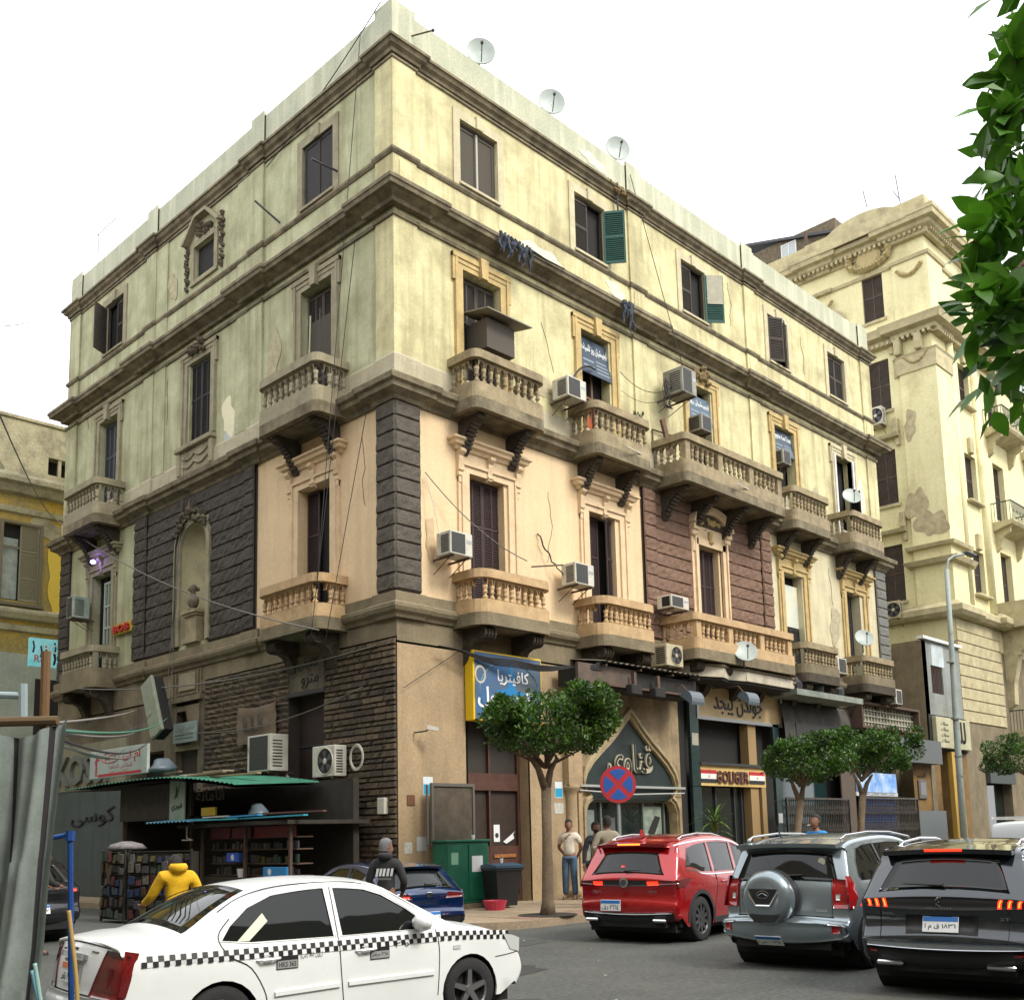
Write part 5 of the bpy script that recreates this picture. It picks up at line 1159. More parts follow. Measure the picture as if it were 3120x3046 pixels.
# repairs, bare patches and cracks on the main facades
M_rep = mat('fresh_white_render', (.76, .71, .52), .9, col2=(.66, .60, .38), scale=5, mixw=.8); M_bare = mat('bare_render', (.36, .31, .2), .95, col2=(.5, .44, .28), scale=6, bump=.6, fine=.3)
for f_, cu, cz, ru, rz_, sd_, M in ((FR, 22.75, 13.9, .38, 1.3, 51, M_rep), (FR, 5.0, 16.95, .8, .28, 52, M_rep), (FR, 7.4, 20.75, .6, .22, 53, M_rep), (FR, 8.2, 17.1, .5, .25, 54, M_rep), (FL, 7.0, 12.75, .5, .35, 55, mat('blue_grey_patch', (.42, .47, .44), .9)), (FL, 7.1, 13.2, .4, .6, 56, M_rep),
    (FR, 4.9, 13.2, .5, .35, 57, M_bare), (FR, 10.3, 12.9, .45, .5, 58, M_bare), (FL, 4.9, 14.2, .3, .8, 59, M_bare), (FR, 19.4, 13.2, .4, .6, 60, M_bare), (FR, 1.0, 8.4, .2, .5, 61, mat('worn_peach', (.55, .4, .23), .9, col2=(.45, .34, .2), scale=6)), (FR, 20.1, 8.8, .5, .7, 62, M_bare), (FL, 10.4, 18.3, .3, .5, 63, M_bare)): patch(f_, cu, cz, ru, rz_, sd_, M, BLD, .006)
r_ = random.Random(88)
for f_, u, z, n in ((FR, 5.05, 10.4, 9), (FR, 4.95, 15.0, 6), (FL, 16.2, 16.9, 8), (FL, 10.6, 15.4, 7), (FR, 14.2, 19.6, 7), (FR, 19.9, 10.9, 9), (FL, 1.2, 10.9, 8), (FR, 18.9, 19.3, 7)):
    P = [(u, .006, z)]
    for i in range(n): u += r_.uniform(-.09, .09); z -= r_.uniform(.12, .3); P.append((u, .006, z))
    k = MB(f_); k.tube(P, .007, 4); k.build('crack', M_joint, BLD)
k = MB(FR); r_ = random.Random(6)
for i in range(26): u = 7.75+r_.random()*1.1; k.lathe([(.02, -.05), (.07, 0), (.02, .05)], 5, (u, .17+r_.random()*.06, 20.02+r_.random()*.28), 0, a0=i)
k.build('broken_cornice', mat('rust_brown_rubble', (.20, .14, .06), .95, bump=.8, fine=.4), BLD)
# ================================================================ AIR CONDITIONERS, DISHES, SIGNS, STREET OBJECTS
M_grill = mat('dark_grille', (.035, .035, .033), .6, bump=.6, bscale=120)
def ac(face, u0, u1, z0, z1, d0, d1, label, style='square', body=None, group='air conditioner units fixed to the facades', X=None, grime=None):
    xf = X or (FR if face == 'r' else FL); body = body or M_offw
    root = thing('air_conditioner', label, 'air conditioner', xf((u0+u1)/2, d0, z0), 0, group)
    inv = Vector(root.location); F_ = lambda u, d, z: tuple(Vector(xf(u, d, z))-inv)
    MB(F_).bbox(u0, d0, z0, u1, d1, z1, .015).build('casing', body, root)
    w_ = u1-u0; h_ = z1-z0
    if style == 'fan':
        cu = u0+w_*.42 if face == 'l' else u0+w_*.58
        r_ = h_*.4; k = MB(F_); k.lathe([(r_, d1+.0), (r_, d1+.006)], 24, (cu, 0, (z0+z1)/2), 1); k.build('fan_opening', M_dark, root)
        k = MB(F_); k.lathe([(r_*1.0, d1+.002), (r_*1.02, d1+.02), (r_*1.08, d1+.02), (r_*1.1, d1)], 24, (cu, 0, (z0+z1)/2), 1, caps=False); k.lathe([(r_*.25, d1+.012), (r_*.2, d1+.022)], 12, (cu, 0, (z0+z1)/2), 1)
        k.build('fan_ring', body, root); k = MB(F_)
        for i in range(5):
            a = 2*math.pi*i/5; P = [(cu+r_*q*math.cos(a+t), d1+.01, (z0+z1)/2+r_*q*math.sin(a+t)) for q, t in ((.2, 0), (.9, -.15), (.9, .5), (.22, .6))]; k.add(P, [(0, 1, 2, 3)])
        k.build('fan_blade', mat('fan_grey', (.06, .06, .06), .5), root)
    else:
        a, b = (u0+w_*.02, u0+w_*.66) if style == 'square' else (u0+w_*.1, u1-w_*.1)
        MB(F_).box(a+.02, d1-.01, z0+.04, b, d1+.004, z1-.04).build('grille', M_grill, root); k = MB(F_)
        n = int((z1-z0-.1)/.05)
        for i in range(n): k.box(a+.02, d1+.004, z0+.06+i*.05, b, d1+.009, z0+.066+i*.05)
        k.build('grille_bars', mat('grille_bar', (.12, .12, .11), .6), root)
        MB(F_).box(b+.04, d1, z1-h_*.45, u1-.03, d1+.004, z1-h_*.3).build('label_plate', M_metal, root)
    k = MB(F_); dm = d0+(d1-d0)*.2
    for i in range(9): z = z0+h_*(.12+.085*i); k.box(u0-.004, d0+(d1-d0)*.35, z, u0+.002, d1-(d1-d0)*.12, z+.03)
    k.build('side_vent', M_dark, root)
    for u in (u0+.08, u1-.12): k = MB(F_); k.box(u, min(0, d0), z0-.05, u+.04, d1+.02, z0-.01); k.tube([(u+.02, .02, z0-.35), (u+.02, d1-.1, z0-.02)], .012, 5); k.build('bracket', M_rust, root)
    return root
ac('r', .98, 1.66, 7.93, 8.47, .22, .7, 'grey box air conditioner on the peach wall beside the black quoin')
ac('r', 5.21, 5.94, 7.91, 8.47, .22, .7, 'box air conditioner left of the second hooded window')
ac('r', 9.12, 9.95, 7.84, 8.2, .3, .8, 'box air conditioner on the brown stone panel')
ac('r', 8.65, 9.41, 6.15, 6.75, .35, .9, 'beige fan air conditioner under the long first-floor balcony', 'fan', mat('beige_metal', (.5, .44, .3), .6, col2=(.36, .31, .2), scale=4))
ac('r', 5.15, 5.88, 12.85, 13.4, .15, .7, 'box air conditioner beside the small upper balcony with the orange curtain')
ac('r', 9.88, 10.57, 14.27, 15.04, .3, 1.0, 'large old box air conditioner high under the main cornice', 'square', mat('dirty_metal', (.3, .29, .24), .6, col2=(.18, .17, .14), scale=4))
ac('r', 11.5, 12.06, 13.7, 14.2, -.25, .5, 'window air conditioner below the navy sign over the long upper balcony', 'wide', MATS['dirty_metal'])
ac('r', 16.62, 17.15, 13.95, 14.45, -.3, .3, 'window air conditioner under the navy travel agency sign', 'wide', MATS['dirty_metal'])
ac('r', 18.95, 19.59, 6.95, 7.5, .1, .6, 'white air conditioner wedged between the two right-hand lower balconies', 'wide')
ac('r', 22.85, 23.38, 6.15, 6.7, .3, .8, 'white air conditioner on the ledge over the lattice sign', 'wide')
ac('l', 15.0, 15.46, 8.8, 9.5, .2, .75, 'faded air conditioner on the black quoin at the left end', 'wide', mat('pale_green_metal', (.34, .4, .32), .6, col2=(.2, .25, .2), scale=3))
ac('l', 3.82, 4.83, 3.32, 4.2, .2, .7, 'large beige air conditioner left of the dark doorway on the stone wall', 'wide')
ac('l', 1.64, 2.5, 3.08, 3.78, .12, .45, 'white fan air conditioner right of the dark doorway on the stone wall', 'fan')
ac('l', 2.3, 3.03, 19.9, 20.75, .1, .55, 'white fan air conditioner on the ornate building upper sill', 'fan', None, 'air conditioner units fixed to the facades', NL)
ac('l', 2.15, 2.85, 10.85, 11.65, .1, .55, 'grimy fan air conditioner low on the ornate building', 'fan', mat('beige_metal', (.5, .44, .3)), 'air conditioner units fixed to the facades', NL)
# wooden box with a lean-to roof at the first upper balcony
WB = thing('window_box', 'dark wooden box with a lean-to sheet roof filling the upper balcony doorway', 'box', (2.9, -.3, 13.3))
MB().box(-.5, -.25, 0, .45, .45, .75).build('casing', mat('dark_box_wood', (.075, .06, .045), .8, fine=.3), WB)
k = MB(); k.prism([(.35, 1.0), (-.55, .82), (-.55, .79), (.35, .97)], -.75, .8, 0); k.build('lean_to_roof', mat('weathered_sheet', (.22, .2, .15), .8, fine=.3), WB)
k = MB(); k.tube([(-.5, -.1, .75), (-.5, -.1, .9)], .02, 4); k.tube([(.4, -.1, .75), (.4, -.1, .9)], .02, 4); k.build('prop', M_wood, WB)
# satellite dishes
def dish(loc, r, label, az, el, mast=.5, group='satellite dishes', arm=True, back_=False):
    root = thing('satellite_dish', label, 'satellite dish', loc, 0, group); k = MB(); k.smooth = True
    Mx = Matrix.Rotation(az, 3, 'Z') @ Matrix.Rotation(-el, 3, 'X')       # faces -y before azimuth
    prof = [(r*q, .18*r*q*q) for q in (.02, .25, .5, .75, 1)]; n = 28
    xf = lambda x, y, z: tuple(Mx @ Vector((x, -z, y))+Vector((0, 0, mast)))
    k = MB(xf); k.smooth = True; k.lathe(prof, n, caps=False); k.lathe([(r, .18*r), (r*1.02, .18*r-.005), (r*1.02, .18*r-.03), (r*.98, .18*r-.03)], n, caps=False); k.build('reflector', mat('dish_grey_white', (.36, .40, .37), .5, col2=(.29, .33, .30), scale=4), root)
    k = MB(); k.tube([(0, .06, 0), (0, .06, mast), tuple(Mx @ Vector((0, .05, 0))+Vector((0, 0, mast)))], .022, 6); k.build('mast', M_iron, root)
    if arm:
        k = MB(xf); k.tube([(0, -r*.95, .1), (0, -r*.35, r*.7), (0, -r*.05, r*.95)], .014, 5); k.lathe([(.035, r*.85), (.045, r*1.0), (.03, r*1.08)], 8, (0, -r*.02, 0)); k.build('feed_arm', M_iron, root)
    return root
for i, (x, lb) in enumerate(((2.98, 'roof dish nearest the building corner'), (5.7, 'middle roof dish on the parapet'), (8.6, 'roof dish beside the parapet post'))):
    dish((x, .05, 21.32), .37, 'pale satellite '+lb, R(-38+i*4), R(0), .42)
dish((20.1, -.95, 12.85), .33, 'satellite dish on the rail of the farthest upper balcony', R(-42), R(25), .5)
dish((20.3, -.95, 7.75), .33, 'satellite dish on the rail of the farthest lower balcony', R(-42), R(25), .5)
dish((11.75, -1.42, 6.22), .34, 'large satellite dish standing on the marble canopy', R(-42), R(25), .55)
dish((38.5, -1.1, 22.2), .42, 'satellite dish on the ornate building beside the overhanging leaves', R(-42), R(25), .5)
# window signs
M_navy = mat('navy_sign', (.015, .035, .06), .4); M_sw = mat('sign_white', (.72, .74, .74), .5)
def wsign(u, z0, z1, w_, d, txt, ar, label, Mx=None):
    o = MB().bbox(-w_/2, -.03, 0, w_/2, .0, z1-z0, .006).build('window_sign', Mx or M_navy, None, (u, -d, z0), (R(-8), 0, 0)); tag(o, label, 'sign')
    h_ = z1-z0; letters(txt, M_sw, o, (0, -.032, h_*.72), width=w_*.88, height=h_*.26, ar=ar, thick=.004, bold=.01)
    for i in range(4): MB().box(w_*.02, -.034, h_*(.12+.1*i), w_*(.46-.03*i), -.031, h_*(.15+.1*i)).build('small_print', mat('dim_print', (.25, .3, .34)), o)
    for i in range(2): MB().box(-w_*.42, -.034, h_*(.2+.16*i), -w_*.06, -.031, h_*(.24+.16*i)).build('small_print', MATS['dim_print'], o)
    return o
wsign(7.17, 14.15, 15.25, 1.25, .02, 'ايجيبشيان روز للسياحة', True, 'navy travel agency sign with white Arabic writing at the open upper window')
wsign(12.22, 14.2, 15.1, 1.2, .02, 'ايجيبشيان روز', True, 'dusty blue sign over the window above the long balcony', mat('dusty_blue', (.06, .1, .14), .5))
wsign(17.25, 14.4, 15.3, 1.25, .02, 'Egyptian Rose Travel', False, 'navy sign with white English lettering at the fourth upper window')
# big cafe light box
CF = MB().bbox(0, -.30, 0, 2.3, -.02, 1.62, .01).build('cafe_sign', mat('yellow_frame', (.75, .50, .01), .5), None, (1.98, .0, 4.3)); tag(CF, 'large blue cafeteria light box with a yellow edge above the brown door', 'sign')
MB().box(.05, -.308, .04, 2.26, -.30, 1.58).build('sign_face', mat('blue_grey_face', (.09, .11, .13), .35, col2=(.012, .13, .36), scale=.9, mixw=.5, spec=.6), CF)
k = MB(); k.prism([(1.1, .8), (1.25, 1.5), (1.38, .8), (1.8, .7), (1.36, .6), (1.25, .1), (1.12, .6), (.7, .72)], -.312, -.309, 1); k.build('star_print', mat('blue_star', (.01, .18, .42), .4), CF)
for s_ in (0, 1):
    k = MB(); P = [(1.2+(1.0 if s_ else -1.0)*math.cos(R(a)), -.3105, .7+.75*math.sin(R(a))) for a in range(-30, 75, 8)]; k.tube(P, .022, 4); k.build('ring_print', mat('pale_blue_print', (.10, .24, .33), .4), CF)
letters('كافيتريا', M_sw, CF, (1.3, -.313, 1.05), width=1.05, height=.36, ar=True, thick=.004, bold=.012); letters('تريومول', M_sw, CF, (1.0, -.313, .55), width=1.75, height=.5, ar=True, thick=.004, bold=.02)
# hanging shop sign on the left wall (MT), small signs
def lsign(name, y0, y1, z0, z1, x, M, label, depth=.08):
    o = MB().bbox(-.0, -depth, 0, y1-y0, 0, z1-z0, .008).build(name, M, None, (x, y1, z0), -math.pi/2); return tag(o, label, 'sign')
MT = lsign('shop_sign', 6.78, 9.95, 3.4, 4.12, -2.2, mat('pale_grey_sign', (.42, .47, .43), .5, col2=(.36, .4, .37), scale=2), 'white and red Arabic clothing shop sign over the green canopy')
M_rs = mat('sign_red', (.42, .02, .03), .5)
letters('ام تى', M_rs, MT, (2.35, -.083, .48), width=.95, height=.3, ar=True, thick=.004, bold=.02); letters('للملابس الجاهزة', M_rs, MT, (1.75, -.083, .25), width=1.3, height=.13, ar=True, thick=.003); letters('حريمي - بيبي', mat('sign_orange', (.5, .15, .03)), MT, (1.7, -.083, .13), width=1.1, height=.08, ar=True, thick=.003)
k = MB(); k.tube([(1.2+.5*math.cos(t*.35), -.083, .5+.13*math.sin(t*.35)) for t in range(19)], .012, 4); k.build('oval_print', M_rs, MT); letters('MTI', M_rs, MT, (1.2, -.084, .5), width=.6, height=.13, thick=.003, bold=.03)
MB().box(.5, -.084, .03, 2.9, -.081, .1).build('red_strip', M_rs, MT)
k = MB(lambda x, z, y: (x, y, z)); k.cdt([(.33, .06), (.36, .3), (.3, .45), (.37, .5), (.35, .6), (.38, .66), (.44, .66), (.46, .6), (.44, .52), (.6, .5), (.58, .47), (.46, .45), (.44, .3), (.46, .06), (.42, .06), (.4, .25), (.37, .06)], f=lambda x, z: (x, z, -.084)); k.build('figure_print', M_rs, MT)
SS = lsign('small_sign', 8.24, 9.5, 4.4, 4.95, -.12, mat('pale_blue_sign', (.24, .31, .29), .6, col2=(.3, .36, .32), scale=4), 'small pale green notice board with faint writing below the triangular niche', .05)
letters('المأذون الشرعي', mat('faint_ink', (.1, .13, .12)), SS, (.65, -.052, .38), width=1.0, height=.2, ar=True, thick=.003)
for z in (.1, .2): MB().box(.1, -.053, z, 1.1, -.051, z+.03).build('print_line', MATS['faint_ink'], SS)
BS = MB().bbox(-.75, -.06, -.3, .75, 0, .3, .01).build('wall_letters_sign', mat('yellow_board', (.45, .30, .02), .6), None, (-.06, 12.8, 8.2), -math.pi/2); tag(BS, 'small red lettered sign on a yellow board beside the left shutter window', 'sign')
BS.scale = (.9, 1, .55); letters('BOB', mat('letter_red2', (.40, .02, .02), .5), BS, (-.1, -.062, 0), width=1.15, height=.42, thick=.06, bold=.03)
PS = MB().bbox(-.32, -.1, -.85, .32, .0, .85, .02).build('leaning_board', mat('pale_board2', (.24, .26, .18), .8, col2=(.3, .33, .25), scale=5, fine=.2), None, (-.85, 9.3, 5.35), (R(0), R(-24), -math.pi/2)); tag(PS, 'long tilted pale signboard leaning out from the left wall', 'sign')
MB().bbox(-.3, 0, -.83, .3, .28, .83, .02).build('board_back', M_blacksurf, PS)
# cloth banner above the AC
CB = thing('cloth_banner', 'brown cloth banner tied flat to the stone wall above an air conditioner', 'banner', (-.1, 6.2, 4.1)); k = MB(); k.smooth = True; vs = []
for i in range(13):
    for j in range(9): vs.append((-.04-.03*math.sin(i*1.3+j*.4)-.02*math.sin(j*2.1), -1.7*i/12, .98*j/8-.07*math.sin(math.pi*i/12)*(j == 8)-.03*math.sin(i*2)*(j == 0)))
k.add(vs, [(i*9+j, i*9+j+1, (i+1)*9+j+1, (i+1)*9+j) for i in range(12) for j in range(8)]); k.build('cloth', mat('brown_cloth', (.17, .125, .08), .9, col2=(.12, .09, .06), scale=5), CB)
letters('للا', mat('faded_ink', (.07, .055, .04)), CB, (-.09, -.7, .5), width=.8, height=.4, ar=True, rz=-math.pi/2, thick=.003)
# light fitting glowing violet-white over the left window
o = MB().lathe([(.03, -.06), (.08, -.02), (.08, .03), (.02, .07)], 12).build('wall_lamp', mat('violet_lamp', (.6, .5, 1), .3, emis=(.35, .22, 1.0), estr=14), None, (-.35, 14.55, 10.55)); tag(o, 'small violet-white lamp glowing over the left hooded window', 'lamp')
# no-stopping sign on a post
NS = thing('traffic_sign', 'round blue no-stopping sign with red cross on a thin grey pole', 'traffic sign', (3.45, -3.2, .15), R(-35))
MB().tube([(0, 0, 0), (0, 0, 2.95)], .035, 10).build('pole', mat('grey_rod', (.2, .22, .24)), NS)
k = MB(); k.lathe([(.40, -.06), (.40, -.04)], 40, (0, 0, 2.57), 1); k.build('disc', mat('sign_red_dull', (.36, .012, .02), .5), NS)
k = MB(lambda x, y, z: (x, y, z+2.57))
for q in range(4):
    a0 = 45+90*q; P = [(.33*math.cos(R(a0+10+i*7)), -.064, .33*math.sin(R(a0+10+i*7))) for i in range(11)]; P.append((.055*1.414*math.cos(R(a0+45)), -.064, .055*1.414*math.sin(R(a0+45)))); k.add(P, [tuple(range(12))])
k.build('blue_field', mat('sign_blue', (.008, .07, .30), .5), NS)
# street lamp
SL = thing('street_lamp', 'tall pale grey street lamp with one arm in front of the ornate building', 'street lamp', (22.45, -3.0, .15))
k = MB(); k.smooth = True; k.tube([(0, 0, 0), (.1, 0, 4), (.3, 0, 8), (.42, 0, 10.6)], [.12, .11, .09, .08], 12); k.build('pole', mat('lamp_post_paint', (.22, .27, .25), .6, col2=(.30, .34, .31), scale=2, dirt=(.12, .1, .07), dscale=2, dlo=.55, dhi=.8), SL)
k = MB(); k.tube([(.42, 0, 10.6), (.5, -.05, 10.95), (.8, -.15, 11.15), (1.5, -.35, 11.3)], .045, 8); k.build('arm', MATS['lamp_post_paint'], SL); MB().bbox(1.3, -.5, 11.26, 2.1, -.25, 11.38, .04).build('lamp_head', mat('lamp_head_grey', (.06, .065, .06), .5), SL)
for z in (3.2, 5.2, 7.2, 3.9): MB().lathe([(.135, z), (.135, z+.05)], 12, (.1, 0, 0)).build('band', M_metal, SL)
# green utility cabinet, framed notice stand, wheelie bin
CBN = thing('utility_cabinet', 'green metal utility cabinet with a white paper stuck on it', 'cabinet', (1.3, -.55, .15))
MB().bbox(-.62, -.2, .12, .62, .25, 1.42, .015).build('casing', mat('green_metal', (.008, .13, .07), .45, col2=(.007, .09, .05), scale=3, fine=.15), CBN); MB().bbox(-.66, -.24, 1.42, .66, .28, 1.47, .01).build('lid', MATS['green_metal'], CBN)
for s_ in (-1, 1): MB().bbox(s_*.31-.29, -.222, .2, s_*.31+.29, -.2, 1.36, .008).build('door', MATS['green_metal'], CBN)
MB().box(.1, -.226, .78, .42, -.222, 1.12).build('paper', mat('white_notice', (.66, .68, .68)), CBN); MB().box(-.5, -.225, .95, -.3, -.222, 1.2).build('paint_mark', mat('pale_mark', (.2, .4, .28), .8), CBN); MB().box(-.64, -.22, 0, .64, .27, .12).build('plinth', M_band, CBN)
FRM = thing('notice_frame', 'tall empty grey metal notice frame leaning behind the green cabinet', 'frame', (1.3, -.3, 1.5))
k = MB(); k.box(-.64, -.03, 0, -.58, .03, 1.35); k.box(.58, -.03, 0, .64, .03, 1.35); k.box(-.58, -.03, 0, .58, .03, .06); k.box(-.58, -.03, 1.28, .58, .03, 1.35); k.box(-.8, -.06, 0, -.76, -.02, 1.3); k.build('frame', mat('frame_metal', (.14, .13, .11), .6, .4), FRM); MB().box(-.58, 0, .06, .58, .015, 1.28).build('dark_mesh', mat('brown_mesh', (.06, .045, .03), .8, col2=(.1, .08, .055), scale=4), FRM)
BN = thing('wheelie_bin', 'black wheelie bin with a blue lid standing by the cafe door', 'bin', (1.95, -1.1, .15), R(-12))
k = MB(); b0 = [(-.24, -.24, 0), (.24, -.24, 0), (.24, .24, 0), (-.24, .24, 0)]; b1 = [(-.33, -.33, .84), (.33, -.33, .84), (.33, .3, .84), (-.33, .3, .84)]
k.add([(x, y, z+.05) for x, y, z in b0]+b1, [(0, 1, 2, 3), (0, 1, 5, 4), (1, 2, 6, 5), (2, 3, 7, 6), (3, 0, 4, 7)]); k.box(-.35, -.35, .8, .35, .32, .85); k.build('bin_body', mat('black_bin', (.015, .015, .016), .5), BN)
k = MB(); k.prism([(-.37, .85), (.34, .85), (.34, .9), (0, .95), (-.37, .9)], -.36, .36, 0); k.tube([(-.3, .38, .87), (.3, .38, .87)], .02, 6); k.build('lid', mat('slate_blue_lid', (.03, .07, .11), .5), BN)
for s_ in (-.3, .3): MB().lathe([(.1, -.03), (.1, .03)], 16, (s_, .25, .1), 0).build('wheel', M_tyre if 'M_tyre' in globals() else M_iron, BN)
B2 = copy_tree(BN, (5.15, -1.3, .15), R(20), 'dark bin half hidden between the standing men'); 
o = MB().lathe([(.2, 0), (.26, .2), (.24, .2), (.18, .02)], 14).build('basket', mat('pink_plastic', (.45, .03, .06), .5), None, (1.35, -1.5, .15)); tag(o, 'small pink plastic basket beside the wheelie bin', 'basket')
k = MB(); k.lathe([(.03, 0), (.04, .1)], 10); o = k.build('paper_cup', M_white, None, (1.95, -1.12, 1.1)); tag(o, 'paper cup left on the blue bin lid', 'cup'); k = MB(); k.lathe([(.03, 0), (.04, .1)], 10); o = k.build('paper_cup', M_white, None, (1.7, -.5, 1.62)); tag(o, 'paper cup left on the green cabinet', 'cup')
# posters and papers
def paper(u, z, w_, h_, M, label, d=.004, face='r'):
    loc, rz = place(face, u, z, d); o = MB().box(0, -.004, 0, w_, 0, h_).build('poster', M, None, loc, rz); tag(o, label, 'poster'); return o
M_pp = mat('faded_paper', (.52, .52, .45), .8, col2=(.36, .36, .3), scale=12)
for u, z, lb in ((.7, 2.6, 'blue and white poster on the tan corner pier'), (4.98, 2.58, 'blue and white poster on the tan bay beside the cafe door')):
    o = paper(u, z, .28, .4, mat('poster_white', (.62, .68, .7), .6), lb); MB().box(.01, -.006, .02, .27, -.004, .24).build('blue_print', mat('poster_blue', (.02, .3, .5), .6), o)
paper(4.94, 2.2, .34, .26, M_pp, 'grey printed notice under the blue poster on the tan bay'); paper(.15, 1.35, .22, .24, M_pp, 'small torn white paper low on the corner pier'); paper(.5, 1.4, .3, .3, mat('torn_grey', (.4, .42, .4), .8), 'torn greyish paper patch low on the corner pier'); paper(.1, .55, .42, .5, mat('pale_whitewash', (.46, .52, .52), .9), 'pale whitewashed patch at the foot of the corner pier')
o = paper(3.2, 1.55, .2, .4, M_sw, 'white no-smoking notice on the brown cafe door', -.37); MB().lathe([(.06, -.006), (.06, -.004)], 14, (.1, 0, .15), 1).build('ring_print', M_ink if 'M_ink' in globals() else M_iron, o)
k = MB(FR); k.cdt([(3.5, 1.55), (3.9, 1.8), (3.82, 1.72), (3.86, 1.62), (3.6, 1.5)], f=lambda x, z: (x, -.355+.05*(x-3.5), z)); o = k.build('torn_flyer', M_sw); tag(o, 'torn white flyer curling off the brown cafe door', 'flyer')
o = MB(FR).box(.24, .0, 2.38, .45, .02, 2.6).build('wall_plate', mat('brown_plate', (.14, .06, .03), .7)); tag(o, 'small rust-brown plate on the tan corner pier', 'plate')
MTB = MB(FL).bbox(.28, .02, 2.2, .52, .16, 2.55, .01).build('meter_box', M_offw); tag(MTB, 'pale meter box fixed to the stone wall near the corner', 'box')
# security camera
SCM = thing('security_camera', 'white security camera on a bracket on the tan corner pier', 'camera', (.45, -.02, 3.95)); MB().tube([(0, 0, 0), (.02, -.15, .0), (.15, -.28, .03)], .018, 6).build('bracket', M_iron, SCM)
k = MB(); k.obox((.24, -.33, .08), (.26, .1, .09), Matrix.Rotation(R(-35), 3, 'Z') @ Matrix.Rotation(R(12), 3, 'Y')); k.build('housing', M_offw, SCM)
# floodlights on arms over the shops
def flood(u, d, z, label, big=1):
    root = thing('floodlight', label, 'floodlight', (u, -d, z), 0, 'floodlights over the shopfronts'); k = MB(); k.tube([(0, d-.2, .45), (0, .25, .42), (0, 0, .12)], .018, 6); k.build('arm', M_rust, root)
    k = MB(); P = [(.16*big*math.cos(R(a)), .2*big*math.sin(R(a))) for a in range(-30, 151, 20)]; vs = [(s_, -p[0]-.05, p[1]-.05) for s_ in (-.22*big, .22*big) for p in P]; n = len(P)
    k.add(vs, [(i, i+1, n+i+1, n+i) for i in range(n-1)]+[tuple(range(n)), tuple(range(n, 2*n))]); k.build('hood', mat('slate_hood', (.10, .125, .145), .5), root)
flood(9.0, 1.35, 5.2, 'hooded floodlight above the ogee shopfront', 1.3); flood(11.8, 1.35, 5.4, 'hooded floodlight over the cream jeweller sign', 1.3)
for u, lb in ((6.9, 'left small box floodlight under the corrugated shelter'), (7.9, 'right small box floodlight under the corrugated shelter')):
    root = thing('floodlight', lb, 'floodlight', (u, -1.1, 5.35), 0, 'floodlights over the shopfronts'); MB().bbox(-.22, -.1, -.18, .22, .1, .08, .02).build('housing', M_blacksurf, root); MB().box(-.05, -.05, .08, .05, .05, .4).build('bracket', M_rust, root)
for u, d, lb in ((16.2, .5, 'left old lamp housing on the grey fascia'), (17.6, .5, 'middle old lamp housing on the grey fascia'), (19.0, .5, 'right old lamp housing on the grey fascia')):
    root = thing('old_lamp', lb, 'lamp', (u, -d, 6.07), 0, 'old lamps standing on the grey fascia'); k = MB(); k.lathe([(.1, 0), (.2, .1), (.22, .3), (.12, .4), (.06, .5)], 10); k.build('housing', M_iron, root); MB().tube([(0, 0, .45), (.05, .05, .6)], .02, 5).build('stem', M_rust, root)
# rags caught on the cornice
for u, n, lb, wd in ((3.5, 9, 'dark rags hanging in a tangle from the main cornice', .55), (8.05, 5, 'small bundle of dark rags hanging from the cornice near the pilaster', .2)):
    root = thing('hanging_rags', lb, 'rags', (u, -.5, 16.42)); r_ = random.Random(n)
    for i in range(n):
        x = -wd+2*wd*i/(n-1); L_ = r_.uniform(.3, .8)*(1.2 if n < 6 else 1); k = MB(); P = [(x+r_.uniform(-.05, .05), -.03+r_.uniform(-.04, .03), .08-L_*j/5) for j in range(6)]; k.tube(P, [.04, .06, .065, .05, .035, .008], 5); k.build('rag', mat('slate_rag', (.035, .05, .075), .8, col2=(.02, .02, .025), scale=14), root)
k = MB(); k.tube([(3.9, -.52, 16.46), (4.6, -.54, 16.4), (5.4, -.5, 16.47)], [.05, .03, .015], 5); o = k.build('twisted_rag', M_wire); tag(o, 'thin dark rag trailing along the main cornice', 'rag')
# aerials and rods
AR = thing('tv_aerial', 'thin television aerial on the left end of the roof', 'aerial', (.2, 16.2, 21.3)); k = MB(); k.tube([(0, 0, 0), (0, 0, 1.35)], .018, 5); k.build('mast', mat('grey_rod', (.2, .22, .24)), AR)
k = MB(); k.tube([(0, .2, 1.35), (0, -1.3, 1.35)], .014, 4)
for i in range(9): k.tube([(-.14, .1-i*.16, 1.35), (.14, .1-i*.16, 1.35)], .01, 4)
k.build('elements', mat('grey_rod', (.2, .22, .24)), AR)
for loc, a, b, lb in (((-.05, 2.1, 18.0), (-.6, .5, -.3), (-.65, .15, .1), 'thin rod with a hanging weight beside the left top shutter'), ((-.05, 4.6, 17.75), (0, 0, 0), (-.55, .35, .55), 'slanting dark rod sticking out of the left top-floor wall')):
    k = MB(); k.tube([(0, 0, 0), b], .03, 5); o = k.build('wall_rod', M_iron, None, loc); tag(o, lb, 'rod')
k = MB(); k.tube([(0, 0, 0), (.25, -.5, .0)], .02, 5); k.lathe([(.03, -.03), (.05, 0), (.03, .03)], 8, (.25, -.5, 0)); o = k.build('wall_rod', M_rust, None, (.55, -.05, 20.75)); tag(o, 'short rusty hook rod on the parapet near the corner', 'rod')
for y, z, h_, lb in ((2.1, 12.9, 1.3, 'dark stick standing on the left upper corner balcony'), (2.5, 12.9, 1.25, 'pale stick standing on the left upper corner balcony')):
    k = MB(); k.tube([(0, 0, -.4), (.02, -.05, h_)], .02, 5); o = k.build('stick', M_iron if h_ > 1.27 else MATS['pale_board'], None, (-.6, y, z)); tag(o, lb, 'stick')
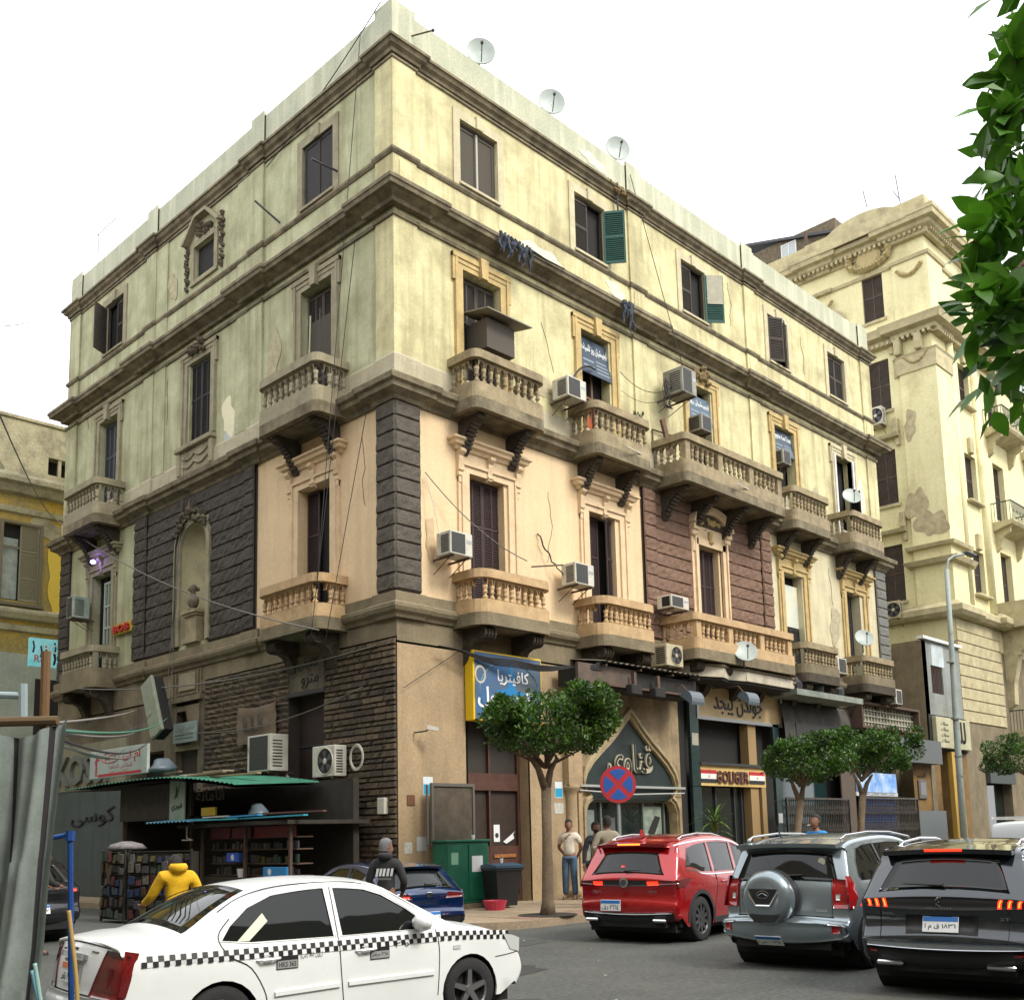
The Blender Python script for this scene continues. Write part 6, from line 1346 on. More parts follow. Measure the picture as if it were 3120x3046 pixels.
for u, z, d, du, lb, M in ((8.2, 11.9, .95, -1.3, 'pale pole sticking out of the damaged upper balcony', M_offw), (13.3, 11.95, 1.2, -1.5, 'pale pole lying across the long upper balcony', M_offw), (3.6, 8.05, .8, .8, 'thin rod sticking out by the first hooded window', M_rust)):
    k = MB(); k.tube([(0, 0, 0), (du, -.3, -.12 if u > 5 else .12)], .02, 5); o = k.build('pole', M, None, (u, -d+.1, z)); tag(o, lb, 'pole')
DB = thing('wall_bracket', 'rusty empty angle bracket on the wall beside the long upper balcony', 'bracket', (9.6, -.05, 13.3)); k = MB(); k.tube([(0, 0, -.75), (0, 0, 0), (1.0, -.1, 0)], .03, 4); k.build('frame', M_rust, DB)
BRD = MB().bbox(-.1, -.04, -.55, .1, .04, .55, .01).build('broken_board', M_wood, None, (9.65, -.5, 12.95), (R(10), R(-35), 0)); tag(BRD, 'broken wooden board leaning on the long upper balcony', 'board')
for x, lb in ((8.4, 'small potted plant on the second upper balcony rail'), (8.2, 'smaller plant on the second upper balcony rail')):
    PPT = thing('potted_plant', lb, 'plant', (x-.4, -.85, 12.9)); MB().lathe([(.04, 0), (.06, .09)], 8).build('pot', M_tgreen, PPT); k = MB(); r_ = random.Random(int(x*10))
    for i in range(14): a = r_.random()*6.3; k.add([(0, 0, .08), (.06*math.cos(a), .06*math.sin(a), .14+r_.random()*.1), (.1*math.cos(a+.3), .1*math.sin(a+.3), .12+r_.random()*.12)], [(0, 1, 2)])
    k.build('leaves', mat('dull_leaf', (.07, .09, .03), .8), PPT)
# palm by the clothes shop window
PM = thing('palm_plant', 'spiky green palm plant in a pot by the shop window', 'plant', (10.1, -1.2, .15)); PM.scale = (1.3, 1.3, 1.35); MB().lathe([(.16, 0), (.24, .45), (.2, .45)], 12).build('pot', M_soot, PM); MB().tube([(0, 0, .4), (.02, 0, 1.35)], .035, 6).build('stem', M_wood, PM)
r_ = random.Random(12); M_palm = mat('palm_leaf', (.05, .13, .02), .5, col2=(.13, .2, .03), scale=6)
for i in range(46):
    a = r_.random()*6.3; el = r_.uniform(.1, 1.35); L_ = r_.uniform(.5, .75); c = math.cos(el); z0 = r_.uniform(1.0, 1.4); P = [(math.cos(a)*c*L_*t, math.sin(a)*c*L_*t, z0+math.sin(el)*L_*t-.28*t*t) for t in (0, .35, .7, 1)]
    n = Vector((-math.sin(a), math.cos(a), 0))*.024; k = MB(); k.add([tuple(Vector(P[0])+n*.4), tuple(Vector(P[0])-n*.4), tuple(Vector(P[1])-n), tuple(Vector(P[1])+n), tuple(Vector(P[2])-n*.8), tuple(Vector(P[2])+n*.8), P[3]], [(0, 1, 2, 3), (3, 2, 4, 5), (5, 4, 6)]); k.build('frond', M_palm, PM)
# ================================================================ KIOSK on the side street
KS = thing('kiosk', 'cluttered dark street kiosk with a green canopy against the stone wall', 'kiosk')
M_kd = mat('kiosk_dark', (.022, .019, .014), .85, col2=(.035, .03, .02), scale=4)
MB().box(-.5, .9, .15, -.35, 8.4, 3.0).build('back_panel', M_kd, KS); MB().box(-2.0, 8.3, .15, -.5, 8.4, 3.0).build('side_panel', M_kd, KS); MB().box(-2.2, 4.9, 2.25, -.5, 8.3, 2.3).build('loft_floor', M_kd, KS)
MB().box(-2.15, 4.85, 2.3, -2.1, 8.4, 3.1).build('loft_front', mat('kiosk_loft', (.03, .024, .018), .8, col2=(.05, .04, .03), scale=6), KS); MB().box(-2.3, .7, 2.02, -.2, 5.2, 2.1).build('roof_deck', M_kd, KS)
for y in (.9, 2.6, 4.4, 4.9, 8.3): MB().box(-2.1, y, .15, -2.04, y+.06, 2.9 if y > 4.5 else 2.05).build('post', M_rust, KS)
for z in (.95, 1.2, 1.5, 1.75):
    MB().box(-1.9, .95, z, -1.5, 4.4, z+.025).build('shelf', M_rust, KS)
for y0, y1 in ((.95, 2.5), (2.65, 3.4), (3.5, 4.3)): MB().box(-1.94, y0, 1.76, -1.92, y1, 2.0).build('red_fascia', mat('dull_red_print', (.20, .012, .012), .6, col2=(.1, .01, .01), scale=8), KS)
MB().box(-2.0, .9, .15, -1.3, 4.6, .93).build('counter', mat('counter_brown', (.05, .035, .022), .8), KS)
def sheet(name, y0, y1, x0, x1, zf, M, parent, n=56, amp=.028):
    k = MB(); vs = []
    for i in range(n+1):
        y = y0+(y1-y0)*i/n
        for j in range(5): x = x0+(x1-x0)*j/4; vs.append((x, y, zf(i/n, j/4)+amp*(i % 2)))
    k.add(vs, [(i*5+j, i*5+j+1, (i+1)*5+j+1, (i+1)*5+j) for i in range(n) for j in range(4)]); return k.build(name, M, parent)
M_gc = mat('green_corrugated', (.03, .17, .10), .6, col2=(.02, .11, .07), scale=3, dirt=(.08, .1, .07), dscale=1.2, dlo=.5, dhi=.8)
sheet('green_canopy', 2.0, 10.4, -2.75, -.6, lambda t, s: 2.86+.5*t-.22*max(0, t-.75)*4*.5+.12*math.sin(t*5)+.1*s, M_gc, KS, n=90)
sheet('canopy_shade_sheet', 2.05, 10.35, -2.66, -.62, lambda t, s: 2.80+.5*t-.22*max(0, t-.75)*4*.5+.12*math.sin(t*5)+.1*s, M_kd, KS, n=40, amp=0)  # dark sheet added below the canopy, standing in for its underside shade
for i, (y, x, w_, l_, a, c_) in enumerate(((3.2, -2.0, .12, 1.6, 8, (.34, .24, .12)), (4.1, -2.2, .1, 1.9, -6, (.22, .14, .08)), (5.0, -1.8, .14, 1.3, 14, (.4, .34, .22)), (5.9, -2.1, .1, 1.5, -12, (.16, .1, .07)), (4.6, -1.6, .3, .8, 4, (.30, .25, .17)))):
    o = MB().box(-w_/2, -l_/2, 0, w_/2, l_/2, .035).build('roof_plank', mat('plank%d' % i, c_, .85, fine=.3), None, (x, y, 3.13+.03*i+.035*(y-3)), (0, 0, R(a))); tag(o, ('tan', 'brown', 'pale', 'dark', 'short wide')[i]+' loose plank lying on the green canopy', 'plank')
k = MB(); k.smooth = True; k.lathe([(.05, 0), (.34, .03), (.38, .12), (.25, .22), (.18, .3), (.03, .33)], 9); k.v = [(x+.07*math.sin(9*z+3*y), y+.06*math.sin(7*x+4*z), z*(1+.25*math.sin(6*x+5*y))) for x, y, z in k.v]; o = k.build('plastic_bundle', mat('slate_plastic', (.10, .13, .15), .4, bump=.6, bscale=6), None, (-2.0, 6.6, 3.4)); tag(o, 'grey plastic bundle on the green canopy', 'bundle')
o = link('plastic_bundle', o.data, None, (-2.0, 2.3, 2.2)); o.scale = (.6, .8, .8); tag(o, 'grey plastic bundle on the blue planks', 'bundle')
for i, (y, x, l_, z, c_) in enumerate(((2.1, -2.5, 2.0, 2.20, (.02, .25, .5)), (1.2, -2.3, 2.6, 2.16, (.03, .3, .4)), (3.3, -2.4, 1.0, 2.22, (.5, .5, .45)), (1.0, -2.1, 2.3, 2.24, (.12, .05, .04)), (2.9, -2.6, 1.4, 2.15, (.04, .32, .36)))):
    o = MB().box(-.05, -l_/2, 0, .05, l_/2, .03).build('painted_plank', mat('bplank%d' % i, c_, .6), None, (x, y, z), (0, 0, R(i*5-10))); tag(o, ('bright blue', 'long teal', 'short white', 'dark red', 'turquoise')[i]+' plank lying over the kiosk shelves', 'plank')
sheet('blue_valance', 3.9, 5.9, -2.75, -2.2, lambda t, s: 2.14+.05*s, mat('blue_corrugated', (.03, .2, .3), .6, col2=(.2, .3, .33), scale=4), KS, n=24, amp=.04)
KP = MB().bbox(-.36, -.04, 0, .36, 0, 1.05, .01).build('kiosk_poster', mat('poster_green_white', (.30, .36, .28), .5, col2=(.2, .27, .2), scale=3), None, (-2.22, 5.3, 2.2), -math.pi/2); tag(KP, 'white and green payment service poster on the kiosk corner', 'poster')
letters('فوري', mat('dark_green_letter', (.04, .07, .04)), KP, (0, -.045, .32), width=.5, height=.2, ar=True, thick=.004, bold=.02); k = MB(); k.prism([(-.12, .5), (.02, .55), (.16, .9), (.02, .7), (-.05, .85), (-.05, .65)], -.046, -.042, 1); k.build('bird_print', MATS['dark_green_letter'], KP)
k = MB(); k.box(-.3, -.05, 0, .3, -.0, .18); o = k.build('yellow_panel', mat('yellow_panel', (.45, .30, .01), .6), KS, (-2.2, 3.9, 2.28), -math.pi/2)
letters('الامانة', mat('faded_ink', (.07, .055, .04)), KS, (-2.2, 3.9, 2.75), width=1.2, height=.28, ar=True, rz=-math.pi/2, thick=.02)
# goods: packets on the shelves and magazines on the front rack
r_ = random.Random(21); gcol = [(.35, .03, .03), (.03, .1, .35), (.45, .36, .05), (.4, .4, .38), (.05, .22, .1), (.3, .12, .03), (.12, .12, .13), (.25, .22, .3), (.5, .45, .35), (.06, .05, .05)]
GM = []
for i, c_ in enumerate(gcol):
    me = MB().bbox(-.06, -.02, 0, .06, .02, .15, .005).mesh('packet'); me.materials.append(mat('packet%d' % i, tuple(x*.2+.01 for x in c_), .5, col2=tuple(x*.05+.003 for x in c_), scale=30, mixw=.6)); GM.append(me)
for z in (.975, 1.225, 1.525):
    y = 1.0
    while y < 4.4:
        if r_.random() < .82:
            o = link('packet', GM[r_.randrange(10)], None, (-1.85, y, z), -math.pi/2+r_.uniform(-.3, .3)); o.scale = (r_.uniform(.7, 1.3), 1, r_.uniform(.7, 1.25)); tag(o, 'small goods packet standing on a kiosk shelf', 'packet', 'goods packets on the kiosk shelves')
        y += r_.uniform(.12, .2)
for y0, lb, M in ((1.05, 'blue snack box with white print at the right end of the kiosk shelf', (.03, .22, .5)), (2.5, 'bright blue carton in the middle of the kiosk shelf', (.03, .1, .5))):
    o = MB().bbox(-.0, -.1, 0, .8 if y0 < 2 else .5, 0, .2, .01).build('carton', mat('carton%d' % int(y0*10), M, .5), None, (-2.0, y0+.85, .95 if y0 < 2 else 1.25), -math.pi/2); tag(o, lb, 'carton'); MB().lathe([(.07, -.103), (.07, -.1)], 12, (.25, 0, .1), 1).build('white_print', M_sw, o)
FP = thing('flower_pot', 'white pot of dried flowers on the kiosk counter', 'flowerpot', (-2.1, 2.75, .93)); MB().lathe([(.06, 0), (.09, .18)], 12).build('pot', M_white, FP); k = MB()
for i in range(60): a = r_.random()*6.3; q = r_.random()*.22; z = .25+r_.random()*.4; k.add([(q*math.cos(a), q*math.sin(a), z), (q*math.cos(a)+.04, q*math.sin(a)+.02, z+.03), (q*math.cos(a)+.01, q*math.sin(a)-.03, z+.05)], [(0, 1, 2)])
k.build('flowers', mat('dried_flowers', (.22, .16, .07), .8, col2=(.1, .12, .05), scale=20), FP)
def rack(loc, rz, nw, nh, label, gl):
    rk = thing('magazine_rack', label, 'rack', loc, rz); k = MB(); W_ = nw*.17; 
    for x in (0, W_): k.box(x-.02, 0, 0, x+.02, .04, nh*.24+.1)
    for j in range(nh+1): k.box(0, 0, .05+j*.24, W_, .05, .07+j*.24)
    k.box(0, .04, .05, W_, .3, nh*.24+.05); k.build('rack_frame', M_kd, rk)
    for i in range(nw):
        for j in range(nh):
            if r_.random() < .93:
                v = Matrix.Rotation(rz, 3, 'Z') @ Vector((.09+i*.17, -.02, .08+j*.24)); o = link('magazine', GM[r_.randrange(10)], None, tuple(Vector(loc)+v), rz+r_.uniform(-.12, .12)); o.location.x += r_.uniform(-.03, .03); o.location.z += r_.uniform(-.03, .03); o.scale = (r_.uniform(.7, 1.3), r_.uniform(.5, 2), r_.uniform(.8, 1.5)); o.rotation_euler = (r_.uniform(-.2, .1), r_.uniform(-.15, .15), rz+r_.uniform(-.25, .25)); tag(o, gl, 'magazine', 'magazines and packets pegged on the street racks')
rack((-3.25, 3.9, .02), R(-84), 0+8, 5, 'dark wire rack packed with magazines facing the street', 'small magazine or packet pegged on a street rack') if False else None
rack((-3.8, 5.75, .02), R(-88), 6, 6, 'left dark rack packed with magazines beside the road', 'small magazine or packet pegged on a street rack')
rack((-3.72, 4.6, .02), R(-62), 9, 6, 'wide dark rack packed with magazines behind the taxi boot', 'small magazine or packet pegged on a street rack')
GH = MB(); GH.smooth = True; GH.lathe([(.3, 0), (.45, .08), (.35, .2), (.1, .28)], 10); o = GH.build('cloth_pile', mat('grey_cloth_pile', (.25, .23, .22), .9, col2=(.12, .11, .12), scale=7, bump=.8, bscale=8), None, (-3.45, 5.3, 1.53)); o.scale = (.8, 1.5, .8); tag(o, 'pile of grey and white cloths on top of the left rack', 'pile')
TB = thing('hanging_scale', 'small white hanging frame under the kiosk deck', 'frame', (-2.4, 4.55, 1.75)); MB().tube([(0, 0, .3), (0, 0, .05), (0, -.25, 0), (0, .2, 0)], .02, 5).build('frame', M_offw, TB)
# ================================================================ CURTAIN, POLES AND HOSES at the left edge
Rv = Vector((.697, -.717, 0)); Bv = Vector((.717, .697, 0))
def cam_at(px, depth, z): # point right of the view axis by pixels d, at ground-plane depth
    t = (px-975)/2017.8; d0 = Bv*depth+Vector((0, 0, z-CAMPOS.z)); q = -(d0.dot(r2)-t*d0.dot(fw))/(Rv.dot(r2)-t*Rv.dot(fw)); p = CAMPOS+d0+Rv*q; return Vector((p.x, p.y, z))
CT = thing('striped_curtain', 'grey awning cloth with dark vertical stripes hanging at the left edge', 'curtain')
P0 = cam_at(-330, 6.4, 0); P1 = cam_at(94, 6.4, 0); k = MB(); k.smooth = True; nx, nz = 64, 22; dv = (P1-P0); ln = dv.length
mi = []
for i in range(nx+1):
    t = i/nx
    for j in range(nz+1):
        s_ = j/nz; z = 2.44-.12*math.sin(math.pi*min(1, max(0, (t-.55)/.45)))*(s_ < .3)-s_*2.75; sh = 1-.32*s_*s_*(t) if True else 1
        q = P0+dv*(t*(1-.10*s_-.16*max(0, s_-.5)*t)); f_ = (.05+.06*s_)*math.sin(t*27+s_*1.8)+.03*math.sin(t*61+3*s_)+.05*math.sin(s_*5+t*9); q = q+Bv*f_; k.v.append((q.x, q.y, z))
for i in range(nx):
    st_ = 1 if i in (47, 59, 34, 22) else 0
    for j in range(nz): k.f.append([i*(nz+1)+j, (i+1)*(nz+1)+j, (i+1)*(nz+1)+j+1, i*(nz+1)+j+1]); k.m.append(st_); k.sm.append(True)
k.build('cloth', [mat('grey_green_cloth', (.25, .29, .265), .9, col2=(.18, .21, .195), scale=4, fine=.12), mat('dark_stripe', (.035, .03, .035), .9)], CT)
q0 = cam_at(-330, 6.45, 2.42); q1 = cam_at(110, 6.45, 2.42); MB().tube([q0, q1], .03, 8).build('wooden_beam', mat('beam_ochre', (.12, .075, .035), .8), CT)
k = MB(); a = cam_at(83, 6.5, 2.3); b = cam_at(88, 6.5, 2.86); k.tube([a, b], .03, 8); o = k.build('wooden_post', mat('ochre_wood', (.17, .09, .035), .8, fine=.2)); tag(o, 'short ochre wooden post rising above the striped curtain', 'post')
FRP = thing('blue_pole_frame', 'blue painted metal pole frame standing beside the striped curtain', 'frame'); M_bp = mat('blue_pole_paint', (.006, .06, .26), .5, col2=(.004, .035, .15), scale=6)
a = cam_at(137, 6.6, -.02); b = cam_at(134, 6.6, 1.73); MB().tube([a, b], .019, 8).build('pole', M_bp, FRP); MB().tube([b, cam_at(84, 6.6, 1.70)], .015, 8).build('top_bar', M_bp, FRP); MB().lathe([(.03, -.04), (.03, .02)], 8, tuple(b)).build('joint', M_bp, FRP)
k = MB(); k.tube([cam_at(-40, 6.5, 2.60), cam_at(44, 6.5, 2.585)], .022, 8); k.tube([cam_at(44, 6.5, 2.66), cam_at(44, 6.5, 2.45)], .028, 8); o = k.build('pale_pipe', mat('pale_blue_pipe', (.3, .38, .4), .5)); tag(o, 'pale metal pipe with a joint above the curtain', 'pipe')
def hose(pts, r_, M, label, name='hose'):
    P = [cam_at(*p) for p in pts]; Q = []
    for i in range(len(P)-1):
        p0 = P[max(i-1, 0)]; p1 = P[i]; p2 = P[i+1]; p3 = P[min(i+2, len(P)-1)]
        for j in range(6): t = j/6; Q.append(.5*((2*p1)+(-p0+p2)*t+(2*p0-5*p1+4*p2-p3)*t*t+(-p0+3*p1-3*p2+p3)*t**3))
    Q.append(P[-1]); k = MB(); k.smooth = True; k.tube(Q, r_, 6); o = k.build(name, M); tag(o, label, 'hose' if name == 'hose' else 'pipe'); return o
hose([(131, 6.4, 1.28), (136, 6.4, 1.15), (146, 6.4, .85), (148, 6.4, .5), (142, 6.4, .1)], .012, mat('yellow_hose', (.42, .28, .08), .6), 'tan hose looping beside the blue pole')
hose([(66, 6.2, 1.0), (74, 6.2, .85), (86, 6.2, .6), (84, 6.2, .3), (76, 6.2, .05)], .012, mat('mint_hose', (.25, .42, .38), .5), 'pale mint hose hanging below the curtain')
hose([(60, 6.3, .95), (76, 6.3, .75), (100, 6.3, .58), (112, 6.3, .5)], .01, mat('blue_hose', (.1, .25, .33), .5), 'thin blue hose curving to the taxi boot')
hose([(0, 6.0, .48), (78, 6.0, .50)], .018, mat('pale_blue_pipe', (.3, .38, .4)), 'low horizontal pale pipe beside the curtain foot', 'pipe')
# ================================================================ CARS
M_tyre = mat('tyre_rubber', (.018, .018, .018), .85, bump=.3)
M_rim = mat('alloy_rim', (.30, .30, .31), .35, .85); M_rimd = mat('dark_alloy', (.10, .10, .105), .35, .8)
M_cglass = mat('car_glass', (.006, .008, .008), .03, spec=.42)
M_blackp = mat('black_plastic', (.02, .02, .02), .5); M_gap = mat('panel_gap', (.01, .01, .01), .9)
M_chrome = mat('chrome', (.55, .55, .56), .12, 1.0)
M_lampr = mat('red_lamp', (.28, .006, .008), .12, coat=.6); M_lampd = mat('dark_red_lamp', (.07, .003, .005), .1, coat=.8, col2=(.16, .008, .008), scale=6)
M_lit = mat('lit_red_lamp', (.9, .05, .02), .3, emis=(1, .02, .006), estr=1.6); M_lit2 = mat('lit_orange_lamp', (1, .3, .05), .3, emis=(1, .17, .02), estr=1.8)
M_lampc = mat('clear_lamp', (.55, .57, .55), .1, coat=.5)
M_pwhite = mat('plate_white', (.72, .73, .72), .5); M_pblue = mat('plate_blue', (.02, .16, .5), .5); M_porange = mat('plate_orange', (.75, .16, .03), .5)
M_ink = mat('plate_ink', (.01, .01, .01), .6)
def catmull(P, n=4):
    out = []
    for i in range(len(P)-1):
        p0 = P[max(i-1, 0)]; p1 = P[i]; p2 = P[i+1]; p3 = P[min(i+2, len(P)-1)]
        for k_ in range(n):
            t = k_/n; out.append(tuple(.5*((2*p1[a])+(-p0[a]+p2[a])*t+(2*p0[a]-5*p1[a]+4*p2[a]-p3[a])*t*t+(-p0[a]+3*p1[a]-3*p2[a]+p3[a])*t**3) for a in (0, 1)))
    out.append(P[-1]); return out
class Car:
    def __init__(s, name, label, cat, O, L, W, belt, roofw, wheels, wr, paint, glass_idx, crownr=.10, rnd=.07, group=None, rearw=.9, frontw=.84, k=1.0, loc=(0, 0), rz=0, beltw=.965):
        s.root = thing(name, label, cat, (loc[0], loc[1], 0), rz, group); s.root.scale = (k, k, k)
        s.L, s.W, s.belt, s.roofw = L, W, belt, roofw; s.rearw, s.frontw, s.beltw = rearw, frontw, beltw; s.paint = paint
        s.n = 4; s.O = catmull(O, s.n); s.H = max(z for x, z in s.O); s.wheels = wheels; s.wr = wr; s.rnd = rnd
        N = len(s.O); s.nrm = []
        for i in range(N):
            a = s.O[max(i-1, 0)]; b = s.O[min(i+1, N-1)]; dx, dz = b[0]-a[0], b[1]-a[1]; l = math.hypot(dx, dz) or 1; s.nrm.append((dz/l, -dx/l))   # inward
        s.crown = []
        for i in range(N):
            nx, nz = s.nrm[i]; s.crown.append(crownr*abs(nx)+.035*abs(nz))
        s.S = [(s.O[i][0]+s.nrm[i][0]*(s.crown[i]+rnd), s.O[i][1]+s.nrm[i][1]*(s.crown[i]+rnd)) for i in range(N)]
    def plan(s, x):
        t = x/s.L
        f = 1.0
        if t < .28: f = 1-(1-s.rearw)*((.28-t)/.28)**2
        if t > .72: f = 1-(1-s.frontw)*((t-.72)/.28)**2.2
        return f
    def Y(s, x, z):
        W = s.W*s.plan(x)
        if z < .5: q = .955+.045*(z/.5)**.5 if z > 0 else .95
        elif z < s.belt-.12: q = 1.0
        elif z < s.belt: t = (z-s.belt+.12)/.12; q = 1-(1-s.beltw)*t*t
        else: t = (z-s.belt)/max(.01, s.H-s.belt); q = s.beltw-(s.beltw-s.roofw)*(t*.8+.2*t*t)
        return W*q
    def tp(s, si, u, off=0.):            # point on the top/rear/front skin, si = outline index, u -1..1
        i = min(int(si), len(s.O)-2); t = si-i; P = []
        for j in (i, i+1):
            nx, nz = s.nrm[j]; Sx, Sz = s.S[j]; ye = s.Y(Sx, Sz)-s.rnd
            if abs(u) <= 1: inn = s.crown[j]*u*u-off; yy = ye*u
            else:
                a_ = min(1, (abs(u)-1)/.15)*math.pi/2; inn = s.crown[j]+s.rnd*(1-math.cos(a_))-off*math.cos(a_); yy = (ye+s.rnd*math.sin(a_)+off*math.sin(a_))*(1 if u > 0 else -1)
            P.append((s.O[j][0]+nx*inn, yy, s.O[j][1]+nz*inn))
        return tuple(P[0][a]*(1-t)+P[1][a]*t for a in range(3))
    def zi(s, z, x_max=None, rear=True):   # outline index at height z on the rear
        for i in range(len(s.O)-1):
            a, b = s.O[i][1], s.O[i+1][1]
            if a <= z <= b: return i+(z-a)/max(1e-6, b-a)
        return 0
    def xi(s, x):
        for i in range(len(s.O)-1):
            a, b = s.O[i][0], s.O[i+1][0]
            if a <= x <= b and s.O[i][1] > s.belt-.35: return i+(x-a)/max(1e-6, b-a)
        return len(s.O)-1
    def body(s, windows, low=.22, arch=1.13):
        k = MB(); k.smooth = True; N = len(s.O)
        us = [-1, -.75, -.5, -.25, 0, .25, .5, .75, 1]; ar = [22.5, 45, 67.5, 90]; rows = []
        for i in range(N):
            nx, nz = s.nrm[i]; Sx, Sz = s.S[i]; ye = s.Y(Sx, Sz); f = ye-s.rnd; row = []
            side = []
            for a in ar:
                inn = s.crown[i]+s.rnd*(1-math.cos(R(a))); side.append((inn, f+s.rnd*math.sin(R(a))))
            for inn, y in side[::-1]: row.append((s.O[i][0]+nx*inn, -y, s.O[i][1]+nz*inn))
            for u in us: inn = s.crown[i]*u*u; row.append((s.O[i][0]+nx*inn, f*u, s.O[i][1]+nz*inn))
            for inn, y in side: row.append((s.O[i][0]+nx*inn, y, s.O[i][1]+nz*inn))
            rows.append(row)
        M_ = len(rows[0]); vs = [p for r_ in rows for p in r_]
        k.add(vs, [(i*M_+j, i*M_+j+1, (i+1)*M_+j+1, (i+1)*M_+j) for i in range(N-1) for j in range(M_-1)])
        # side outline with wheel arches
        side = [p for p in s.S]; out = []
        last = None
        for p in side:
            if last is None or math.hypot(p[0]-last[0], p[1]-last[1]) > .012: out.append(p); last = p
        bot = []
        xf, zf = out[-1]; xr, zr = out[0]
        for wx in sorted(s.wheels, reverse=True):
            ra = s.wr*arch; zc = s.wr
            a0 = math.asin(max(-1, min(1, (low-zc)/ra)))
            bot += [(wx+ra*math.cos(a0+(math.pi-2*a0)*i/14), zc+ra*math.sin(a0+(math.pi-2*a0)*i/14)) for i in range(15)]
        outline = out+[(min(xf-.02, s.wheels[1]+s.wr*1.35) if xf-.02 > s.wheels[1]+s.wr*1.2 else xf-.01, low)]+bot+[(max(xr+.02, s.wheels[0]-s.wr*1.3), low)]
        s.outline = outline
        for sg in (1, -1):
            k.cdt(outline, windows, f=lambda x, z, sg=sg: (x, sg*s.Y(x, z), z), step=.12)
        k.build('body', s.paint, s.root, weld=True)
        # underbody, dropped and widened to darken the ground beneath, and wheel wells
        q = MB(); q.box(.25, -s.W+.16, low-.08, s.L-.3, s.W-.16, .62); q.box(.3, -s.W+.1, low, s.wheels[0]-s.wr*1.1, s.W-.1, .5); q.box(s.wheels[0]+s.wr*1.15, -s.W+.06, low-.02, s.wheels[1]-s.wr*1.15, s.W-.06, .5)
        q.box(.1, -s.W+.25, low-.0, .3, s.W-.25, .4); q.build('underbody', M_gap, s.root)
        for wdw in windows: 
            n = len(wdw)
            for sg in (1, -1):
                g = MB(); g.smooth = True; g.cdt(wdw, f=lambda x, z, sg=sg: (x, sg*(s.Y(x, z)-.012), z), step=.15); g.build('side_window', M_cglass, s.root); t = MB()
                cx = sum(p[0] for p in wdw)/n; cz = sum(p[1] for p in wdw)/n
                e = []
                for p in wdw: l = math.hypot(p[0]-cx, p[1]-cz); e.append((p[0]+(p[0]-cx)/l*.018, p[1]+(p[1]-cz)/l*.018))
                t.add([(p[0], sg*(s.Y(*p)-.014), p[1]) for p in wdw]+[(p[0], sg*(s.Y(*p)+.004), p[1]) for p in e], [(i, (i+1) % n, n+(i+1) % n, n+i) for i in range(n)])
                t.build('window_seal', M_blackp, s.root)
    def patch(s, name, s0, s1, u0, u1, M, off=.004, ns=8, nu=10, label=None, parent=None, both=False):
        f0 = u0 if callable(u0) else (lambda t: u0); f1 = u1 if callable(u1) else (lambda t: u1)
        for sg in ((1, -1) if both else (1,)):
            k = MB(); k.smooth = True; vs = []
            for i in range(ns+1):
                t = i/ns
                for j in range(nu+1):
                    u = f0(t)+(f1(t)-f0(t))*j/nu; vs.append(s.tp(s0+(s1-s0)*t, sg*u, off))
            # skirt
            n0 = len(vs); ed = [j for j in range(nu+1)]+[i*(nu+1)+nu for i in range(1, ns+1)]+[ns*(nu+1)+j for j in range(nu-1, -1, -1)]+[i*(nu+1) for i in range(ns-1, 0, -1)]
            def uu(idx): i, j = divmod(idx, nu+1); t = i/ns; return s.tp(s0+(s1-s0)*t, sg*(f0(t)+(f1(t)-f0(t))*j/nu), -.01)
            vs += [uu(e) for e in ed]
            fs = [(i*(nu+1)+j, i*(nu+1)+j+1, (i+1)*(nu+1)+j+1, (i+1)*(nu+1)+j) for i in range(ns) for j in range(nu)]
            fs += [(ed[a], ed[(a+1) % len(ed)], n0+(a+1) % len(ed), n0+a) for a in range(len(ed))]
            k.add(vs, fs); o = k.build(name, M, parent or s.root, label=label)
        return o
    def sidepoly(s, name, poly, M, off=.004, sides=(1, -1), parent=None, step=.15, label=None):
        n = len(poly)
        for sg in sides:
            k = MB(); k.smooth = True; k.cdt(poly, f=lambda x, z, sg=sg: (x, sg*(s.Y(x, z)+off), z), step=step)
            k.add([(p[0], sg*(s.Y(*p)+off), p[1]) for p in poly]+[(p[0], sg*(s.Y(*p)-.01), p[1]) for p in poly], [(i, (i+1) % n, n+(i+1) % n, n+i) for i in range(n)]); o = k.build(name, M, parent or s.root, label=label)
        return o
    def line(s, name, pts, w_, M, off=.003, sides=(1, -1), parent=None, thick=0):
        P = catmull(pts, 4) if len(pts) > 2 else pts
        for sg in sides:
            k = MB(); vs = []
            for i, p in enumerate(P):
                a = P[max(i-1, 0)]; b = P[min(i+1, len(P)-1)]; dx, dz = b[0]-a[0], b[1]-a[1]; l = math.hypot(dx, dz); nx, nz = -dz/l*w_/2, dx/l*w_/2
                for q, o in ((1, -.005), (1, off+thick), (-1, off+thick), (-1, -.005)): x, z = p[0]+nx*q, p[1]+nz*q; vs.append((x, sg*(s.Y(x, z)+o), z))
            k.add(vs, [(4*i+j, 4*i+j+1, 4*i+5+j, 4*i+4+j) for i in range(len(P)-1) for j in range(3)]); o = k.build(name, M, parent or s.root)
        return o
    def wheelset(s, rim, spokes=5, yo=.0, wd=.2):
        tm = MB(); tm.smooth = True; r = s.wr
        tm.lathe([(r*.66, -wd*.5), (r*.9, -wd*.52), (r*.985, -wd*.42), (r, -wd*.3), (r, wd*.3), (r*.985, wd*.42), (r*.9, wd*.52), (r*.66, wd*.5)], 36, ax=1, caps=False)
        tm = tm.mesh('tyre'); tm.materials.append(M_tyre)
        k = MB(); k.lathe([(r*.68, -wd*.5), (r*.66, -wd*.49), (r*.61, -wd*.42), (r*.61, wd*.4)], 32, ax=1, caps=False); k.lathe([(r*.14, -wd*.46), (r*.14, -wd*.3)], 12, ax=1)
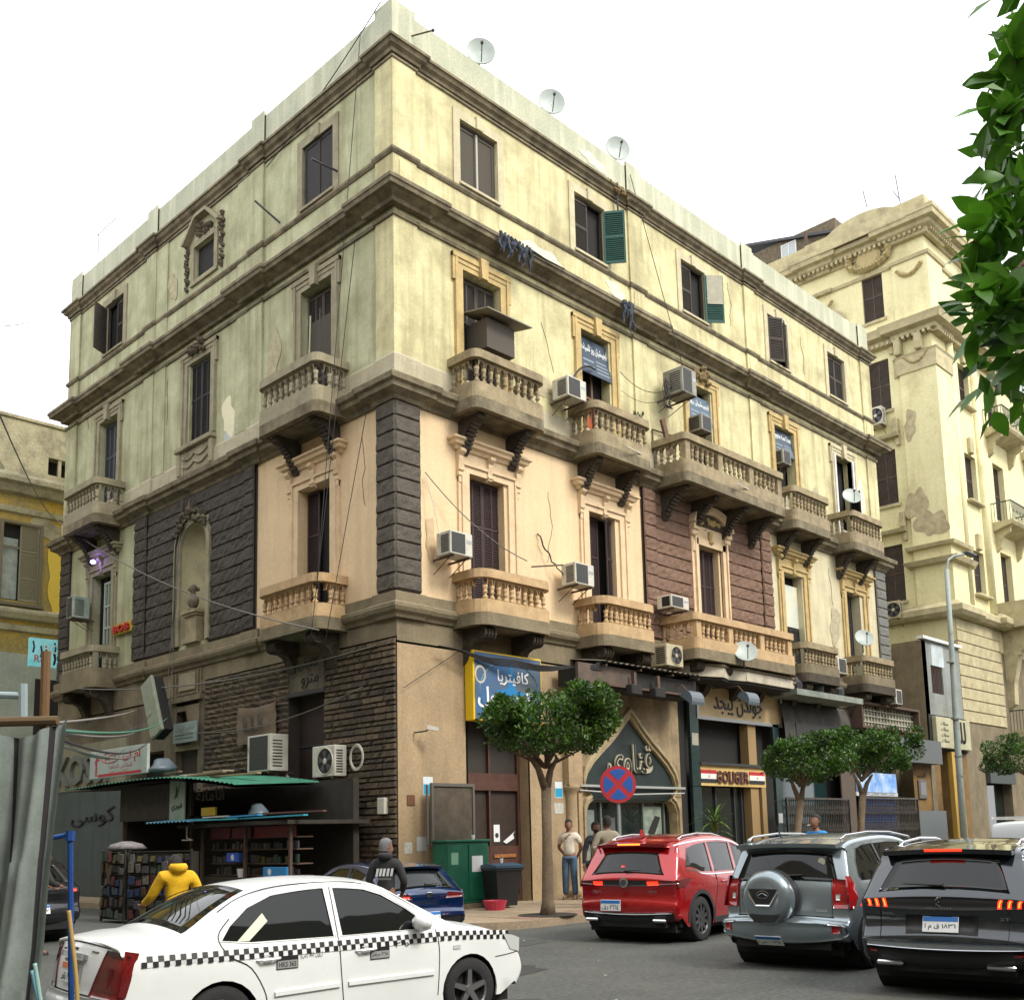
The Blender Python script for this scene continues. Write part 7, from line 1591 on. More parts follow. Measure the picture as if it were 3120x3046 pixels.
        for i in range(spokes):
            a = 2*math.pi*i/spokes+.3
            for sp in ((-.13, .13),):
                w0, w1 = r*.10, r*.075
                c, sn = math.cos(a), math.sin(a)
                def P(rr, t, d): return (rr*c-t*sn, d, rr*sn+t*c)
                vs = [P(r*.1, -w0, -wd*.42), P(r*.1, w0, -wd*.42), P(r*.64, w1, -wd*.46), P(r*.64, -w1, -wd*.46), P(r*.1, -w0, -wd*.2), P(r*.1, w0, -wd*.2), P(r*.64, w1, -wd*.3), P(r*.64, -w1, -wd*.3)]
                k.add(vs, [(0, 1, 2, 3), (4, 5, 6, 7), (0, 1, 5, 4), (1, 2, 6, 5), (2, 3, 7, 6), (3, 0, 4, 7)])
        rm = k.mesh('rim'); rm.materials.append(rim)
        bk = MB().lathe([(r*.6, -wd*.1), (r*.6, 0)], 20, ax=1).mesh('brake'); bk.materials.append(M_gap)
        for wx in s.wheels:
            for sg in (-1, 1):
                t = link('wheel', tm, s.root, (wx, sg*(s.W*.985-wd*.5-.005+yo), r), 0 if sg < 0 else math.pi)
                link('rim', rm, t); link('brake_disc', bk, t)
        # arch liner
        for wx in s.wheels:
            q = MB(); q.lathe([(r*1.14, -s.W+.04), (r*1.14, s.W-.04)], 24, (wx, 0, r), 1, caps=False); q.box(wx-r*1.1, -s.W+.3, .2, wx+r*1.1, s.W-.3, r*1.9); q.build('wheel_arch_liner', M_gap, s.root)
    def plate(s, si, u, w_, h_, kind, txt, tilt=None):
        P = Vector(s.tp(si, u, .02)); a = Vector(s.tp(si-.3, u, .02)); b = Vector(s.tp(si+.3, u, .02)); d = (b-a); ang = math.atan2(d.x, d.z)
        o = MB().bbox(-w_/2, -.006, -h_/2, w_/2, .006, h_/2, .004).build('number_plate', M_pwhite, s.root, tuple(P), (0, 0, -math.pi/2))
        o.rotation_euler = (0, 0, -math.pi/2) if tilt is None else o.rotation_euler
        o.rotation_mode = 'QUATERNION'; o.rotation_quaternion = Matrix.Rotation(ang, 3, 'Y').to_quaternion() @ Matrix.Rotation(-math.pi/2, 3, 'Z').to_quaternion()
        MB().box(-w_/2+.006, -.009, h_*.18, w_/2-.006, -.006, h_/2-.006).build('plate_band', kind, o)
        letters(txt, M_ink, o, (0, -.0075, -h_*.16), width=w_*.86, height=h_*.42, ar=True, thick=.002, bold=.015)
        return o
# ---------------------------------------------------------------- white taxi with chequered stripe
M_wpaint = mat('white_car_paint', (.82, .84, .83), .28, coat=.5, col2=(.76, .78, .77), scale=2, dirt=(.38, .37, .33), dscale=1.6, dlo=.62, dhi=.95)
O = [(.12, .24), (.03, .34), (.0, .5), (.03, .6), (.055, .78), (.115, 1.0), (.2, 1.045), (.45, 1.075), (.66, 1.10), (.98, 1.27), (1.32, 1.41), (1.65, 1.46), (2.05, 1.48), (2.45, 1.465), (2.78, 1.41), (3.1, 1.25), (3.5, 1.04), (3.72, .97), (4.05, .91), (4.32, .81), (4.46, .68), (4.53, .52), (4.52, .36), (4.42, .22)]
wr_ = [(1.03, .985), (1.12, 1.10), (1.3, 1.24), (1.55, 1.335), (1.85, 1.38), (2.09, 1.39), (2.11, .945), (1.3, .955)]
wf_ = [(2.2, .945), (2.19, 1.392), (2.45, 1.365), (2.7, 1.285), (2.95, 1.14), (3.16, .985), (3.18, .945)]
T = Car('taxi', 'white saloon taxi with black and white chequered stripe along its side', 'taxi', O, 4.55, .875, .93, .70, (1.02, 3.66), .31, M_wpaint, None, k=.915, loc=(-10.93, -9.2), rz=R(-5.8))
T.body([wr_, wf_]); T.wheelset(M_rim, 5)
T.patch('rear_window', T.xi(.70), T.xi(1.36), lambda t: -.93+.12*t, lambda t: .93-.12*t, M_cglass); T.patch('windscreen', T.xi(2.86), T.xi(3.5), lambda t: -.84-.1*t, lambda t: .84+.1*t, M_cglass)
T.patch('boot_gap', T.zi(1.0), T.zi(1.012), -.8, .8, M_gap, .002, 1, 12)
T.patch('bumper_line', T.zi(.595), T.zi(.608), -1, 1, M_gap, .003, 1, 12)
T.patch('tail_lamp', T.zi(.60), T.zi(.985), lambda t: .58+.2*t, 1.15, M_lampd, .012, 6, 9, both=True)
T.sidepoly('tail_lamp', [(.16, .61), (.22, .60), (.33, .94), (.22, .965), (.19, .8)], M_lampd, .012)
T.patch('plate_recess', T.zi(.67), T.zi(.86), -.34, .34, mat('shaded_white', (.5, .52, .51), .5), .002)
T.patch('boot_handle', T.zi(.87), T.zi(.915), -.38, .38, M_metal, .035)
T.plate(T.zi(.755), 0, .34, .17, M_porange, '٣٦٥ نقد')
T.patch('badge', T.zi(.935), T.zi(.96), -.05, .05, M_ink, .008, 2, 4)
T.patch('lettering', T.zi(.945), T.zi(.955), -.6, -.45, M_ink, .004, 1, 2); T.patch('lettering', T.zi(.93), T.zi(.945), .42, .55, M_ink, .004, 1, 2)
def stz(x): return .868-.012*max(0, (x-.3))/3.5+(.0 if x < 3.3 else -.05*((x-3.3)/.9)**1.5)
sq = .046
T.sidepoly('stripe_base', [(.34, stz(.34)-.046), (1.2, stz(1.2)-.046), (2.2, stz(2.2)-.046), (3.2, stz(3.2)-.046), (4.2, stz(4.2)-.046), (4.2, stz(4.2)+.046), (3.2, stz(3.2)+.046), (2.2, stz(2.2)+.046), (1.2, stz(1.2)+.046), (.34, stz(.34)+.046)], mat('stripe_white', (.74, .74, .74), .4), .002)
for sg in (1, -1):
    k = MB(); i = 0; x = .34
    while x < 4.16:
        z = stz(x+sq/2); z0, z1 = (z, z+.044) if i % 2 else (z-.044, z)
        k.add([(a, sg*(T.Y(a, b)+.0045), b) for a, b in ((x, z0), (x+sq, z0-.0005), (x+sq, z1-.0005), (x, z1))], [(0, 1, 2, 3)]); x += sq; i += 1
    tag(k.build('chequered_stripe', mat('stripe_black', (.012, .012, .014), .45), T.root), kind='stuff')
T.line('door_gap', [(1.12, 1.16), (1.0, 1.02), (1.08, .86), (1.28, .74), (1.42, .5), (1.43, .3)], .009, M_gap); T.line('door_gap', [(2.155, 1.40), (2.15, .93), (2.17, .6), (2.2, .3)], .009, M_gap)
T.line('door_gap', [(3.24, .93), (3.27, .7), (3.25, .3)], .009, M_gap); T.line('roof_gutter', [(1.02, 1.22), (1.25, 1.335), (1.6, 1.41), (2.1, 1.43), (2.5, 1.40), (2.85, 1.27), (3.2, 1.05)], .008, M_gap)
T.line('side_moulding', [(1.5, .5), (2.15, .515)], .035, M_wpaint, .01, thick=.008); T.line('side_moulding', [(2.24, .515), (3.2, .52)], .035, M_wpaint, .01, thick=.008)
for x in (1.33, 2.32):
    for sg in (1, -1): 
        y = sg*T.W; k = MB(); k.tube([(x, y, .80), (x+.04, y+sg*.035, .80), (x+.17, y+sg*.035, .803), (x+.22, y, .803)], .014, 6); k.build('door_handle', M_wpaint, T.root); MB().lathe([(.045, -.003), (.045, .002)], 14, (x+.1, y, .80), 1).build('handle_cup', MATS['shaded_white'], T.root)
for sg in (1, -1):
    q = MB(); q.smooth = True; q.lathe([(.02, -.11), (.07, -.07), (.085, 0), (.07, .08), (.02, .11)], 12, (3.02, sg*.95, 1.01), 1); o = q.build('door_mirror', M_wpaint, T.root); MB().tube([(3.08, sg*.8, .95), (3.04, sg*.9, .975)], .03, 6).build('mirror_arm', M_wpaint, o)
T.sidepoly('indicator', [(3.44, .72), (3.53, .72), (3.53, .76), (3.44, .76)], M_lampc, .006)
T.patch('headlamp', T.xi(4.22), T.xi(4.22)+3.5, .55, 1.0, M_lampc, .01, 5, 5, both=True); T.sidepoly('headlamp', [(4.22, .66), (4.36, .62), (4.37, .76), (4.25, .8), (4.12, .82)], M_lampc, .008)
T.patch('bumper_line', len(T.O)-9, len(T.O)-8.8, -1, 1, M_gap, .003, 1, 12); T.line('bumper_line', [(4.0, .60), (4.2, .61), (4.38, .63)], .008, M_gap)
T.patch('front_bumper', len(T.O)-8, len(T.O)-2, -1, 1, M_wpaint, .018, 6, 12); T.patch('rear_bumper', T.zi(.3), T.zi(.59), -1, 1, M_wpaint, .03, 5, 12)
# stickers and writing on the doors
for x, t, a_, w_ in ((1.62, 'HKS 365', False, .2), (2.58, '٣٦٥ مرقم', True, .2)):
    for sg in (-1,):
        pl_ = MB().box(-.105, -.003, -.055, .105, 0, .055).build('door_sticker', M_ink, T.root, (x, -T.W-.004, .76)); MB().box(-.098, -.005, -.048, .098, -.003, .018).build('sticker_face', mat('sticker_grey', (.3, .31, .3), .6), pl_)
        letters(t, M_ink, pl_, (0, -.0056, -.015), width=.17, height=.045, ar=a_, thick=.001, bold=.02)
letters('مصر 365 نقل', M_ink, T.root, (1.86, -T.W-.006, .80), width=.22, height=.06, ar=False, thick=.001); letters('٣٦٥', M_ink, T.root, (2.83, -T.W-.006, .82), width=.15, height=.05, ar=True, thick=.001)
# paper in the rear quarter window, dashboard seen through the open front window
k = MB(); k.cdt([(1.17, .97), (1.28, .965), (1.48, 1.12), (1.44, 1.19)], f=lambda x, z: (x, -T.Y(x, z)+.006, z)); k.build('window_paper', mat('sticker_paper', (.62, .62, .5), .7), T.root)
k = MB(); k.tube([(2.35, -.66, .95), (2.5, -.7, 1.02), (2.75, -.72, 1.03), (2.95, -.74, .99)], .02, 6)
def suv_common(C, gl, spoil, plate_kind, ptxt, pz=.6, py=0., rg=None):
    s0, s1 = C.zi(gl[0]), C.zi(gl[1]); C.patch('rear_window', s0, s1, lambda t: -gl[2]+gl[3]*t, lambda t: gl[2]-gl[3]*t, M_cglass, .006, 8, 12)
    C.plate(C.zi(pz), py, .36, .17, plate_kind, ptxt)
def rails(C, x0, x1, y, z, M=M_chrome):
    for sg in (1, -1):
        P = [(x0, sg*(y+.0), z-.06), (x0+.14, sg*y, z-.01), (x0+(x1-x0)*.35, sg*y, z+.03), (x0+(x1-x0)*.65, sg*y, z+.02), (x1-.15, sg*y, z-.05), (x1, sg*(y-.0), z-.12)]; k = MB(); k.smooth = True; k.tube([Vector(p) for p in P], .018, 6); k.build('roof_rail', M, C.root)
def wiper(C, si, u0, u1, dz=.7):
    a = Vector(C.tp(si, u0, .03)); b = Vector(C.tp(si+dz, u1, .03)); MB().tube([a, (a+b)/2+Vector((-.01, 0, 0)), b], [.022, .014, .008], 6).build('wiper', M_blackp, C.root)
# ---------------------------------------------------------------- red SUV
M_red = mat('red_car_paint', (.40, .004, .007), .2, .35, coat=1.0, col2=(.32, .003, .006), scale=1)
O = [(.16, .28), (.06, .36), (.02, .5), (.02, .62), (.055, .72), (.045, .86), (.03, .97), (.07, 1.06), (.17, 1.22), (.30, 1.42), (.42, 1.545), (.7, 1.62), (1.2, 1.665), (1.8, 1.675), (2.3, 1.65), (2.7, 1.57), (3.0, 1.42), (3.45, 1.12), (3.75, 1.04), (4.1, .98), (4.35, .86), (4.47, .68), (4.5, .5), (4.45, .3)]
w1 = [(.52, 1.16), (.62, 1.30), (.72, 1.44), (1.0, 1.49), (1.42, 1.52), (1.36, 1.06), (.98, 1.07), (.7, 1.15)]; w2 = [(1.46, 1.06), (1.5, 1.525), (1.9, 1.53), (2.28, 1.505), (2.2, 1.05)]; w3 = [(2.3, 1.05), (2.37, 1.50), (2.62, 1.44), (2.95, 1.25), (3.15, 1.08), (3.15, 1.05)]
C = Car('red_car', 'glossy red SUV with lit tail lamps and silver roof rails', 'car', O, 4.5, .92, 1.04, .74, (.88, 3.58), .345, M_red, None, k=.985, loc=(-1.5, -7.2), rz=R(8.5), rearw=.93, group=None)
C.body([w1, w2, w3], low=.25); C.wheelset(M_rimd, 10); suv_common(C, (1.08, 1.40, .82, .16), None, M_pblue, '٢٦٦٤ دف', .58, .3)
C.patch('lower_trim', C.zi(.3), C.zi(.44), -1, 1, M_blackp, .01, 3, 12); C.patch('chrome_strip', C.zi(.45), C.zi(.475), -.97, .97, M_chrome, .02, 1, 12); C.patch('light_bar', C.zi(.88), C.zi(.97), -.98, .98, M_blackp, .008, 3, 14)
C.patch('lit_tail_lamp', C.zi(.885), C.zi(.945), .50, .72, M_lit, .012, 2, 4, both=True); C.patch('tail_lamp', C.zi(.89), C.zi(.965), .72, 1.15, M_lampd, .012, 2, 8, both=True)
C.sidepoly('tail_lamp', [(.15, .86), (.35, .85), (.52, .93), (.56, .99), (.35, .99), (.2, .97)], M_lampd, .008)
C.line('chrome_strip', [(.35, 1.49), (.75, 1.53), (1.4, 1.565), (2.2, 1.55), (2.7, 1.44), (3.15, 1.14)], .022, M_chrome, .006); C.line('chrome_strip', [(3.2, 1.02), (2.0, 1.02), (1.1, 1.03), (.72, 1.10), (.5, 1.11)], .018, M_chrome, .006)
for wx in C.wheels: C.line('arch_trim', [(wx+.42*math.cos(R(a)), .345+.42*math.sin(R(a))) for a in range(-5, 186, 19)], .06, M_blackp, .008)
C.line('sill_trim', [(1.3, .3), (3.15, .3)], .09, M_blackp, .008); C.line('door_gap', [(1.44, 1.04), (1.46, .8), (1.36, .55), (1.35, .35)], .008, M_gap); C.line('door_gap', [(2.26, 1.05), (2.28, .35)], .008, M_gap)
sp = MB(); sp.smooth = True
def spoiler(C, x0, x1, z, y, M, th=.04, drop=.0):
    k = MB(); k.smooth = False; n = 8; vs = []
    for j in range(n+1):
        v = -1+2*j/n; yy = y*v; c = .03*v*v
        vs += [(x0+c*2, yy, z-c*.7-drop), (x1, yy, z+.05-c), (x1, yy, z-.02-c), (x0+c*2+.02, yy, z-th-c*.7-drop)]
    k.add(vs, [(4*j+a, 4*j+(a+1) % 4, 4*j+4+(a+1) % 4, 4*j+4+a) for j in range(n) for a in range(4)]+[(0, 1, 2, 3), (4*n, 4*n+1, 4*n+2, 4*n+3)]); return k.build('roof_spoiler', M, C.root)
spoiler(C, .22, .6, 1.53, .62, M_red, .05); MB().box(.215, -.2, 1.505, .23, .2, 1.53).build('brake_light', M_lit2, C.root); rails(C, .75, 2.6, .60, 1.64)
k = MB(); k.prism([(.62, 1.64), (.78, 1.63), (.66, 1.75)], -.02, .02, 1); k.build('aerial_fin', M_red, C.root); wiper(C, C.zi(1.10), .0, -.35, .4)
MB().lathe([(.05, 0), (.08, .01), (.0, .012)], 16, (.0, 0, 0), 0).build('badge', M_chrome, C.root, tuple(C.tp(C.zi(.935), 0, .02)), (0, 0, 0))
for t_, u_ in (('CHERY', -.55), ('TIGGO', .62)): letters(t_, M_chrome, C.root, C.tp(C.zi(.79), u_, .006), width=.22, height=.035, rz=-math.pi/2, thick=.002)
for sg in (1, -1): MB().bbox(.0, sg*.6-.12, .335, .1, sg*.6+.12, .385, .02).build('exhaust_tip', M_chrome, C.root)
C.patch('window_sticker', C.zi(1.16), C.zi(1.20), .02, .12, mat('sticker_red', (.6, .1, .1)), .01, 1, 2)
for sg in (1, -1): MB().bbox(1.62, sg*.925-.012, .87, 1.82, sg*.925+.012, .905, .01).build('door_handle', M_red, C.root)
# ---------------------------------------------------------------- grey SUV with spare wheel
M_gun = mat('grey_car_paint', (.26, .31, .34), .25, .6, coat=.8, col2=(.23, .28, .3), scale=1)
O = [(.2, .30), (.05, .36), (.0, .46), (.0, .60), (.07, .655), (.13, .68), (.145, .85), (.16, 1.0), (.19, 1.1), (.27, 1.3), (.36, 1.5), (.45, 1.605), (.8, 1.665), (1.4, 1.70), (2.0, 1.70), (2.45, 1.66), (2.8, 1.56), (3.15, 1.36), (3.5, 1.12), (3.8, 1.05), (4.1, .98), (4.3, .86), (4.4, .66), (4.4, .45), (4.32, .3)]
w1 = [(.62, 1.16), (.66, 1.34), (.78, 1.5), (1.0, 1.545), (1.32, 1.56), (1.5, 1.1), (.66, 1.1)]; w2 = [(1.54, 1.1), (1.38, 1.56), (1.9, 1.575), (2.3, 1.56), (2.28, 1.08)]; w3 = [(2.37, 1.08), (2.4, 1.55), (2.7, 1.49), (3.05, 1.26), (3.22, 1.1), (3.22, 1.08)]
C = Car('grey_car', 'grey SUV with covered spare wheel mounted on its rear door', 'car', O, 4.4, .90, 1.08, .76, (.82, 3.42), .345, M_gun, None, k=.945, loc=(-3.0, -10.75), rz=R(3.5), rearw=.95, rnd=.06)
C.body([w1, w2, w3], low=.27); C.wheelset(M_rimd, 5); suv_common(C, (1.12, 1.5, .9, .07), None, M_pblue, '٦٧٩٤ ع ص ا', .375, .18)
C.patch('rear_bumper', C.zi(.36), C.zi(.60), -1, 1, M_gun, .02, 4, 12); C.patch('lower_trim', C.zi(.30), C.zi(.37), -.9, .9, M_blackp, .02, 3, 12)
C.patch('tail_lamp', C.zi(.78), C.zi(1.16), lambda t: .80+.04*abs(t-.5), 1.15, M_lampr, .015, 6, 8, both=True); C.sidepoly('tail_lamp', [(.2, .78), (.34, .78), (.44, .9), (.42, 1.08), (.36, 1.17), (.27, 1.17)], M_lampr, .012)
C.patch('lamp_lens', C.zi(.88), C.zi(.96), .86, .92, M_lampc, .02, 3, 3, both=True); C.patch('reflector', C.zi(.47), C.zi(.58), .86, .98, M_lampr, .026, 2, 2, both=True)
C.patch('door_gap', C.zi(.68), C.zi(.69), -.82, .82, M_gap, .004, 1, 10); C.patch('door_gap', C.zi(.69), C.zi(1.5), .79, .795, M_gap, .004, 10, 1); C.patch('door_gap', C.zi(.69), C.zi(1.5), -.795, -.79, M_gap, .004, 10, 1)
sw = MB(); sw.smooth = True; sw.lathe([(.0, -.235), (.2, -.235), (.28, -.22), (.33, -.18), (.355, -.1), (.355, .0), (.33, .05)], 40, ax=0, caps=False)
SW = sw.build('spare_wheel_cover', M_gun, C.root, (.10, .12, .90)); q = MB(); q.lathe([(.362, -.05), (.37, 0), (.362, .05)], 36, ax=0, caps=False); q.build('cover_rim', M_blackp, SW)
q = MB(lambda x, y, z: (-.24-x, y, z)); q.prism([(-.2, .12), (.2, .12), (.1, -.08), (-.1, -.08)], 0, .004, 0); q.build('badge_recess', M_ink, SW)
q = MB(); q.tube([(-.245, .2, .06), (-.25, .1, -.09), (-.25, -.1, -.09), (-.245, -.2, .06)], .018, 6); q.build('silver_trim', M_chrome, SW)
q = MB(); q.lathe([(.075, -.002), (.085, 0), (.075, .006)], 24, ax=0, caps=False); q.tube([(0, -.06, -.02), (0, 0, .035), (0, .06, -.02)], .01, 5); o = q.build('badge', M_chrome, SW, (-.248, 0, .05)); o.scale = (1, 1, .6)
q = MB(lambda x, y, z: (-.232-x, y, z)); q.prism([(-.22, -.2), (.22, -.2), (.14, -.3), (-.14, -.3)], 0, .004, 0); q.build('dark_inset', M_blackp, SW)
spoiler(C, .22, .62, 1.585, .70, M_gun, .05); rails(C, .55, 3.0, .66, 1.68); MB().tube([(.62, .2, 1.66), (.45, .2, 1.86)], [.012, .005], 6).build('aerial', M_blackp, C.root); wiper(C, C.zi(1.16), .3, -.35, .4)
MB().lathe([(.05, -.002), (.05, .002)], 18, ax=0).build('window_sticker', mat('sticker_pale', (.6, .58, .45), .6), C.root, C.tp(C.zi(1.36), -.66, .014))
C.patch('door_handle', C.zi(.97), C.zi(1.0), .58, .74, M_blackp, .012, 1, 3); C.line('door_gap', [(1.52, 1.08), (1.5, .85), (1.4, .6), (1.36, .35)], .008, M_gap); C.line('door_gap', [(2.33, 1.08), (2.33, .35)], .008, M_gap)
for wx in C.wheels: C.line('arch_trim', [(wx+.415*math.cos(R(a)), .345+.415*math.sin(R(a))) for a in range(-5, 186, 19)], .05, M_blackp, .008)
letters('TIGGO', M_chrome, C.root, C.tp(C.zi(.75), -.6, .006), width=.2, height=.03, rz=-math.pi/2, thick=.002); C.patch('door_sticker', C.zi(.84), C.zi(.9), .66, .74, mat('sticker_faint', (.32, .35, .36), .6), .005, 1, 1)
C.patch('chrome_strip', C.zi(.605), C.zi(.64), .8, 1.0, M_chrome, .012, 1, 4, both=True)
# ---------------------------------------------------------------- black SUV
M_blk = mat('dark_slate_car_paint', (.018, .026, .033), .15, .3, coat=1.0, col2=(.014, .02, .026), scale=1)
O = [(.2, .27), (.07, .33), (.0, .46), (-.01, .6), (.03, .68), (.07, .78), (.05, .9), (.05, 1.0), (.1, 1.08), (.25, 1.27), (.38, 1.42), (.5, 1.515), (.8, 1.57), (1.3, 1.60), (1.9, 1.60), (2.4, 1.56), (2.75, 1.47), (3.1, 1.28), (3.45, 1.08), (3.8, 1.0), (4.15, .93), (4.35, .8), (4.45, .6), (4.42, .35)]
w1 = [(.66, 1.16), (.78, 1.34), (.98, 1.44), (1.4, 1.47), (1.42, 1.04), (.8, 1.06)]; w2 = [(1.48, 1.04), (1.46, 1.47), (1.9, 1.475), (2.28, 1.455), (2.22, 1.02)]; w3 = [(2.3, 1.02), (2.36, 1.45), (2.68, 1.37), (3.0, 1.18), (3.15, 1.04), (3.15, 1.02)]
C = Car('black_car', 'dark slate SUV with glowing claw-shaped tail lamps, cut off at the frame edge', 'car', O, 4.45, .92, 1.02, .74, (.9, 3.58), .35, M_blk, None, k=.955, loc=(-4.05, -13.15), rz=R(5.5), rearw=.93)
C.body([w1, w2, w3], low=.25); C.wheelset(M_rimd, 5); suv_common(C, (1.10, 1.41, .84, .1), None, M_pblue, '١٨٣٦ ق م ا', .735, .0)
C.patch('light_bar', C.zi(.89), C.zi(1.02), -1, 1, M_ink, .008, 3, 14)
for uc in (.73, .84, .95):
    C.patch('lit_tail_lamp', C.zi(.90), C.zi(1.01), lambda t, c=uc: c-.045+.03*t, lambda t, c=uc: c+.0+.03*t, M_lit, .014, 4, 1, both=True); C.patch('lamp_core', C.zi(.915), C.zi(1.0), lambda t, c=uc: c-.028+.03*t, lambda t, c=uc: c-.014+.03*t, M_lit2, .018, 4, 1, both=True)
C.sidepoly('lit_tail_lamp', [(.2, .9), (.3, .91), (.36, 1.0), (.24, 1.01)], M_lit, .008)
C.patch('lower_trim', C.zi(.28), C.zi(.47), -1, 1, M_blackp, .015, 4, 12); C.patch('chrome_strip', C.zi(.50), C.zi(.555), -.98, .98, mat('satin_chrome', (.5, .54, .58), .2, 1.0), .035, 3, 16)
C.patch('plate_recess', C.zi(.65), C.zi(.83), -.45, .45, M_blackp, .002, 2, 8); spoiler(C, .3, .7, 1.50, .66, M_blk, .05)
MB().box(.295, -.19, 1.475, .31, .19, 1.50).build('brake_light', M_lit, C.root); rails(C, .8, 2.75, .62, 1.58); wiper(C, C.zi(1.12), -.05, .5, .5)
for sg in (1, -1): MB().bbox(.03, sg*.55-.14, .31, .12, sg*.55+.14, .36, .015).build('exhaust_tip', M_chrome, C.root)
C.patch('reflector', C.zi(.42), C.zi(.45), .85, .95, M_lampr, .025, 1, 2, both=True)
q = MB(); q.tube([(0, -.03, .045), (0, .02, .03), (0, -.01, .0), (0, .03, -.02), (0, -.02, -.05)], .008, 5); q.tube([(0, .01, .05), (0, .03, .01)], .008, 5); q.build('badge', M_chrome, C.root, C.tp(C.zi(.97), 0, .014))
letters('PEUGEOT', M_chrome, C.root, C.tp(C.zi(.905), 0, .012), width=.26, height=.022, rz=-math.pi/2, thick=.002, bold=.01)
letters('3008', M_chrome, C.root, C.tp(C.zi(.83), .68, .006), width=.14, height=.03, rz=-math.pi/2, thick=.002, bold=.01); letters('GT', M_chrome, C.root, C.tp(C.zi(.8), -.74, .006), width=.12, height=.03, rz=-math.pi/2, thick=.002)
C.patch('door_gap', C.zi(.56), C.zi(1.02), -.8, -.794, M_gap, .004, 8, 1); C.patch('door_gap', C.zi(.56), C.zi(1.02), .794, .8, M_gap, .004, 8, 1)
C.line('chrome_strip', [(.6, 1.5), (1.0, 1.515), (1.8, 1.53), (2.4, 1.49), (2.8, 1.37), (3.15, 1.12)], .02, M_chrome, .006)
# ---------------------------------------------------------------- blue hatchback
M_blu = mat('blue_car_paint', (.003, .022, .09), .2, .4, coat=1.0, col2=(.002, .015, .06), scale=1)
O = [(.18, .27), (.06, .33), (.0, .45), (.02, .58), (.06, .66), (.05, .82), (.08, .93), (.2, 1.02), (.42, 1.22), (.58, 1.35), (.9, 1.42), (1.4, 1.45), (1.9, 1.445), (2.3, 1.38), (2.7, 1.2), (3.1, .99), (3.5, .9), (3.9, .82), (4.15, .68), (4.25, .5), (4.2, .3)]
w1 = [(.8, 1.08), (.95, 1.24), (1.3, 1.32), (1.5, 1.335), (1.48, .96), (.95, .98)]; w2 = [(1.55, .96), (1.57, 1.335), (1.95, 1.32), (2.3, 1.2), (2.65, 1.0), (2.7, .96)]
C = Car('blue_car', 'blue hatchback parked at the corner kerb with its brake lamp lit', 'car', O, 4.25, .90, .94, .72, (.82, 3.4), .32, M_blu, None, k=.90, loc=(-3.35, -4.85), rz=R(83), rearw=.9)
C.body([w1, w2], low=.24); C.wheelset(M_rimd, 5, yo=0); suv_common(C, (1.0, 1.33, .86, .1), None, M_pblue, '٣٤٧ ن', .5, .0)
C.patch('tail_lamp', C.zi(.80), C.zi(.92), lambda t: .45+.1*t, 1.0, M_lampd, .012, 3, 6, both=True); C.sidepoly('tail_lamp', [(.2, .8), (.3, .8), (.4, .9), (.22, .93)], M_lampd, .008); C.patch('lit_tail_lamp', C.zi(.835), C.zi(.855), .52, .85, M_lit, .018, 1, 5)
C.patch('lower_trim', C.zi(.28), C.zi(.5), -1, 1, M_blackp, .01, 4, 12); letters('LEON', M_chrome, C.root, C.tp(C.zi(.76), 0, .006), width=.3, height=.03, rz=-math.pi/2, thick=.002); MB().bbox(-.01, -.05, -.05, .01, .05, .05, .01).build('badge', M_chrome, C.root, C.tp(C.zi(.87), 0, .012))
spoiler(C, .42, .75, 1.36, .58, M_blu, .04); wiper(C, C.zi(1.03), .0, -.4, .4)
# ---------------------------------------------------------------- dark car on the side street, pickup roof beyond
M_dk = mat('near_black_car_paint', (.012, .012, .014), .25, .2, coat=.6)
C = Car('dark_car', 'black car with one red tail lamp lit behind the blue pole', 'car', [(x, z*1.08) for x, z in O], 4.25, .90, 1.0, .74, (.82, 3.4), .32, M_dk, None, k=.98, loc=(-6.9, 1.3), rz=R(96), rearw=.9)
C.body([[(x, z*1.08) for x, z in w1], [(x, z*1.08) for x, z in w2]], low=.24); C.wheelset(M_rimd, 5); C.patch('rear_window', C.zi(1.1), C.zi(1.42), lambda t: -.86+.1*t, lambda t: .86-.1*t, M_cglass)
C.patch('lit_tail_lamp', C.zi(.9), C.zi(.97), -.95, -.72, M_lit, .012, 2, 4); C.patch('tail_lamp', C.zi(.9), C.zi(.97), .72, .95, M_lampd, .012, 2, 4); C.plate(C.zi(.6), 0, .34, .16, M_pblue, '٩١٧ س')
O = [(.1, .4), (.0, .5), (.0, 1.0), (.03, 1.5), (.06, 1.9), (.2, 2.0), (1.0, 2.02), (2.5, 2.02), (3.0, 1.98), (3.3, 1.75), (3.7, 1.2), (4.2, 1.0), (4.4, .6), (4.35, .35)]
C = Car('white_van', 'white delivery van whose roof shows behind the dark slate SUV', 'van', O, 4.4, .85, 1.1, .88, (.9, 3.4), .33, mat('white_van_paint', (.62, .65, .66), .4, coat=.3), None, k=.86, loc=(3.4, -11.6), rz=R(3), rearw=.98, rnd=.05, crownr=.03)
C.body([[(2.3, 1.15), (2.3, 1.75), (2.9, 1.75), (3.3, 1.3), (3.35, 1.15)]], low=.3); C.wheelset(M_rimd, 5)
for y in (-.74, .74): MB().tube([(.1, y, 2.06), (2.9, y, 2.06)], .025, 6).build('roof_rail', M_white, C.root)
for x in (.15, 1.1, 2.0, 2.85): MB().box(x, -.74, 2.04, x+.05, .74, 2.09).build('roof_bar', M_white, C.root)
MB().box(.1, -.7, 2.09, 2.0, -.5, 2.13).build('red_load', mat('red_tarp', (.4, .03, .03), .7), C.root)
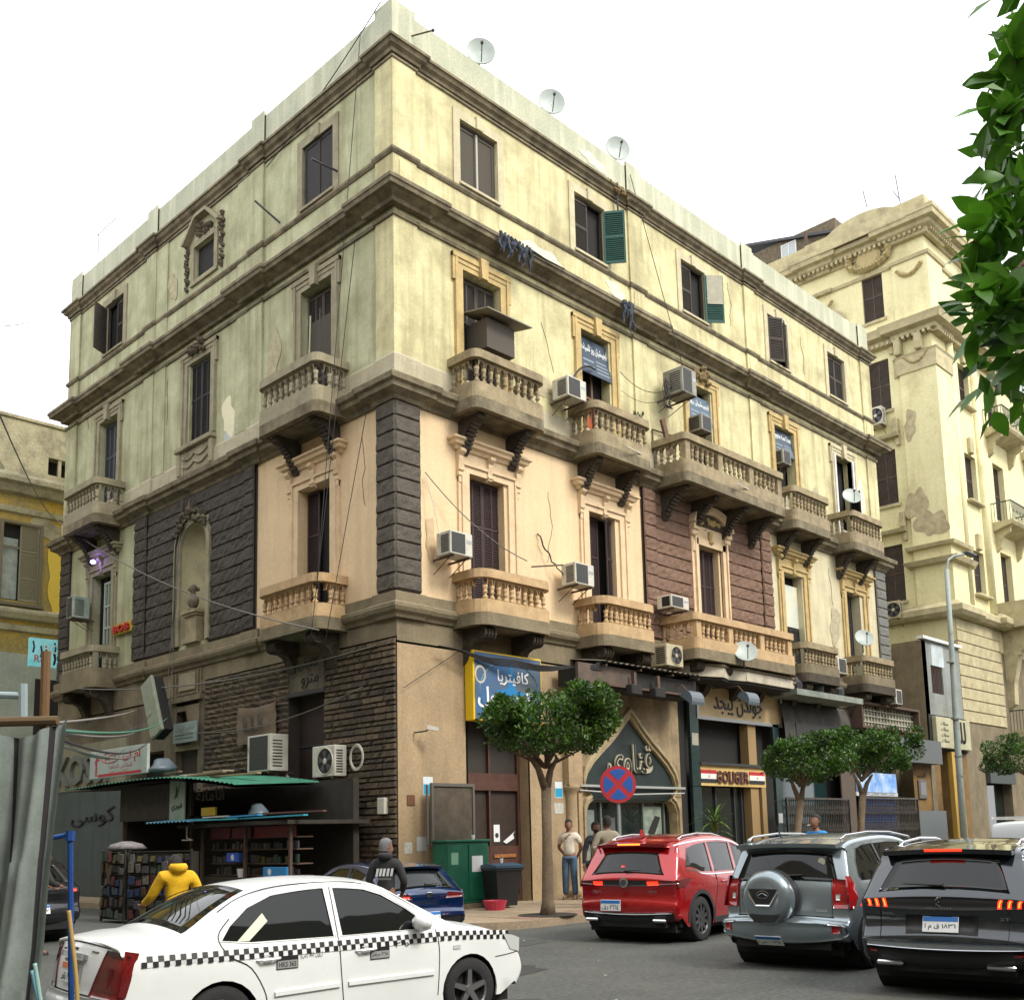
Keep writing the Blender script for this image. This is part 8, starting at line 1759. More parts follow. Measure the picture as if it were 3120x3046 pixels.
# ================================================================ PEOPLE
M_skin = mat('skin_brown', (.23, .115, .07), .6, col2=(.19, .09, .055), scale=20); M_hair = mat('black_hair', (.012, .010, .009), .7, bump=.6, bscale=120); M_hairg = mat('grey_hair', (.16, .16, .16), .8, bump=.6, bscale=120)
def skinned(J, E, name, sub=2):        # J: joint -> (pos, radius)
    keys = list(J); me = bpy.data.meshes.new(name); me.from_pydata([J[k][0] for k in keys], [(keys.index(a), keys.index(b)) for a, b in E], [])
    o = bpy.data.objects.new(name, me); COL.objects.link(o); me.skin_vertices or None
    md = o.modifiers.new('s', 'SKIN'); ms = o.modifiers.new('d', 'SUBSURF'); ms.levels = sub; ms.render_levels = sub
    if not me.skin_vertices: bpy.context.view_layer.objects.active = o; bpy.context.view_layer.update()
    sv = me.skin_vertices[0].data if me.skin_vertices else None
    if sv is None:
        bm = bmesh.new(); bm.from_mesh(me); bm.verts.layers.skin.verify(); bm.to_mesh(me); bm.free(); sv = me.skin_vertices[0].data
    for i, k in enumerate(keys):
        r_ = J[k][1]; sv[i].radius = r_ if isinstance(r_, tuple) else (r_, r_); sv[i].use_root = (i == 0)
    bpy.context.view_layer.update(); ev = o.evaluated_get(bpy.context.evaluated_depsgraph_get()); out = bpy.data.meshes.new_from_object(ev)
    bpy.data.objects.remove(o); bpy.data.meshes.remove(me)
    out.polygons.foreach_set('use_smooth', [True]*len(out.polygons)); return out
def join_mesh(a, b):
    bm = bmesh.new(); bm.from_mesh(a); bm.from_mesh(b); bm.to_mesh(a); bm.free(); a.polygons.foreach_set('use_smooth', [True]*len(a.polygons)); return a
def head_mesh(c, tilt=0, turn=0):
    k = MB(); k.smooth = True; n = 16; rows = [(-.115, .035, .045, -.02), (-.10, .052, .07, -.012), (-.07, .064, .088, -.004), (-.035, .071, .094, 0), (0, .075, .098, .004), (.035, .077, .1, .008), (.07, .073, .094, .01), (.1, .058, .074, .01), (.118, .034, .045, .008), (.124, .006, .008, .006)]
    Mx = Matrix.Rotation(turn, 3, 'Z') @ Matrix.Rotation(tilt, 3, 'X'); vs = []
    for h, wx, wy, oy in rows:
        for i in range(n):
            t = 2*math.pi*i/n; x = wx*math.cos(t); y = oy+wy*math.sin(t)
            if math.sin(t) < -.85: y -= {0: .004, -.035: .016, -.07: .008, .035: -.004}.get(h, 0)
            vs.append(tuple(Vector(c)+Mx @ Vector((x, y, h))))
    k.add(vs, [(r_*n+i, r_*n+(i+1) % n, (r_+1)*n+(i+1) % n, (r_+1)*n+i) for r_ in range(9) for i in range(n)]+[tuple(range(n))])
    k.xf = lambda x, y, z: tuple(Vector(c)+Mx @ Vector((x, y, z)))
    k.add([(-.012, -.094, -.01), (.012, -.094, -.01), (.016, -.1, -.04), (-.016, -.1, -.04), (0, -.122, -.036), (0, -.098, .015)], [(0, 5, 4, 3), (5, 1, 2, 4), (3, 4, 2)])
    for s_ in (-1, 1): k.lathe([(.008, -.01), (.02, 0), (.008, .012)], 6, (s_*.078, .01, -.01), 0)
    k.mi = 1; k.smooth = False
    for s_ in (-1, 1): k.add([(s_*.018, -.0935, .012), (s_*.042, -.086, .012), (s_*.042, -.086, .022), (s_*.018, -.0935, .022)], [(0, 1, 2, 3)])
    k.add([(-.022, -.093, -.062), (.022, -.093, -.062), (.022, -.092, -.057), (-.022, -.092, -.057)], [(0, 1, 2, 3)])
    return k, Mx
def hair(k_par, c, Mx, M, beard=False, cap=.028):
    k = MB(lambda x, y, z: tuple(Vector(c)+Mx @ Vector((x, y, z)))); k.smooth = True; n = 16; rows = [(-.06, .079, .1), (-.02, .083, .104), (.03, .085, .106), (.07, .081, .1), (.105, .062, .078), (.13, .03, .04), (.134, .005, .005)]; vs = []
    for h, wx, wy in rows:
        for i in range(n):
            t = 2*math.pi*i/n; f_ = math.sin(t) < -.3; hh = max(h, .062 if f_ else h) if h < .062 else h; y = .01+wy*math.sin(t); 
            if f_ and h < .062: y += .012
            vs.append((wx*math.cos(t), y, hh))
    k.add(vs, [(r_*n+i, r_*n+(i+1) % n, (r_+1)*n+(i+1) % n, (r_+1)*n+i) for r_ in range(6) for i in range(n)]); o = k.build('hair', M, k_par)
    if beard:
        b = MB(k.xf); b.smooth = True; vs = []
        for h, wx, wy in ((-.04, .073, .093), (-.075, .07, .094), (-.105, .056, .078), (-.122, .035, .05)):
            for i in range(9): t = math.pi*(1.05+.9*i/8); vs.append((wx*math.cos(t)*1.04, wy*math.sin(t)*1.03, h-(.0 if abs(i-4) > 1 or h != -.04 else .016)))
        b.add(vs, [(r_*9+i, r_*9+i+1, (r_+1)*9+i+1, (r_+1)*9+i) for r_ in range(3) for i in range(8)]); b.build('beard', M, k_par)
def person(label, loc, rz, H, top, legs, shoe, pose, hairM=M_hair, sleeve='short', beard=False, tilt=0, turn=0, hood=False, extra=None):
    s = H/1.75; root = thing('person', label, 'person', loc, rz); root.scale = (s, s, s)
    J = dict(pelvis=((0, 0, .96), (.12, .09)), waist=((0, .0, 1.1), (.115, .085)), chest=((0, .0, 1.3), (.135, .095)), collar=((0, .01, 1.43), (.09, .07)), neck=((0, 0, 1.5), (.047, .05)), head=((0, -.005, 1.58), (.05, .055)))
    for sd, q in (('l', -1), ('r', 1)):
        a = pose[sd]       # elbow, wrist positions; legs
        J['sh'+sd] = ((q*.17, .01, 1.41), .058); J['el'+sd] = (a[0], .042); J['wr'+sd] = (a[1], .027)
        d = (Vector(a[1])-Vector(a[0])).normalized(); hd = Vector(a[1])+d*.07; J['ha'+sd] = (tuple(hd), (.036, .018)); sx = d.orthogonal().normalized()
        for f_ in range(4): 
            off = sx*(.024*(f_-1.5)); J['fa%d%s' % (f_, sd)] = (tuple(hd+off+d*.045), .0095); J['fb%d%s' % (f_, sd)] = (tuple(hd+off*.9+d*(.085-.006*abs(f_-1.3))+Vector((0, -.018, 0))), .008)
        J['th'+sd] = (tuple(Vector(a[1])+sx*.04+d*.045+Vector((0, -.015, 0))), .011)
        k_, an = pose.get('leg'+sd, ((q*.1, -.02, .5), (q*.11, .02, .09)))
        J['hip'+sd] = ((q*.085, 0, .9), .085); J['kn'+sd] = (k_, .058); J['an'+sd] = (an, .04); J['to'+sd] = ((an[0]+q*.02, an[1]-.16, .04), (.038, .03))
    core = [('pelvis', 'waist'), ('waist', 'chest'), ('chest', 'collar'), ('collar', 'neck'), ('neck', 'head')]; lim = []
    for sd in 'lr': lim += [('collar', 'sh'+sd), ('sh'+sd, 'el'+sd), ('el'+sd, 'wr'+sd), ('wr'+sd, 'ha'+sd), ('wr'+sd, 'th'+sd), ('pelvis', 'hip'+sd), ('hip'+sd, 'kn'+sd), ('kn'+sd, 'an'+sd), ('an'+sd, 'to'+sd)]+[('ha'+sd, 'fa%d%s' % (f_, sd)) for f_ in range(4)]+[('fa%d%s' % (f_, sd), 'fb%d%s' % (f_, sd)) for f_ in range(4)]
    HC = pose.get('hc', (0, -.01, 1.64)); J['head'] = ((HC[0], HC[1], HC[2]-.06), J['head'][1]); bm_ = skinned(J, core+lim, 'body'); hk, Mx = head_mesh(HC, tilt, turn); hm = hk.mesh('h')
    bm_ = join_mesh(bm_, hm); bm_.materials.clear(); bm_.materials.append(M_skin); bm_.materials.append(M_hair); B = link('body', bm_, root)
    hair(root, HC, Mx, hairM, beard)
    def grow(keys, add): return {k: (J[k][0], (J[k][1][0]+add, J[k][1][1]+add) if isinstance(J[k][1], tuple) else J[k][1]+add) for k in keys}
    G = grow(['pelvis', 'waist', 'chest', 'collar', 'shl', 'shr', 'ell', 'elr'], .022); G['pelvis'] = ((0, 0, .93), (.145, .115)); G['neckb'] = ((0, .005, 1.475), .064)
    Ed = [('pelvis', 'waist'), ('waist', 'chest'), ('chest', 'collar'), ('collar', 'neckb'), ('collar', 'shl'), ('collar', 'shr')]
    for sd in 'lr':
        sh, el, wr = (Vector(J[k+sd][0]) for k in ('sh', 'el', 'wr'))
        if sleeve == 'short': G['el'+sd] = (tuple(sh.lerp(el, .72)), .064)
        else: G['wr'+sd] = (tuple(wr), .043); G['el'+sd] = (tuple(el), .06); Ed.append(('el'+sd, 'wr'+sd))
        Ed.append(('sh'+sd, 'el'+sd))
    sm_ = skinned(G, Ed, 'shirt'); sm_.materials.append(top); SH = link('shirt', sm_, root)
    G = {}; Ed = []
    G['pelvis'] = ((0, 0, .98), (.128, .098))
    for sd in 'lr':
        for k_, ad in (('hip', .016), ('kn', .022), ('an', .03)): G[k_+sd] = (J[k_+sd][0], J[k_+sd][1]+ad)
        Ed += [('pelvis', 'hip'+sd), ('hip'+sd, 'kn'+sd), ('kn'+sd, 'an'+sd)]
    tm_ = skinned(G, Ed, 'trousers'); tm_.materials.append(legs); link('trousers', tm_, root)
    for sd in 'lr':
        an = Vector(J['an'+sd][0]); k = MB(); k.smooth = True; k.xf = lambda x, y, z, an=an: (an.x+x, an.y+y, z); n = 10; vs = []
        for z, w_, y0, y1 in ((0, .045, -.2, .06), (.03, .05, -.21, .065), (.065, .046, -.17, .06), (.1, .04, -.06, .055), (.13, .038, -.045, .045)):
            for i in range(n): t = 2*math.pi*i/n; vs.append((w_*math.cos(t), (y0+y1)/2+(y1-y0)/2*math.sin(t), z))
        k.add(vs, [(r_*n+i, r_*n+(i+1) % n, (r_+1)*n+(i+1) % n, (r_+1)*n+i) for r_ in range(4) for i in range(n)]+[tuple(range(n)), tuple(range(4*n, 5*n))]); k.build('shoe', shoe, root)
    if hood:
        k = MB(); k.smooth = True; k.lathe([(.05, -.05), (.1, -.02), (.115, .03), (.09, .07), (.05, .06)], 12, (0, .05, 1.49)); k.build('hood', top, root)
    if extra: extra(root)
    return root
def up(lx=.27, ly=.02, lz=.86, ex=.25, ez=1.13): return dict(l=((-ex, .04, ez), (-lx, ly, lz)), r=((ex, .04, ez), (lx, ly, lz)))
M_jean = mat('blue_jeans', (.035, .075, .13), .85, col2=(.07, .12, .18), scale=7); M_dtr = mat('dark_trousers', (.02, .02, .025), .85); M_sho = mat('brown_shoe', (.10, .055, .03), .6); M_shob = mat('black_shoe', (.015, .015, .015), .6)
behind = dict(l=((-.27, .12, 1.14), (-.12, .17, .95)), r=((.27, .1, 1.14), (.14, .17, .93)))
person('man in a cream polo shirt and jeans leaning by the tan wall', (4.75, -.62, .15), R(-62), 1.88, mat('cream_shirt', (.66, .60, .50), .85, col2=(.55, .49, .40), scale=8), M_jean, M_sho, behind, turn=R(8))
person('bearded man in a dark checked shirt facing the man in beige', (3.45, -2.55, .15), R(-35), 1.78, mat('dark_checked_shirt', (.045, .045, .055), .85, col2=(.02, .02, .03), scale=14), M_dtr, M_shob, up(), beard=True, sleeve='long', turn=R(30))
person('man in a beige jacket seen from behind beside the red SUV', (2.8, -3.4, .15), R(150), 1.88, mat('beige_jacket', (.30, .27, .19), .85, col2=(.24, .21, .15), scale=6), M_dtr, M_shob, dict(l=((-.3, .02, 1.15), (-.22, -.14, 1.0)), r=((.3, .02, 1.15), (.24, -.12, .98))), sleeve='long', turn=R(15))
def cig(root): MB().tube([(-.03, -.11, 1.585), (-.05, -.18, 1.575)], .006, 5).build('cigarette', M_white, root)
person('man in a bright blue jumper smoking behind the grey SUV', (4.4, -7.3, 0), R(-95), 1.94, mat('bright_blue_jumper', (.015, .22, .52), .85, col2=(.012, .17, .42), scale=6), M_dtr, M_shob, up(.3, -.05, .88, .32, 1.14), sleeve='long', tilt=R(-10), extra=cig)
person('man in a yellow hooded top reaching towards the magazine rack', (-8.55, -6.5, 0), R(160), 1.62, mat('yellow_hoodie', (.72, .42, .005), .8, col2=(.6, .34, .005), scale=6, bump=.5, bscale=9), M_dtr, M_shob, dict(l=((-.28, -.02, 1.14), (-.27, -.2, 1.02)), r=((.29, -.1, 1.16), (.34, -.34, 1.08)), hc=(0, -.17, 1.55)), sleeve='long', hood=True, tilt=R(-45), turn=R(-15))
def stripes(root):
    for i in range(5): 
        k = MB(); k.add([(-.12+i*.055, .128-.012*abs(i-2), 1.22), (-.085+i*.055, .128-.012*abs(i-2), 1.22), (-.11+i*.055, .136-.01*abs(i-2), 1.33), (-.145+i*.055, .136-.01*abs(i-2), 1.33)], [(0, 1, 2, 3)]); k.build('white_stripe', M_sw, root)
    for z in (1.17, 1.19): MB().box(-.11, .128, z, .09, .131, z+.006).build('back_print', mat('grey_print', (.3, .3, .3)), root)
person('grey-haired man in a black hooded top with white stripes on the back', (-5.05, -5.85, 0), R(125), 1.66, mat('black_hoodie', (.018, .018, .02), .85, col2=(.03, .03, .032), scale=9), M_dtr, M_shob, dict(l=((-.27, .0, 1.14), (-.2, -.15, .98)), r=((.27, .0, 1.14), (.2, -.18, 1.0))), hairM=M_hairg, sleeve='long', hood=True, turn=R(-45), extra=stripes)
person('dim figure in dark clothes bending by the black car behind the blue pole', (-7.7, -.5, 0), R(100), 1.66, mat('dark_olive_jacket', (.03, .03, .025), .9), M_dtr, M_shob, dict(l=((-.27, -.1, 1.16), (-.15, -.3, 1.12)), r=((.27, -.1, 1.16), (.15, -.32, 1.1)), hc=(0, -.12, 1.6)), sleeve='long', tilt=R(-30))
# ================================================================ TREES
M_bark = mat('grey_brown_bark', (.21, .15, .09), .9, col2=(.11, .08, .05), scale=6, mixw=.9, bump=.9, bscale=30, fine=.3)
def leafmat(name, c1, c2):
    M = bpy.data.materials.new(name); M.use_nodes = True; t = M.node_tree; N = t.nodes; b = N['Principled BSDF']; b.inputs['Roughness'].default_value = .38
    oi = N.new('ShaderNodeObjectInfo'); g = N.new('ShaderNodeNewGeometry'); n = N.new('ShaderNodeTexNoise'); n.inputs['Scale'].default_value = 3.2; n.inputs['Detail'].default_value = 3; t.links.new(g.outputs['Position'], n.inputs['Vector'])
    ad = N.new('ShaderNodeMath'); ad.operation = 'MULTIPLY_ADD'; ad.inputs[1].default_value = .4; t.links.new(g.outputs['Random Per Island'], ad.inputs[0]); mr = N.new('ShaderNodeMapRange'); mr.inputs[1].default_value = .35; mr.inputs[2].default_value = .65; mr.inputs[4].default_value = .38; t.links.new(n.outputs[0], mr.inputs[0]); t.links.new(mr.outputs[0], ad.inputs[2])
    mx_ = N.new('ShaderNodeMixRGB'); mx_.inputs[1].default_value = (*c1, 1); mx_.inputs[2].default_value = (*c2, 1); t.links.new(ad.outputs[0], mx_.inputs[0]); t.links.new(mx_.outputs[0], b.inputs['Base Color'])
    tr = N.new('ShaderNodeBsdfTranslucent'); t.links.new(mx_.outputs[0], tr.inputs[0]); ms = N.new('ShaderNodeMixShader'); ms.inputs[0].default_value = .3; o = N['Material Output']; t.links.new(b.outputs[0], ms.inputs[1]); t.links.new(tr.outputs[0], ms.inputs[2]); t.links.new(ms.outputs[0], o.inputs[0])
    return M
M_leaf = leafmat('ficus_leaf', (.006, .022, .006), (.095, .22, .012)); M_bleaf = leafmat('overhang_leaf', (.004, .025, .006), (.15, .42, .02))
def street_tree(loc, label, base, fork, tops, crown, n, seed):
    t = thing('street_tree', label, 'tree', loc, 0, 'clipped ficus street trees'); r_ = random.Random(seed); k = MB(); k.smooth = True
    k.tube([(0, 0, -.02), (base[0]*.3, 0, .25), (base[0]*.7, 0, fork*.6), (base[0], base[1], fork)], [.17, .12, .095, .1], 10); k.build('trunk', M_bark, t); k = MB(); k.smooth = True
    for tx, ty, tz in tops: k.tube([(base[0], base[1], fork-.08), ((base[0]+tx)/2, (base[1]+ty)/2+r_.uniform(-.05, .05), (fork+tz)/2+.05), (tx, ty, tz)], [.085, .06, .03], 8)
    for i in range(10): a = r_.random()*6.3; q = r_.uniform(.5, .9); k.tube([(base[0], base[1], fork+.4), (crown[0]+crown[3]*q*math.cos(a)*.8, crown[1]+crown[4]*q*math.sin(a)*.8, crown[2]+r_.uniform(-.3, .4))], [.04, .012], 5)
    k.build('branches', M_bark, t)
    k = MB(); cx, cy, cz, rx, ry, rzz = crown; lumps = [(r_.uniform(0, 6.3), r_.uniform(.5, 1.08), r_.uniform(-.3, .8), r_.uniform(.22, .42)) for _ in range(26)]
    i = 0
    while i < n:
        if r_.random() < .72:
            a, q, h, s_ = lumps[r_.randrange(26)]; u = Vector((r_.gauss(0, 1), r_.gauss(0, 1), r_.gauss(0, 1))).normalized()*s_*r_.uniform(.75, 1.05); p = Vector((math.cos(a)*q*rx, math.sin(a)*q*ry, h*rzz))+Vector((u.x*rx*.6, u.y*ry*.6, u.z*rzz*.8))
        else:
            u = Vector((r_.gauss(0, 1), r_.gauss(0, 1), r_.gauss(0, 1))).normalized(); f_ = r_.uniform(.5, .93); p = Vector((u.x*rx*f_, u.y*ry*f_, (u.z if u.z > 0 else u.z*.55)*rzz*f_))
        if p.z < -.5*rzz: continue
        p += Vector((cx, cy, cz)); d = Vector((r_.gauss(0, 1), r_.gauss(0, 1), r_.gauss(.5, .8))).normalized(); L_ = r_.uniform(.075, .13); s = d.orthogonal().normalized(); s = (Matrix.Rotation(r_.random()*6.3, 3, d) @ s)*L_*.26; nn = d.cross(s).normalized()*L_*.06
        k.add([tuple(p), tuple(p+d*L_*.5+s+nn), tuple(p+d*L_), tuple(p+d*L_*.5-s+nn)], [(0, 1, 2, 3)]); i += 1
    k.build('crown', M_leaf, t)
    return t
street_tree((.8, -3.5, .14), 'round-crowned clipped street tree in front of the cafe sign', (.05, 0, 0), 2.45, [(-.35, .1, 3.1), (.3, -.1, 3.05)], (.02, 0, 3.52, 1.32, 1.25, .92), 15000, 1)
street_tree((10.6, -3.1, .14), 'left of the two round-crowned trees by the lattice gates', (.7, -.05, 0), 2.3, [(.5, .1, 2.9), (1.1, -.1, 2.9)], (1.1, 0, 3.25, 1.25, 1.25, .95), 10000, 2)
street_tree((14.4, -3.1, .14), 'right of the two round-crowned trees by the lattice gates', (.5, -.05, 0), 2.5, [(.3, .1, 3.1), (1.1, -.1, 3.1)], (1.3, 0, 3.6, 1.25, 1.25, 1.0), 10000, 3)
street_tree((28.6, -3.4, .0), 'small dark street tree at the right edge of the frame', (-.2, 0, 0), 3.0, [(-.5, 0, 3.6), (.2, 0, 3.7)], (-.2, 0, 4.1, 1.6, 1.5, 1.0), 8000, 4)
k = MB(); k.lathe([(.55, 0), (.58, .012)], 20); tp_ = k.build('tree_pit', mat('dark_soil', (.03, .025, .018), .95, bump=1), None, (.8, -3.5, .15)); tag(tp_, kind='structure')
# tree overhanging the camera at the right
OT = thing('overhanging_tree', 'broad-leaved tree whose branch overhangs the top right corner', 'tree', (-9.0, -18.3, 0)); k = MB(); k.smooth = True; O_ = Vector((9.0, 18.3, 0))
def rel(px, dep, z): return cam_at(px, dep, z)+O_
k.tube([(0, 0, 0), (.1, 0, 1.6), (-.05, .15, 3.2), rel(2300, 4.4, 4.6)], [.2, .16, .13, .09], 10); k.build('trunk', M_bark, OT); k = MB(); k.smooth = True
r_ = random.Random(31); twigs = []
for (x, z) in ((1885, 4.78), (1900, 4.55), (1870, 4.12), (1850, 4.02), (1925, 3.8), (1850, 3.75), (1860, 3.66), (1950, 4.95), (1960, 3.6), (1990, 4.3), (1975, 3.5)):
    a = rel(2300, 4.4, 4.6+r_.uniform(-.2, .2)); b = rel(x+70, 4.2+r_.uniform(-.15, .2), z+.12); c = rel(x, 4.2+r_.uniform(-.2, .2), z); k.tube([a, (a+b)/2+Vector((0, 0, .1)), b, c], [.035, .02, .011, .004], 5); twigs.append((b, c))
k.build('branches', M_bark, OT)
def bigleaf(L_, W_, seed):
    q = random.Random(seed); k = MB(); k.smooth = True; n = 6; vs = [(0, 0, 0)]; 
    for i in range(1, n): t = i/n; w_ = W_*math.sin(math.pi*t**.85)**.9; b = -.10*L_*t*t; vs += [(-w_, t*L_, b+.12*w_), (0, t*L_, b-.0), (w_, t*L_, b+.12*w_)]
    vs.append((0, L_, -.14*L_)); e = len(vs)-1; fs = [(0, 1, 2), (0, 2, 3)]
    for i in range(n-2): a = 1+3*i; fs += [(a, a+3, a+4, a+1), (a+1, a+4, a+5, a+2)]
    a = 1+3*(n-2); fs += [(a, e, a+1), (a+1, e, a+2)]; k.add(vs, fs); me = k.mesh('leaf'); me.materials.append(M_bleaf); return me
BL = [bigleaf(.19, .044, i) for i in range(3)]+[bigleaf(.15, .04, 4)]; cnt = 0; extra = MB()
def putleaf(p, d, sc_):
    global cnt
    q = d.to_track_quat('Y', 'Z').to_matrix() @ Matrix.Rotation(r_.uniform(-1.2, 1.2), 3, 'Y')
    if cnt < 295: o = link('leaf', BL[r_.randrange(4)], OT, tuple(p)); o.rotation_mode = 'QUATERNION'; o.rotation_quaternion = q.to_quaternion(); o.scale = (sc_, sc_, sc_); cnt += 1
    else:
        L_ = .18*sc_; extra.add([tuple(p), tuple(p+q @ Vector((.046*sc_, L_*.5, .004))), tuple(p+q @ Vector((0, L_, -.015))), tuple(p+q @ Vector((-.046*sc_, L_*.5, .004)))], [(0, 1, 2, 3)])
for b, c in twigs:
    for i in range(13):
        t = r_.uniform(-.1, 1.0); p = b.lerp(c, t)+Vector((r_.gauss(0, .02), r_.gauss(0, .02), r_.gauss(0, .025))); d = ((c-b).normalized()*r_.uniform(.1, 1.0)+Vector((r_.gauss(0, .6), r_.gauss(0, .6), r_.gauss(-.1, .65)))).normalized(); putleaf(p, d, r_.uniform(.7, 1.15))
def bound(z): # left edge of the foliage mass in px for a height
    pts = [(5.3, 1940), (4.9, 1930), (4.72, 1890), (4.5, 1915), (4.3, 1950), (4.18, 1885), (4.0, 1870), (3.85, 1915), (3.62, 1880), (3.5, 1900), (3.4, 1990)]
    for i in range(len(pts)-1):
        if pts[i][0] >= z >= pts[i+1][0]: t = (pts[i][0]-z)/(pts[i][0]-pts[i+1][0]); return pts[i][1]*(1-t)+pts[i+1][1]*t
    return 2000
for i in range(560):
    z = r_.uniform(3.58, 5.3); x = bound(z)+abs(r_.gauss(0, 1))*100-42
    if x > 2350: continue
    p = rel(x, r_.uniform(4.0, 5.0), z); putleaf(p, Vector((r_.gauss(-.2, .7), r_.gauss(0, .7), r_.gauss(-.3, .7))).normalized(), r_.uniform(.6, 1.1))
tag(extra.build('leaves', M_bleaf, OT), kind='stuff')
# ================================================================ CABLES
def cable(a, b, sag, r_, M, label, n=14, wob=0):
    a = Vector(a); b = Vector(b); P = [a.lerp(b, i/n)+Vector((wob*math.sin(i*2.1), wob*math.cos(i*1.7), -sag*4*(i/n)*(1-i/n)+wob*math.sin(i*1.3))) for i in range(n+1)]; k = MB(); k.smooth = True; k.tube(P, r_, 4); o = k.build('cable', M); o['group'] = 'cables strung over the facades'; return tag(o, label, 'cable')
for y, z0, z1, lb in ((1.3, 21.2, 7.2, 'cable dropping down the left facade beside the corner windows'), (1.55, 15.8, 5.9, 'second thin cable beside the left corner balcony'), (9.35, 15.5, 4.6, 'pale cable hanging past the niche on the black stone'), (9.6, 11.4, 5.0, 'thin grey cable hanging left of the niche'), (.95, 12.0, 6.0, 'thin cable near the corner quoin on the left facade')):
    cable((-.12, y-.25, z0), (-.95 if z0 < 21.5 and y < 2 else -.2, y+.35, z1), 0, .011, M_wired if 'pale' in lb or 'grey' in lb else M_wire, lb)
cable((-.1, .3, 21.5), (-.1, 5.2, 19.6), .15, .014, M_wire, 'dark cable slanting down the parapet left of the corner')
cable((-.35, 17.5, 12.6), (-1.2, 1.2, 6.2), .5, .016, M_wired, 'long pale cable slanting across the left facade past the bust')
cable((8.95, -.12, 21.0), (9.9, -1.0, 15.0), .0, .012, M_wire, 'cable hanging from the roof post down to the large air conditioner')
cable((8.2, -.15, 20.3), (8.35, -.1, 19.2), 0, .035, M_iron, 'short dark pipe on the top floor wall near the green shutter')
cable((.78, -.1, 9.9), (3.4, -.75, 8.15), .25, .014, M_wired, 'cable slanting from the quoin to the first hooded window')
cable((.8, -.1, 9.8), (.95, -.4, 8.3), -.1, .014, M_offw, 'white wire running down to the first grey air conditioner')
cable((4.55, -.06, 9.2), (5.2, -.3, 8.2), .1, .02, M_wire, 'looped dark cable above the second wall air conditioner', wob=.03)
cable((7.8, -.35, 14.4), (9.9, -.6, 14.5), .35, .012, M_wire, 'sagging wire between the navy sign and the large air conditioner')
cable((5.6, -.4, 13.4), (7.0, -.1, 14.3), -.25, .03, M_wire, 'thick black hose arching from the balcony air conditioner into the window')
cable((7.9, -.3, 13.9), (9.9, -.5, 14.3), .3, .008, M_wire, 'second thin sagging wire left of the large air conditioner')
for i in range(6): cable((1.0+i*.05, -.25, 5.9), (5.8, -1.0, 5.75+.04*i), .12+.05*i, .014, M_wire, ('upper', 'second', 'third', 'fourth', 'fifth', 'lowest')[i]+' wire of the bundle running under the belt to the corrugated shelter', wob=.02)
cable((.1, -.1, 4.9), (1.95, -.1, 6.0), .0, .008, M_wire, 'thin wire rising across the tan pier to the cafe sign')
cable((-.1, .6, 5.9), (-1.0, 14, 6.4), .35, .018, M_wired, 'cable sagging along the top of the stone wall')
a = cam_at(100, 6.6, 2.42)
for i in range(7): cable(tuple(a+Vector((0, 0, -.02*i))), (-1.2-.1*i, 9.6-.35*(i*3%7), 5.3-.22*i), .04+.035*(i*5%7), .012, (M_wired, M_wire, mat('green_cable', (.04, .16, .1), .6))[i % 3], ('highest', 'second', 'third', 'fourth', 'fifth', 'sixth', 'lowest')[i]+' of the cables swooping from the curtain post to the leaning board', n=20)
cable((-.25, 9.0, 4.7), (-.25, .9, 5.0), .35, .012, M_wired, 'thin cable crossing the stone wall above the air conditioners')
cable(tuple(cam_at(-60, 9, 6.2)), (-.35, 17.5, 12.6), .3, .012, M_wired, 'thin cable rising from the left edge to the end cornice')
cable(tuple(cam_at(-60, 12, 7.9)), (-.1, 16.8, 21.0), .5, .008, M_wired, 'very thin wire crossing the sky to the left roof end')
HC = thing('cable_coil', 'coil of pale cable hanging right of the wall fan unit', 'cable', (-.35, .98, 3.45)); k = MB()
for q in (.2, .22, .24): k.tube([(0, q*math.cos(t*.3), q*1.2*math.sin(t*.3)) for t in range(22)], .012, 5)
k.build('coil', M_offw, HC); CC = copy_tree(HC, (1.92, -.6, 5.3), R(90), 'dark cable coil hung on the left edge of the yellow sign frame'); CC.scale = (.7, .7, .7)
HW = thing('wire_tangle', 'loose tangle of wires hanging beside the large old air conditioner', 'cable', (9.75, -.5, 14.3)); k = MB(); r_ = random.Random(3)
for i in range(6): k.tube([(r_.uniform(-.1, .1)+.12*math.cos(t*.5+i), .05*math.sin(t+i), .5*math.sin(t*.5)*.9) for t in range(13)], .01, 4)
k.build('wires', M_wire, HW)
k = MB(); k.tube([(-.03, 4.2, 3.3), (-.4, 3.5, 3.1), (-.35, 3.3, 2.6), (-.1, 3.2, 2.1)], [.03, .045, .04, .03], 7); o = k.build('insulated_pipe', mat('pale_lagging', (.3, .27, .2), .8)); tag(o, 'wrapped pipe hanging from the large wall air conditioner', 'pipe')
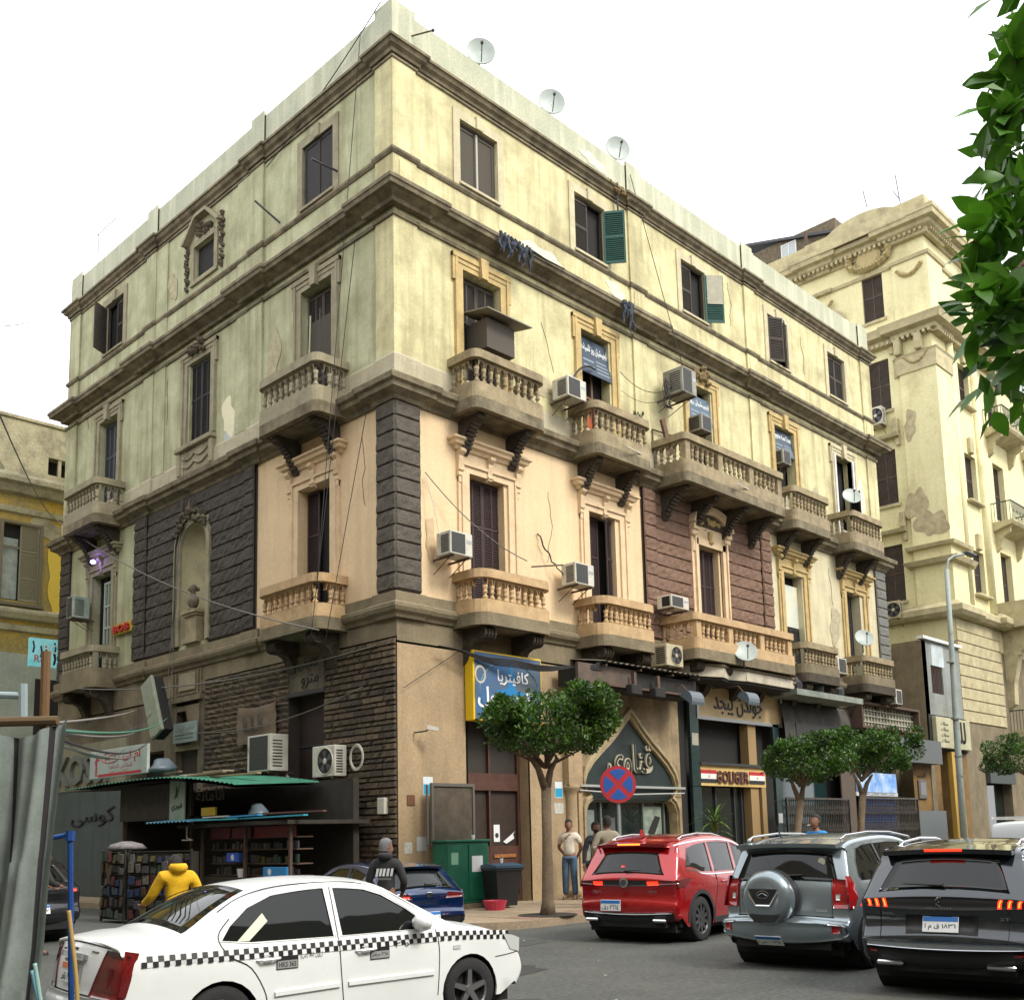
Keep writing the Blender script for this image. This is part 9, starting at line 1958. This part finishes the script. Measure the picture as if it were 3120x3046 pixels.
# ================================================================ BUILDINGS ACROSS THE STREETS, seen in reflections and closing the square
M_opp = mat('opposite_render', (.36, .31, .21), .9, col2=(.25, .21, .15), scale=.5, streak=.4)
def oppo(xf, u0, u1, z1, label):
    hs = [(u+1.0, u+2.5, z, z+2.3, .3) for z in [1.0+4.2*i for i in range(int(z1/4.2))] for u in range(int(u0), int(u1)-3, 4)]
    k = MB(xf); k.walls(u0, u1, 0, z1, hs); k.mi = 1
    for h in hs: k.add([(h[0], -.3, h[2]), (h[1], -.3, h[2]), (h[1], -.3, h[3]), (h[0], -.3, h[3])], [(0, 1, 2, 3)])
    k.mi = 0; k.add([(u0, 0, z1), (u1, 0, z1), (u1, -12, z1), (u0, -12, z1)], [(0, 1, 2, 3)]); k.add([(u0, 0, 0), (u0, -12, 0), (u0, -12, z1), (u0, 0, z1)], [(0, 1, 2, 3)]); k.add([(u1, 0, 0), (u1, -12, 0), (u1, -12, z1), (u1, 0, z1)], [(0, 1, 2, 3)])
    o = k.build('opposite_buildings', [M_opp, M_glass]); tag(o, kind='structure'); return o
oppo(lambda u, d, z: (u, -25+d, z), -24, 12, 12, ''); oppo(lambda u, d, z: (u, -25+d, z), 12.5, 60, 14, ''); oppo(lambda u, d, z: (-22+d, u, z), -24, 34, 19, '')

# small litter along the kerb and on the road
k = MB(); r_ = random.Random(77)
for i in range(160):
    x = r_.uniform(-8, 16); y = KY-abs(r_.gauss(0, .5))-.05 if i % 3 else r_.uniform(-12, -4.5); s_ = r_.uniform(.008, .03); a = r_.random()*6.3
    k.mi = i % 3; k.add([(x+s_*math.cos(a), y+s_*math.sin(a), .004), (x+s_*math.cos(a+1.6), y+s_*math.sin(a+1.6), .012), (x+s_*math.cos(a+3.1), y+s_*math.sin(a+3.1), .004), (x+s_*math.cos(a+4.6), y+s_*math.sin(a+4.6), .008)], [(0, 1, 2, 3)])
tag(k.build('litter', [mat('litter_pale', (.4, .38, .33), .9), mat('litter_brown', (.12, .08, .05), .9), mat('litter_dark', (.03, .03, .028), .9)]), kind='stuff')
